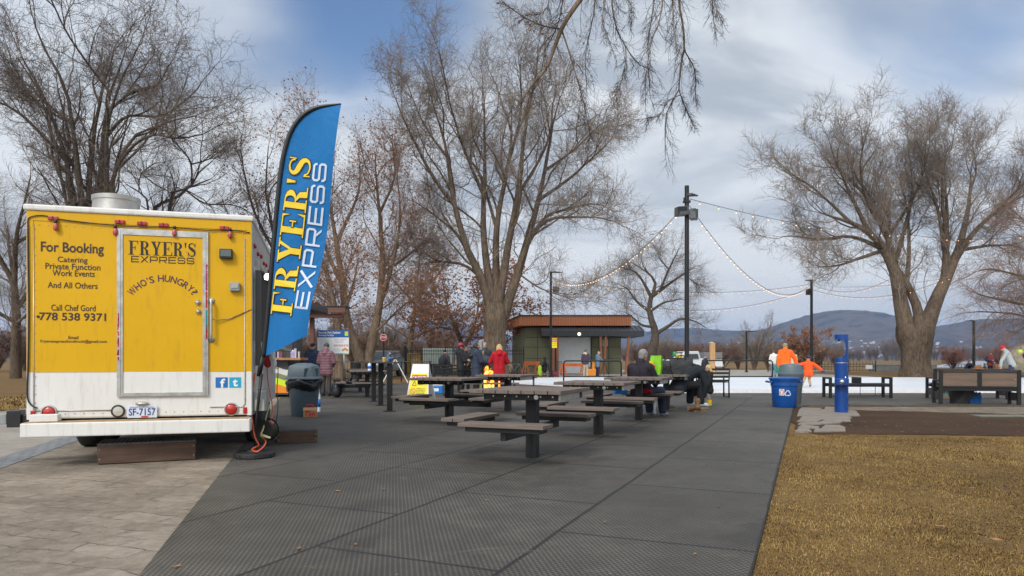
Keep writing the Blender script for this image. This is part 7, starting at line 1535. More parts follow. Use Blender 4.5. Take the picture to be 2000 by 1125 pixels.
    # hair
    if hair:
        hm,st=hair; g=MB(); g.ell(S(hp(0,-.018,.035)),(.086*s*hk,.096*s*hk,.096*s*hk),14,10,Qh)
        if st=='bob': 
            for q in (-1,0,1): c_(g,hp(q*.052,-.045,.02),hp(q*.066,-.055+.0*abs(q),-.105),.050*hk,.040*hk)
            g.ell(S(hp(0,-.05,-.03)),(.085*s*hk,.06*s*hk,.09*s*hk),12,8,Qh)
        if st=='long':
            for q in (-1,0,1): c_(g,hp(q*.05,-.05,.02),hp(q*.05,-.06,-.15),.050*hk,.046*hk); c_(g,hp(q*.05,-.06,-.15),j['chest']+Vector((q*.06,-.215,.0)),.055,.035)
        if st=='short': g.ell(S(hp(0,-.06,-.02)),(.070*s*hk,.045*s*hk,.065*s*hk),12,8,Qh)
        remesh(obj('hair',g,hm,t),.012*s,2)
    if hat:
        hm,st=hat; g=MB()
        if st=='beanie': g.ell(S(hp(0,-.012,.055)),(.094*s*hk,.104*s*hk,.092*s*hk),14,10,Qh); c_(g,hp(0,-.02,.10),hp(0,-.03,.145),.05*hk,.02*hk)
        if st=='cap': g.ell(S(hp(0,-.014,.075)),(.088*s*hk,.098*s*hk,.06*s*hk),14,10,Qh); g.ell(S(hp(0,.105,.062)),(.066*s*hk,.062*s*hk,.012*s*hk),14,6,Qh)
        if st=='helmet': g.ell(S(hp(0,-.012,.055)),(.110*s*hk,.135*s*hk,.095*s*hk),16,10,Qh)
        remesh(obj({'beanie':'beanie','cap':'cap','helmet':'helmet'}[st],g,hm,t),.011*s,2)
        if st=='helmet':
            for q in (-1,0,1): obj('helmet_vent',MB().ell(S(hp(q*.045,.0,.128-.02*abs(q))),(.014*s,.075*s,.022*s),10,6,Qh),mblk,t)
    if shoe:
        for q in 'lr':
            a=j['ank_'+q]; fd=Vector(J['foot_'+q]) if J and 'foot_'+q in J else Vector((.02*(1 if q=='r' else -1),.15,-.05)); g=MB(); c_(g,a+Vector((0,0,.05)),a-Vector((0,0,.02)),.052,.05); c_(g,a-Vector((0,0,.03)),a+fd,.052,.042)
            so_=remesh(obj('shoe' if not skate else 'skate',g,shoe,t),.012*s,2)
            if skate:
                f2=Vector((fd.x,fd.y,0)).normalized(); bt=a.z-.115; c0=Vector((a.x,a.y,bt)); obj('blade',MB().beam(S(c0-f2*.10),S(c0+f2*.19),.006,.035*s).beam(S(c0-f2*.05+Vector((0,0,.03))),S(c0-f2*.02+Vector((0,0,.03))),.02,.05).beam(S(c0+f2*.10+Vector((0,0,.03))),S(c0+f2*.13+Vector((0,0,.03))),.02,.05),mchrome,so_)
    return t,j,s
navyq=cloth('navy_puffer',(.018,.035,.075),.075,.6,.2,.3); mauveq=cloth('mauve_puffer',(.19,.095,.115),.08,.6,.12,.25); darkcoat=cloth('dark_plum_jacket',(.022,.018,.026)); redcoat=cloth('red_coat',(.42,.008,.016)); blackcoat=cloth('black_hoodie',(.022,.022,.025)); navycoat=cloth('slate_navy_parka',(.035,.047,.075)); orangej=cloth('orange_jacket',(.85,.13,.012)); orangek=cloth('orange_child_coat',(.83,.095,.015)); jeans=cloth('blue_jeans',(.045,.085,.17)); darkj=cloth('dark_jeans',(.018,.025,.045)); greyp=cloth('grey_trousers',(.055,.05,.052)); blackp=cloth('black_trousers',(.014,.014,.016)); khaki=cloth('khaki_trousers',(.36,.30,.21)); beige=cloth('beige_jacket',(.52,.42,.29)); whitej=cloth('white_sweater',(.66,.63,.58)); purplej=cloth('purple_jacket',(.055,.04,.065)); steelb=cloth('steel_blue_hoodie',(.12,.19,.25)); redv=cloth('red_vest',(.20,.03,.035)); lightg=cloth('light_grey_jacket',(.34,.36,.35)); tanp=cloth('tan_child_trousers',(.42,.30,.16)); dkgreen=cloth('dark_green_coat',(.02,.03,.024)); greyb=cloth('grey_beanie_wool',(.07,.07,.08)); redb=cloth('red_beanie_wool',(.50,.015,.03)); yel=M('yellow_rubber',(.80,.50,.01),.3,.06,8); oliveb=cloth('olive_tan_beanie',(.30,.22,.10)); blk_c=cloth('black_wool',(.012,.012,.013)); limep=cloth('lime_ski_trousers',(.40,.60,.03)); greenc=cloth('teal_green_jacket',(.02,.22,.14))
g_=lambda px,py:gp(px,py)
# couple by the kiosk
p=g_(611,770); person('man in navy puffer jacket and black cap facing the woman in mauve',(p.x,p.y,0),1.62,R(188),top=navyq,legs=darkj,shoe=shoe_k,hat=(blk_c,'cap'),hair=(hair_g,'short'),hem=.84,puffy=.02,collar=True,J=dict(wr_l=(-.20,.10,.92),wr_r=(.20,.10,.92)),vx=.015)
p=g_(637,773); person('woman in mauve puffer coat and grey knit hat with her back turned',(p.x,p.y,0),1.60,R(-8),top=mauveq,legs=greyp,shoe=shoe_k,hat=(greyb,'beanie'),hem=.80,puffy=.022,hood='down',face=False,J=dict(el_l=(-.27,.02,1.14),wr_l=(-.17,.14,1.02),el_r=(.27,.02,1.14),wr_r=(.17,.14,1.02)),vx=.015)
# seated man at the third table (sitting on its far bench, back to the viewer, turned to the right)
sit=dict(head=(.03,.05,1.205),neck=(.0,-.01,1.06),chest=(0,-.02,.86),waist=(0,.0,.63),pelvis=(0,0,.52),hip_l=(-.09,.0,.50),hip_r=(.09,.0,.50),knee_l=(-.05,.46,.54),knee_r=(.20,.44,.53),ank_l=(-.02,.40,.12),ank_r=(.26,.40,.12),sh_l=(-.19,-.02,.985),sh_r=(.19,-.02,.985),el_l=(-.26,.10,.74),el_r=(.25,.12,.74),wr_l=(-.15,.30,.66),wr_r=(.14,.32,.66))
x,y,_=tloc(2,0); person('grey haired man in dark plum jacket sitting with his back turned',(2.52,13.35,-.045),1.80,R(-38),J=dict(sit,look=(.25,1,-.05)),top=darkcoat,legs=darkj,shoe=M('skate_boot_grey',(.16,.16,.17),.4,.7,18),hair=(hair_g,'short'),hem=.85,collar=True,armr=1.18,vx=.011,thick=1.12,skate=True)
o=thing('red_scarf','red cloth tucked at the seat of the man in the plum jacket','cloth',(2.62,13.18,.46)); obj('fold',MB().cap((-.06,0,.07),(.06,-.03,.04),.035,.03),cloth('red_cloth',(.45,.012,.03)),o,smooth=True); obj('fold',MB().cap((-.10,.02,.04),(-.03,-.03,.03),.025,.025),MATS['red_cloth'],o,smooth=True)
# person bent over lacing a skate at the fourth table
bent=dict(head=(.0,.60,.63),neck=(0,.50,.76),chest=(0,.36,.86),waist=(0,.13,.72),pelvis=(0,0,.54),hip_l=(-.09,.0,.52),hip_r=(.09,.0,.52),knee_l=(-.14,.42,.52),knee_r=(.12,.44,.52),ank_l=(-.14,.40,.13),ank_r=(.14,.48,.13),sh_l=(-.18,.44,.80),sh_r=(.18,.44,.80),el_l=(-.22,.50,.52),el_r=(.22,.54,.52),wr_l=(-.10,.52,.30),wr_r=(.15,.54,.28),look=(0,.6,-.8))
person('person in black bending forward to lace up skates at the table',(3.66,14.95,.03),1.78,R(-66),J=bent,top=cloth('navy_black_jacket',(.016,.020,.026)),legs=blackp,shoe=M('skate_boot_white',(.50,.52,.55),.4,.3,18),hat=(blk_c,'beanie'),hem=.86,vx=.012,thick=1.12,face=False,skate=True)
# toddler
p=g_(1385,795); tj=dict(head=(0,.03,1.60),neck=(0,-.01,1.42),chest=(0,.01,1.20),waist=(0,.02,.98),pelvis=(0,0,.86),hip_l=(-.10,0,.82),hip_r=(.10,0,.82),knee_l=(-.11,.02,.46),knee_r=(.11,.02,.46),ank_l=(-.12,-.01,.10),ank_r=(.12,-.01,.10),sh_l=(-.20,0,1.33),sh_r=(.20,0,1.33),el_l=(-.28,.02,1.06),el_r=(.28,.02,1.06),wr_l=(-.27,.10,.82),wr_r=(.27,.10,.82),look=(0,1,-.25))
person('toddler with blonde hair in black coat and yellow rubber boots',(p.x,p.y,0),.99,R(80),J=tj,top=cloth('black_toddler_coat',(.014,.016,.016)),legs=cloth('grey_toddler_leggings',(.24,.21,.20)),shoe=yel,hair=(hair_b,'bob'),hem=.82,hood='down',puffy=.03,child=True,vx=.016,hemw=1.15)
t=[o for o in C.objects if o.get('label','').startswith('toddler')][0]
for q in (-1,1): obj('boot_shaft',MB().lathe([(.048,.05),(.050,.15),(.052,.17),(.045,.17),(.04,.06)],(q*.068,-.006,0),14),yel,t,smooth=40)
# group at the fire
def stand(px,py,Y): v=wp(px,py,Y); return (v.x,Y,0)
person('blonde woman in long bright red coat with her back to the viewer',stand(975,700,21.0),1.58,R(4),top=redcoat,legs=blackp,shoe=shoe_k,hair=(hair_b,'bob'),hem=.64,hood='down',face=False,puffy=.006,hemw=1.15,J=dict(el_l=(-.30,.06,1.15),wr_l=(-.24,.26,1.12),el_r=(.30,.06,1.15),wr_r=(.24,.26,1.12)),vx=.015)
person('youth in red bike helmet and dark hoodie with folded arms',stand(899,700,23.2),1.66,R(-72),top=blackcoat,legs=blackp,shoe=shoe_k,hat=(M('red_black_helmet',(.30,.015,.03),.3,.9,16,detail=1),'helmet'),hair=(hair_k,'short'),hem=.86,hood='down',J=dict(el_l=(-.24,.10,1.12),el_r=(.24,.10,1.12),wr_l=(.04,.24,1.14),wr_r=(-.02,.26,1.10)),vx=.016)
person('dark haired young man looking down beside the bike helmet',stand(909,700,24.2),1.60,R(190),top=blackcoat,legs=blackp,shoe=shoe_k,hair=(hair_k,'short'),hem=.84,J=dict(look=(-.35,1,-.35),wr_l=(-.10,.25,1.05),wr_r=(.10,.25,1.05)),sk=skin2,vx=.016)
person('long haired woman in slate navy parka gazing upward',stand(930,700,21.6),1.64,R(-70),top=navycoat,legs=blackp,shoe=shoe_k,hair=(hair_k,'long'),hem=.62,puffy=.02,J=dict(look=(0,1,.75),el_l=(-.23,.12,1.13),wr_l=(-.10,.34,1.05),el_r=(.23,.12,1.13),wr_r=(.10,.34,1.05)),sk=skin2,vx=.015,hemw=1.15)
person('child in dark hood and lime trousers in front of the navy parka',stand(946,700,22.4),1.44,R(150),top=cloth('dark_child_hoodie',(.05,.06,.07)),legs=limep,shoe=shoe_k,hem=.90,hood='up',J=dict(wr_l=(-.12,.26,1.02),wr_r=(.12,.26,1.02)),sk=skin2,vx=.016)
person('grey haired man in dark jacket standing behind the hooded child',stand(947,700,24.6),1.72,R(170),top=cloth('dark_slate_jacket',(.03,.035,.045)),legs=blackp,shoe=shoe_k,hair=(hair_g,'short'),hem=.84,collar=True,vx=.018)
t,j,s=person('person in black beanie and dark jacket wearing a backpack by the fence',stand(869,700,32),1.55,R(-15),top=cloth('charcoal_jacket',(.035,.03,.035)),legs=blackp,shoe=shoe_k,hat=(blk_c,'beanie'),hem=.84,face=False,vx=.02)
obj('backpack',MB().ell((-.05,-.22,1.05),(.18,.13,.26),14,10).cap((-.12,-.1,1.25),(-.10,.12,1.1),.022,.022),cloth('dark_backpack_cloth',(.02,.022,.028)),t,smooth=True)
# pair with a tripod near the green building
person('woman in purple jacket with fur hood and khaki trousers on the ice',stand(1144,738,41.4)[:2]+(.035,),1.70,R(-30),top=purplej,legs=khaki,shoe=shoe_k,hair=(hair_br,'short'),hem=.90,hood='down',J=dict(look=(.5,1,-.35),wr_r=(.12,.27,1.15),el_r=(.26,.05,1.14)),vx=.02)
o=[q for q in C.objects if q.get('label','').startswith('woman in purple')][0]; obj('fur_collar',MB().ell((0,-.09,1.44),(.14,.08,.09),14,8),M('fur_tan',(.55,.42,.25),.95,.25,30,bump=.5),o,smooth=True)
person('man in steel blue hoodie and pale cap leaning to a tripod',stand(1167,736,42.4)[:2]+(-.02,),1.62,R(-70),lean=6,top=steelb,legs=darkj,shoe=shoe_k,hat=(cloth('pale_cap_cloth',(.45,.36,.28)),'cap'),hem=.82,hood='down',J=dict(wr_r=(.10,.52,1.08),el_r=(.22,.25,1.16),wr_l=(-.10,.50,1.08),el_l=(-.22,.22,1.16)),vx=.02)
p=wp(1180,737,42.4); t=thing('tripod','black camera tripod in front of the man in the steel blue hoodie','tripod',(p.x,42.4,-.02))
for a in (0,2.1,4.2): obj('leg',MB().tube([(.0,0,.95),(.38*math.cos(a+.3),.38*math.sin(a+.3),0)],.016,6),black,t)
obj('camera_head',MB().span((-.14,-.06,1.0),(.14,.06,1.16)).cap((.1,0,1.08),(.24,0,1.08),.05,.05).cap((0,0,.92),(0,0,1.0),.04,.03),mblk,t,bev=.01)
# seated dark figure by the building, bicycle beside
person('hooded figure in black sitting by the green building wall',(stand(1064,725,45)[0],45,-.02),1.70,R(75),J=dict(sit,look=(0,1,-.3)),top=blackcoat,legs=blackp,shoe=shoe_k,hood='up',hem=.45+.4,vx=.02)
t=thing('folding_chair','camp chair under the hooded figure in black','chair',(stand(1064,725,45)[0],45,-.02),R(75)); obj('seat',MB().span((-.24,-.22,.40),(.24,.26,.43)),black,t); obj('backrest',MB().box((0,-.24,.66),(.48,.03,.42),rot=(R(-10),0,0)),black,t)
for a in (-1,1):
    for b2 in (-1,1): obj('leg',MB().tube([(a*.22,b2*.2,.40),(a*.24,b2*.24,0)],.013,6),steel,t)
t=thing('lime_bag','lime green bag on the ground beside the hooded figure','bag',(stand(1054.5,725,44.6)[0],44.6,-.02)); obj('bag_body',MB().cap((0,0,.14),(0,0,.62),.16,.13),cloth('lime_cloth',(.36,.56,.03)),t,smooth=True); obj('strap',MB().tube(catmull([(-.1,0,.66),(-.06,0,.86),(.06,0,.86),(.1,0,.66)],4),.015,6),mblk,t,smooth=True)
def bicycle(label,loc,rz,col):
    t=thing('bicycle',label,'bicycle',loc,rz); 
    for x in (-.52,.52):
        wq=obj('wheel',MB().tube([(x+.33*math.cos(a*math.pi/14),0,.34+.33*math.sin(a*math.pi/14)) for a in range(28)],.02,6,closed=True),mrub,t,smooth=True); g=MB()
        for k in range(8): a=k*math.pi/4; g.tube([(x,0,.34),(x+.32*math.cos(a),0,.34+.32*math.sin(a))],.004,4)
        obj('spokes',g,steel,wq)
    fm=M('bike_'+label[:6],col,.35,.1,10); g=MB(); A,B,Cc,D,E=(-.52,0,.34),(-.08,0,.30),(-.2,0,.82),(.36,0,.84),(.52,0,.34)
    for a,b2 in ((A,B),(A,Cc),(B,Cc),(B,D),(Cc,D),(D,E)): g.tube([a,b2],.018,6)
    obj('frame',g,fm,t,smooth=True); obj('saddle',MB().ell((-.22,0,.92),(.14,.07,.03),10,6).tube([(-.2,0,.82),(-.22,0,.91)],.014,6),mblk,t); obj('handlebar',MB().tube([(.33,-.28,1.0),(.36,0,.98),(.33,.28,1.0)],.014,6).tube([(.36,0,.84),(.36,0,.98)],.016,6),mblk,t,smooth=True)
bicycle('black bicycle leaning by the orange barricade near the building',(stand(1051,727,46.2)[0],47.4,-.02),R(12),(.03,.03,.03)); bicycle('grey bicycle parked by the iron fence behind the red coat',(stand(1005,727,46)[0],46.4,-.02),R(20),(.25,.27,.28))
# skaters on the ice
pi=lambda px,py,z=.035:((px-1000)/F*((H-z)*F/(py-YH)),(H-z)*F/(py-YH),z)
q=pi(1534,757); person('skater in bright orange jacket and olive knit hat leading a child',q,1.70,R(-20),lean=8,top=orangej,legs=greyp,shoe=shoe_k,hat=(oliveb,'beanie'),hem=.84,hood='down',face=False,puffy=.02,J=dict(look=(.3,1,-.1),el_r=(.36,.14,1.14),wr_r=(.42,.20,.93),hand_r=(.5,0,-1)),vx=.016,skate=True)
q=pi(1579,757); cj=dict(head=(.02,.10,1.60),neck=(0,.04,1.42),chest=(0,.02,1.20),waist=(0,.0,.98),pelvis=(0,-.03,.86),hip_l=(-.10,-.02,.82),hip_r=(.10,-.02,.82),knee_l=(-.20,.04,.50),knee_r=(.08,.14,.48),ank_l=(-.36,-.06,.15),ank_r=(.10,.0,.14),sh_l=(-.20,.04,1.33),sh_r=(.20,.04,1.33),el_l=(-.44,.06,1.26),el_r=(.46,.06,1.18),wr_l=(-.66,.06,1.24),wr_r=(.70,.08,.98),hand_l=(-1,0,.2),hand_r=(.6,0,-.7))
person('child skater in orange coat, black helmet and tan trousers, one arm out',q,1.22,R(-8),J=cj,top=orangek,legs=tanp,shoe=shoe_k,hat=(M('black_helmet',(.015,.015,.02),.25,.2,10),'helmet'),hem=.86,hood='down',face=False,child=True,puffy=.03,vx=.016,skate=True)
t=[o for o in C.objects if o.get('label','').startswith('child skater')][0]
for v in ((-.50,.06,.88),(.52,.07,.64)): obj('glove',MB().cap(Vector(v)*.97,Vector((v[0]*1.12,v[1],v[2]-.03)),.045,.04),cloth('navy_glove',(.02,.05,.18)),t,smooth=True)
person('skater in white sweater and light jeans behind the hoop rail',pi(1511,736),1.66,R(-10),top=whitej,legs=cloth('light_jeans',(.14,.24,.34)),shoe=shoe_k,hair=(hair_br,'short'),hem=.92,face=False,J=dict(el_r=(.36,.05,1.2),wr_r=(.50,.1,1.05)),vx=.02,skate=True)
o=thing('green_bag','teal green bag hanging beside the skater in light jeans','bag',pi(1519,737)[:2]+(.3,)); obj('bag_body',MB().cap((0,0,.12),(0,0,.72),.13,.10),greenc,o,smooth=True); obj('strap',MB().tube(catmull([(-.07,0,.78),(-.04,0,1.02),(.04,0,1.02),(.07,0,.78)],4),.012,6),mblk,o)
person('person in beige jacket half hidden by the orange jacket',pi(1549,738),1.62,R(10),top=beige,legs=greyp,shoe=shoe_k,hair=(hair_br,'short'),hem=.86,face=False,vx=.02)
# far right figures
walk=dict(knee_l=(-.10,.22,.52),ank_l=(-.10,.12,.09),knee_r=(.10,.06,.50),ank_r=(.10,-.30,.16),wr_l=(-.26,-.12,.95),wr_r=(.26,.22,1.0))
person('walker in dark green coat and white cap by the forked tree',(stand(1766,727,58)[0],58,-.02),1.70,R(70),top=dkgreen,legs=blackp,shoe=shoe_k,hat=(cloth('white_cap_cloth',(.7,.68,.65)),'cap'),hem=.80,J=walk,vx=.02)
person('person in dark jacket crouching over a pale bag at the far railing',(stand(1890,722,44.5)[0],44.5,-.02),1.66,R(160),lean=35,J=dict(bent,look=(0,1,-.3),head=(0,.36,1.02),neck=(0,.28,.92)),top=cloth('dark_navy_far',(.02,.03,.05)),legs=blackp,shoe=shoe_k,hair=(hair_br,'short'),hem=.86,vx=.02)
person('person in red vest with navy sleeves looking at their hands',(stand(1934,728,48)[0],48,-.02),1.66,R(175),top=redv,legs=blackp,shoe=shoe_k,hair=(hair_br,'short'),hem=.84,puffy=.02,J=dict(look=(0,1,-.5),el_l=(-.28,.06,1.12),wr_l=(-.06,.27,1.12),el_r=(.28,.06,1.12),wr_r=(.06,.27,1.12)),vx=.02)
t=[o for o in C.objects if o.get('label','').startswith('person in red vest')][0]
k=1.66/1.75
for q in (-1,1): obj('sleeve',MB().cap(Vector((q*.20,0,1.40))*k,Vector((q*.29,.06,1.12))*k,.092,.085).cap(Vector((q*.29,.06,1.12))*k,Vector((q*.10,.24,1.12))*k,.085,.07),cloth('navy_sleeve',(.02,.03,.06)),t,smooth=True)
person('skater in light grey jacket and red knit hat leaning left',pi(1976,751),1.74,R(62),lean=24,top=lightg,legs=cloth('navy_trousers',(.03,.045,.09)),shoe=shoe_k,hat=(redb,'beanie'),hem=.86,J=dict(el_l=(-.24,.40,1.02),wr_l=(-.22,.42,.78),el_r=(.26,.20,1.10),wr_r=(.26,.10,.84)),face=False,vx=.017,skate=True)
person('skater in black and orange jacket cut off by the right edge',pi(2020,750),1.72,R(75),lean=45,top=cloth('black_orange_jacket',(.05,.035,.03),var=.9),legs=beige,shoe=shoe_k,hat=(cloth('lime_hat',(.45,.62,.06)),'beanie'),hem=.86,face=False,vx=.02,skate=True)
person('person in blue cap behind the metal bench near the timber post',(stand(1377,735,36)[0],36,0),1.32,R(20),top=cloth('black_far_coat',(.02,.022,.03)),legs=blackp,shoe=shoe_k,hat=(cloth('royal_blue_cap',(.03,.08,.38)),'cap'),hem=.8,face=False,vx=.022)
# ================================================================ bags, boots and odds and ends
bagk=cloth('black_bag_nylon',(.014,.014,.016),rough=.5)
p=g_(658,776); t=thing('backpack','black backpack standing on the mat beside the woman in mauve','backpack',(p.x,p.y,0)); g=MB(); g.ell((0,0,.24),(.17,.13,.25),18,12); g.v=[(x*(1.0+.18*(.3-z)),y,max(0,z)) for x,y,z in g.v]; obj('bag_body',g,bagk,t,smooth=True); obj('front_pocket',MB().ell((0,-.10,.15),(.125,.06,.14),14,8),bagk,t,smooth=True); obj('handle',MB().tube(catmull([(-.04,.02,.47),(-.03,.02,.52),(.03,.02,.52),(.04,.02,.47)],4),.012,6),bagk,t,smooth=True); obj('badge',MB().span((-.012,-.137,.30),(.012,-.125,.35)),M('badge_blue',(.05,.2,.5),.5),t)
p=g_(606,814); t=thing('takeaway_box','brown carton with red handle and red script beside the litter bin','takeaway box',(p.x,p.y,0),R(14)); kraft=M('kraft_card',(.36,.20,.10),.75,.12,6); redk=M('carton_red',(.50,.02,.03),.6,.08)
g=MB(); g.span((-.13,-.08,0),(.13,.08,.13)); obj('carton',g,kraft,t,bev=.003); g=MB(); g.add([(-.13,-.08,.131),(.13,-.08,.131),(.13,.08,.131),(-.13,.08,.131),(-.13,0,.185),(.13,0,.185)],[(0,1,5,4),(2,3,4,5),(0,4,3),(1,2,5),(3,2,1,0)]); obj('gable',g,kraft,t); obj('handle',MB().tube(catmull([(-.06,0,.18),(-.055,0,.225),(.05,0,.225),(.055,0,.18)],4),.013,6),redk,t,smooth=True)
q=text_mb('Tim',-.115,.09,.015,.125,lambda v:Vector((v.x+(v.z-.02)*.22,-.0815+v.y,v.z)),.001,bold=.03); obj('lettering',q,redk,t); g=MB(); 
for k in range(5): a=R(90+k*72); g.add([(.1315,0+.022*math.cos(a),.055+.022*math.sin(a)),(.1315,.008*math.cos(a+.6),.055+.008*math.sin(a+.6)),(.1315,.008*math.cos(a-.6),.055+.008*math.sin(a-.6))],[(0,1,2)])
obj('leaf_emblem',g,redk,t)
p=g_(618,806); bottle('blue labelled bottle standing behind the brown carton',(p.x-.02,p.y+.25,0),.5,.035)
# bags on the fourth table
T4=Vector(tloc(3,0)); zt_=.79
def tote(label,loc,rz,w_,d_,h_,mat,cat='bag',strap=True,slump=.12,seed=1):
    r=random.Random(seed); t=thing('shopping_bag' if cat=='bag' else cat,label,cat,loc,rz); g=MB(); nz=6; nx=6; k=4*nx; vs=[]
    for i in range(nz+1):
        f=i/nz
        for jj in range(k):
            e=jj//nx; u=(jj%nx)/nx-.5; a=[(u,-.5),(.5,u),(-u,.5),(-.5,-u)][e]; bul=1+.10*math.sin(f*math.pi); x=a[0]*w_*bul*(1+slump*(f-.5)); y=a[1]*d_*bul*(1-.45*f*slump*4); vs.append((x+r.uniform(-.012,.012),y+r.uniform(-.012,.012),h_*f+(r.uniform(-.02,.02) if i==nz else 0)))
    g.v=vs
    for i in range(nz):
        for jj in range(k): g.f.append((i*k+jj,i*k+(jj+1)%k,(i+1)*k+(jj+1)%k,(i+1)*k+jj))
    g.f.append(tuple(range(k))[::-1]); g.f.append(tuple(nz*k+jj for jj in range(k))); obj('bag_body',g,mat,t,smooth=50)
    if strap:
        for y in (-.3,.3): obj('handle',MB().tube(catmull([(-w_*.2,y*d_,h_*.9),(-w_*.16,y*d_*.8,h_*1.12),(w_*.12,y*d_*.8,h_*1.14),(w_*.2,y*d_,h_*.9)],5),.010,6),mat,t,smooth=True)
    return t
b4=wp(1297,734,14.9); tote('bright lime green shopping bag on the picnic table',(b4.x-.16,14.95,zt_),-TH,.21,.14,.40,M('lime_bag_shiny',(.21,.52,.012),.3,.1,6,bump=.3),strap=False,seed=4)
tote('big slumped black holdall on the picnic table beside the lime bag',(wp(1328,734,15.1).x+.03,15.1,zt_),-TH+.2,.42,.30,.36,bagk,seed=2,slump=.3)
tote('low black sports bag behind the lime bag on the picnic table',(wp(1307,734,15.5).x,15.5,zt_),-TH,.5,.3,.30,bagk,seed=3,slump=.2)
b5=wp(1321,715,15.2); t=thing('drink_bottle','clear bottle with green cap rising above the black holdall','bottle',(b5.x,15.36,zt_)); obj('bottle_body',MB().lathe([(0,0),(.04,0),(.042,.30),(.03,.36),(.015,.40),(0,.40)],(0,0,0),16),M('clear_bottle',(.70,.76,.82),.15,.05,10),t,smooth=40); obj('cap',MB().lathe([(.02,.40),(.045,.41),(.05,.47),(.035,.50),(0,.505)],(0,0,0),14),M('green_cap',(.01,.25,.06),.4),t,smooth=40)
t=thing('snack_packet','red and yellow snack packet between the man and the lime bag','packet',(wp(1277,728,14.6).x,14.75,zt_)); obj('packet',MB().box((0,0,.11),(.10,.05,.22),rot=(0,.2,0)),M('snack_red',(.55,.03,.03),.4,.2,8),t,bev=.02); obj('packet_top',MB().box((-.025,0,.25),(.09,.03,.09),rot=(0,.2,0)),M('snack_yellow',(.75,.5,.02),.4),t,bev=.01)
t=thing('yellow_tub','small yellow tub on top of the black holdall','tub',(wp(1326,705,15.1).x,15.1,zt_+.37)); obj('tub',MB().lathe([(0,0),(.06,0),(.07,.07),(0,.075)],(0,0,0),14),M('snack_yellow',(.75,.5,.02),.4),t,smooth=40); obj('lid',MB().lathe([(.073,.07),(.073,.085),(0,.09)],(0,0,0),14),mwv,t)
t=tote('blue plastic tub bag on the bench of the third picnic table',(wp(1211,772,13.2).x,13.15,.455),0,.20,.14,.15,M('blue_tub',(.01,.20,.62),.4,.1,6),strap=False,slump=-.3); t=tote('clear grey carrier on the ground by the seated man',(wp(1268,800,13.9).x,14.0,0),.4,.24,.2,.26,M('clear_carrier',(.42,.43,.44),.3,.2,8),seed=9)
def boot(label,loc,rz,mat,tallness=.24,lying=False):
    t=thing('boot',label,'boot',loc,rz,'pair of brown boots' if 'brown' in label else None); g=MB(); g.cap((0,0,.07),(0,.01,tallness),.055,.06).cap((0,-.01,.055),(0,.15,.045),.055,.048); o=obj('upper',g,mat,t); remesh(o,.012,2); obj('sole',MB().box((0,.07,.012),(.09,.30,.024)),M('sole_tan',(.20,.13,.07),.8),t,bev=.01)
    if lying: t.rotation_euler=(R(0),R(78),rz); t.location.z+=.05
    return t
p=g_(1362,804); boot('upright tan brown ankle boot by the yellow boots of the toddler',(p.x,p.y,0),R(-75),shoe_b); p=g_(1347,803); boot('tan brown ankle boot lying on its side next to the upright one',(p.x,p.y,0),R(-60),shoe_b,lying=True)
p=g_(1270,803); boot('dark winter boot on the left of the seated man and his skates',(p.x,p.y+.1,0),R(30),shoe_k); p=g_(1305,801); boot('dark winter boot on the right of the seated man and his skates',(p.x,p.y+.1,0),R(-70),M('grey_boot',(.05,.045,.042),.7,.2,12))
# far bench clutter
t=tote('grey rucksack slumped under the nearer panelled bench',(g_(1883,788).x,g_(1883,788).y+.1,0),.2,.32,.25,.42,cloth('grey_rucksack',(.06,.055,.055)),seed=5,slump=-.6); t=tote('blue patterned bag under the nearer panelled bench',(g_(1903,788).x,g_(1903,788).y+.05,0),-.1,.26,.22,.28,cloth('blue_pattern_bag',(.02,.10,.30),var=.7),seed=6)
p=g_(1850,778); t=thing('crate','printed wooden crate seen beyond the grey rucksack','crate',(p.x,p.y+.1,0)); obj('crate_side',MB().span((-.28,-.2,0),(.30,.2,.33)),M('crate_wood',(.26,.13,.06),.8,.3,5),t,bev=.006); obj('print',MB().span((-.18,-.204,.05),(.14,-.2005,.28)),M('print_teal',(.10,.16,.13),.7,.8,12),t); obj('handle_slot',MB().span((-.06,-.206,.26),(.06,-.2045,.29)),mblk,t)
p=g_(1868,778); t=thing('helmet','small dark helmet lying beside the printed crate','helmet',(p.x,p.y+.1,0)); obj('shell',MB().ell((0,0,.09),(.13,.11,.10),14,8),mblk,t,smooth=True); obj('visor',MB().ell((0,-.10,.06),(.07,.05,.02),10,6),mgrey,t)
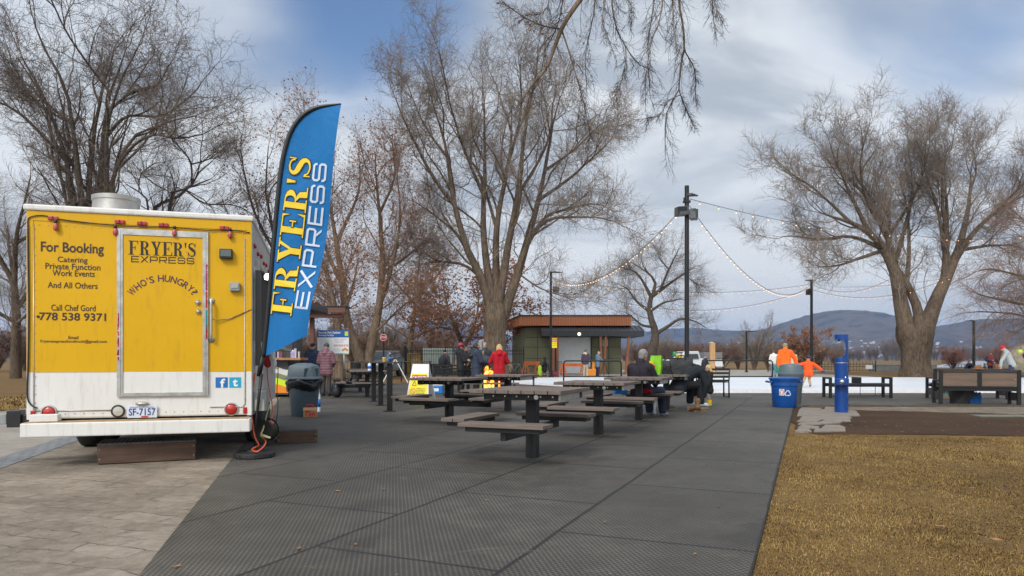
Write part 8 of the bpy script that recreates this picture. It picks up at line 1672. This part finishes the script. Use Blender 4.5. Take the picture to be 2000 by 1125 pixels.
bb_=wp(1895,722,17.3); t=thing('brown_hat','furry brown hat resting on the top rail of the panelled bench','hat',(bb_.x,17.0,.86)); obj('crown',MB().ell((0,0,.05),(.10,.09,.075),14,8),M('brown_fur',(.22,.10,.04),.95,.35,30,bump=.6),t,smooth=True); obj('brim',MB().lathe([(.10,0),(.135,.012),(.135,.03),(.10,.04)],(0,0,0),18),M('brown_fur',(.22,.10,.04),.95,.35,30,bump=.6),t,smooth=True)
t=thing('tan_cloth','folded tan cloth on the seat of the panelled bench','cloth',(wp(1885,752,17.4).x,17.35,.452)); obj('fold',MB().span((-.22,-.12,0),(.30,.10,.035)),cloth('tan_cloth_weave',(.42,.27,.14)),t,bev=.012); obj('fold',MB().box((-.12,-.02,.05),(.2,.16,.03),rot=(0,.1,.3)),cloth('tan_cloth_weave',(.42,.27,.14)),t,bev=.01)
for (px,Y,lab) in ((801.5,20.1,'dark skate lying on the seat of the far left table'),):
    pass
t=thing('ice_skates','pair of dark ice skates on the front seat of the far left table','skates',(wp(690,745,20).x,20.1,.46)); 
for k in (-1,1): q=obj('skate',MB().cap((k*.10,0,.08),(k*.10,.03,.2),.05,.055).cap((k*.10,0,.07),(k*.10,-.14,.06),.05,.045),shoe_k,t); remesh(q,.014,2); obj('blade',MB().span((k*.10-.004,-.18,.0),(k*.10+.004,.07,.03)),mchrome,q)
t=thing('cool_box','bright blue cool box under the bench left of the fire pit','cool box',(wp(848,765,22).x,22.4,0)); obj('tub',MB().span((-.25,-.16,0),(.25,.16,.26)),M('cool_blue',(.01,.16,.50),.4,.1),t,bev=.02); obj('lid',MB().span((-.26,-.17,.262),(.26,.17,.31)),mwp,t,bev=.015); obj('sticker',MB().span((-.12,-.164,.08),(.12,-.1605,.18)),mwv,t)
# ================================================================ the air between here and the hills
hz_m=bpy.data.materials.new('haze_air'); hz_m.use_nodes=True; n,l=hz_m.node_tree.nodes,hz_m.node_tree.links
for q in list(n):
    if q.type=='BSDF_PRINCIPLED': n.remove(q)
pv=n.new('ShaderNodeVolumePrincipled'); pv.inputs['Color'].default_value=(.33,.57,1.0,1); pv.inputs['Density'].default_value=HAZE_D; pv.inputs['Anisotropy'].default_value=0.1
l.new(pv.outputs[0],n['Material Output'].inputs['Volume'])
g=MB(); g.span((-7500,-70,-1.5),(7500,6900,345)); o=struct('haze',g,hz_m,kind='stuff')
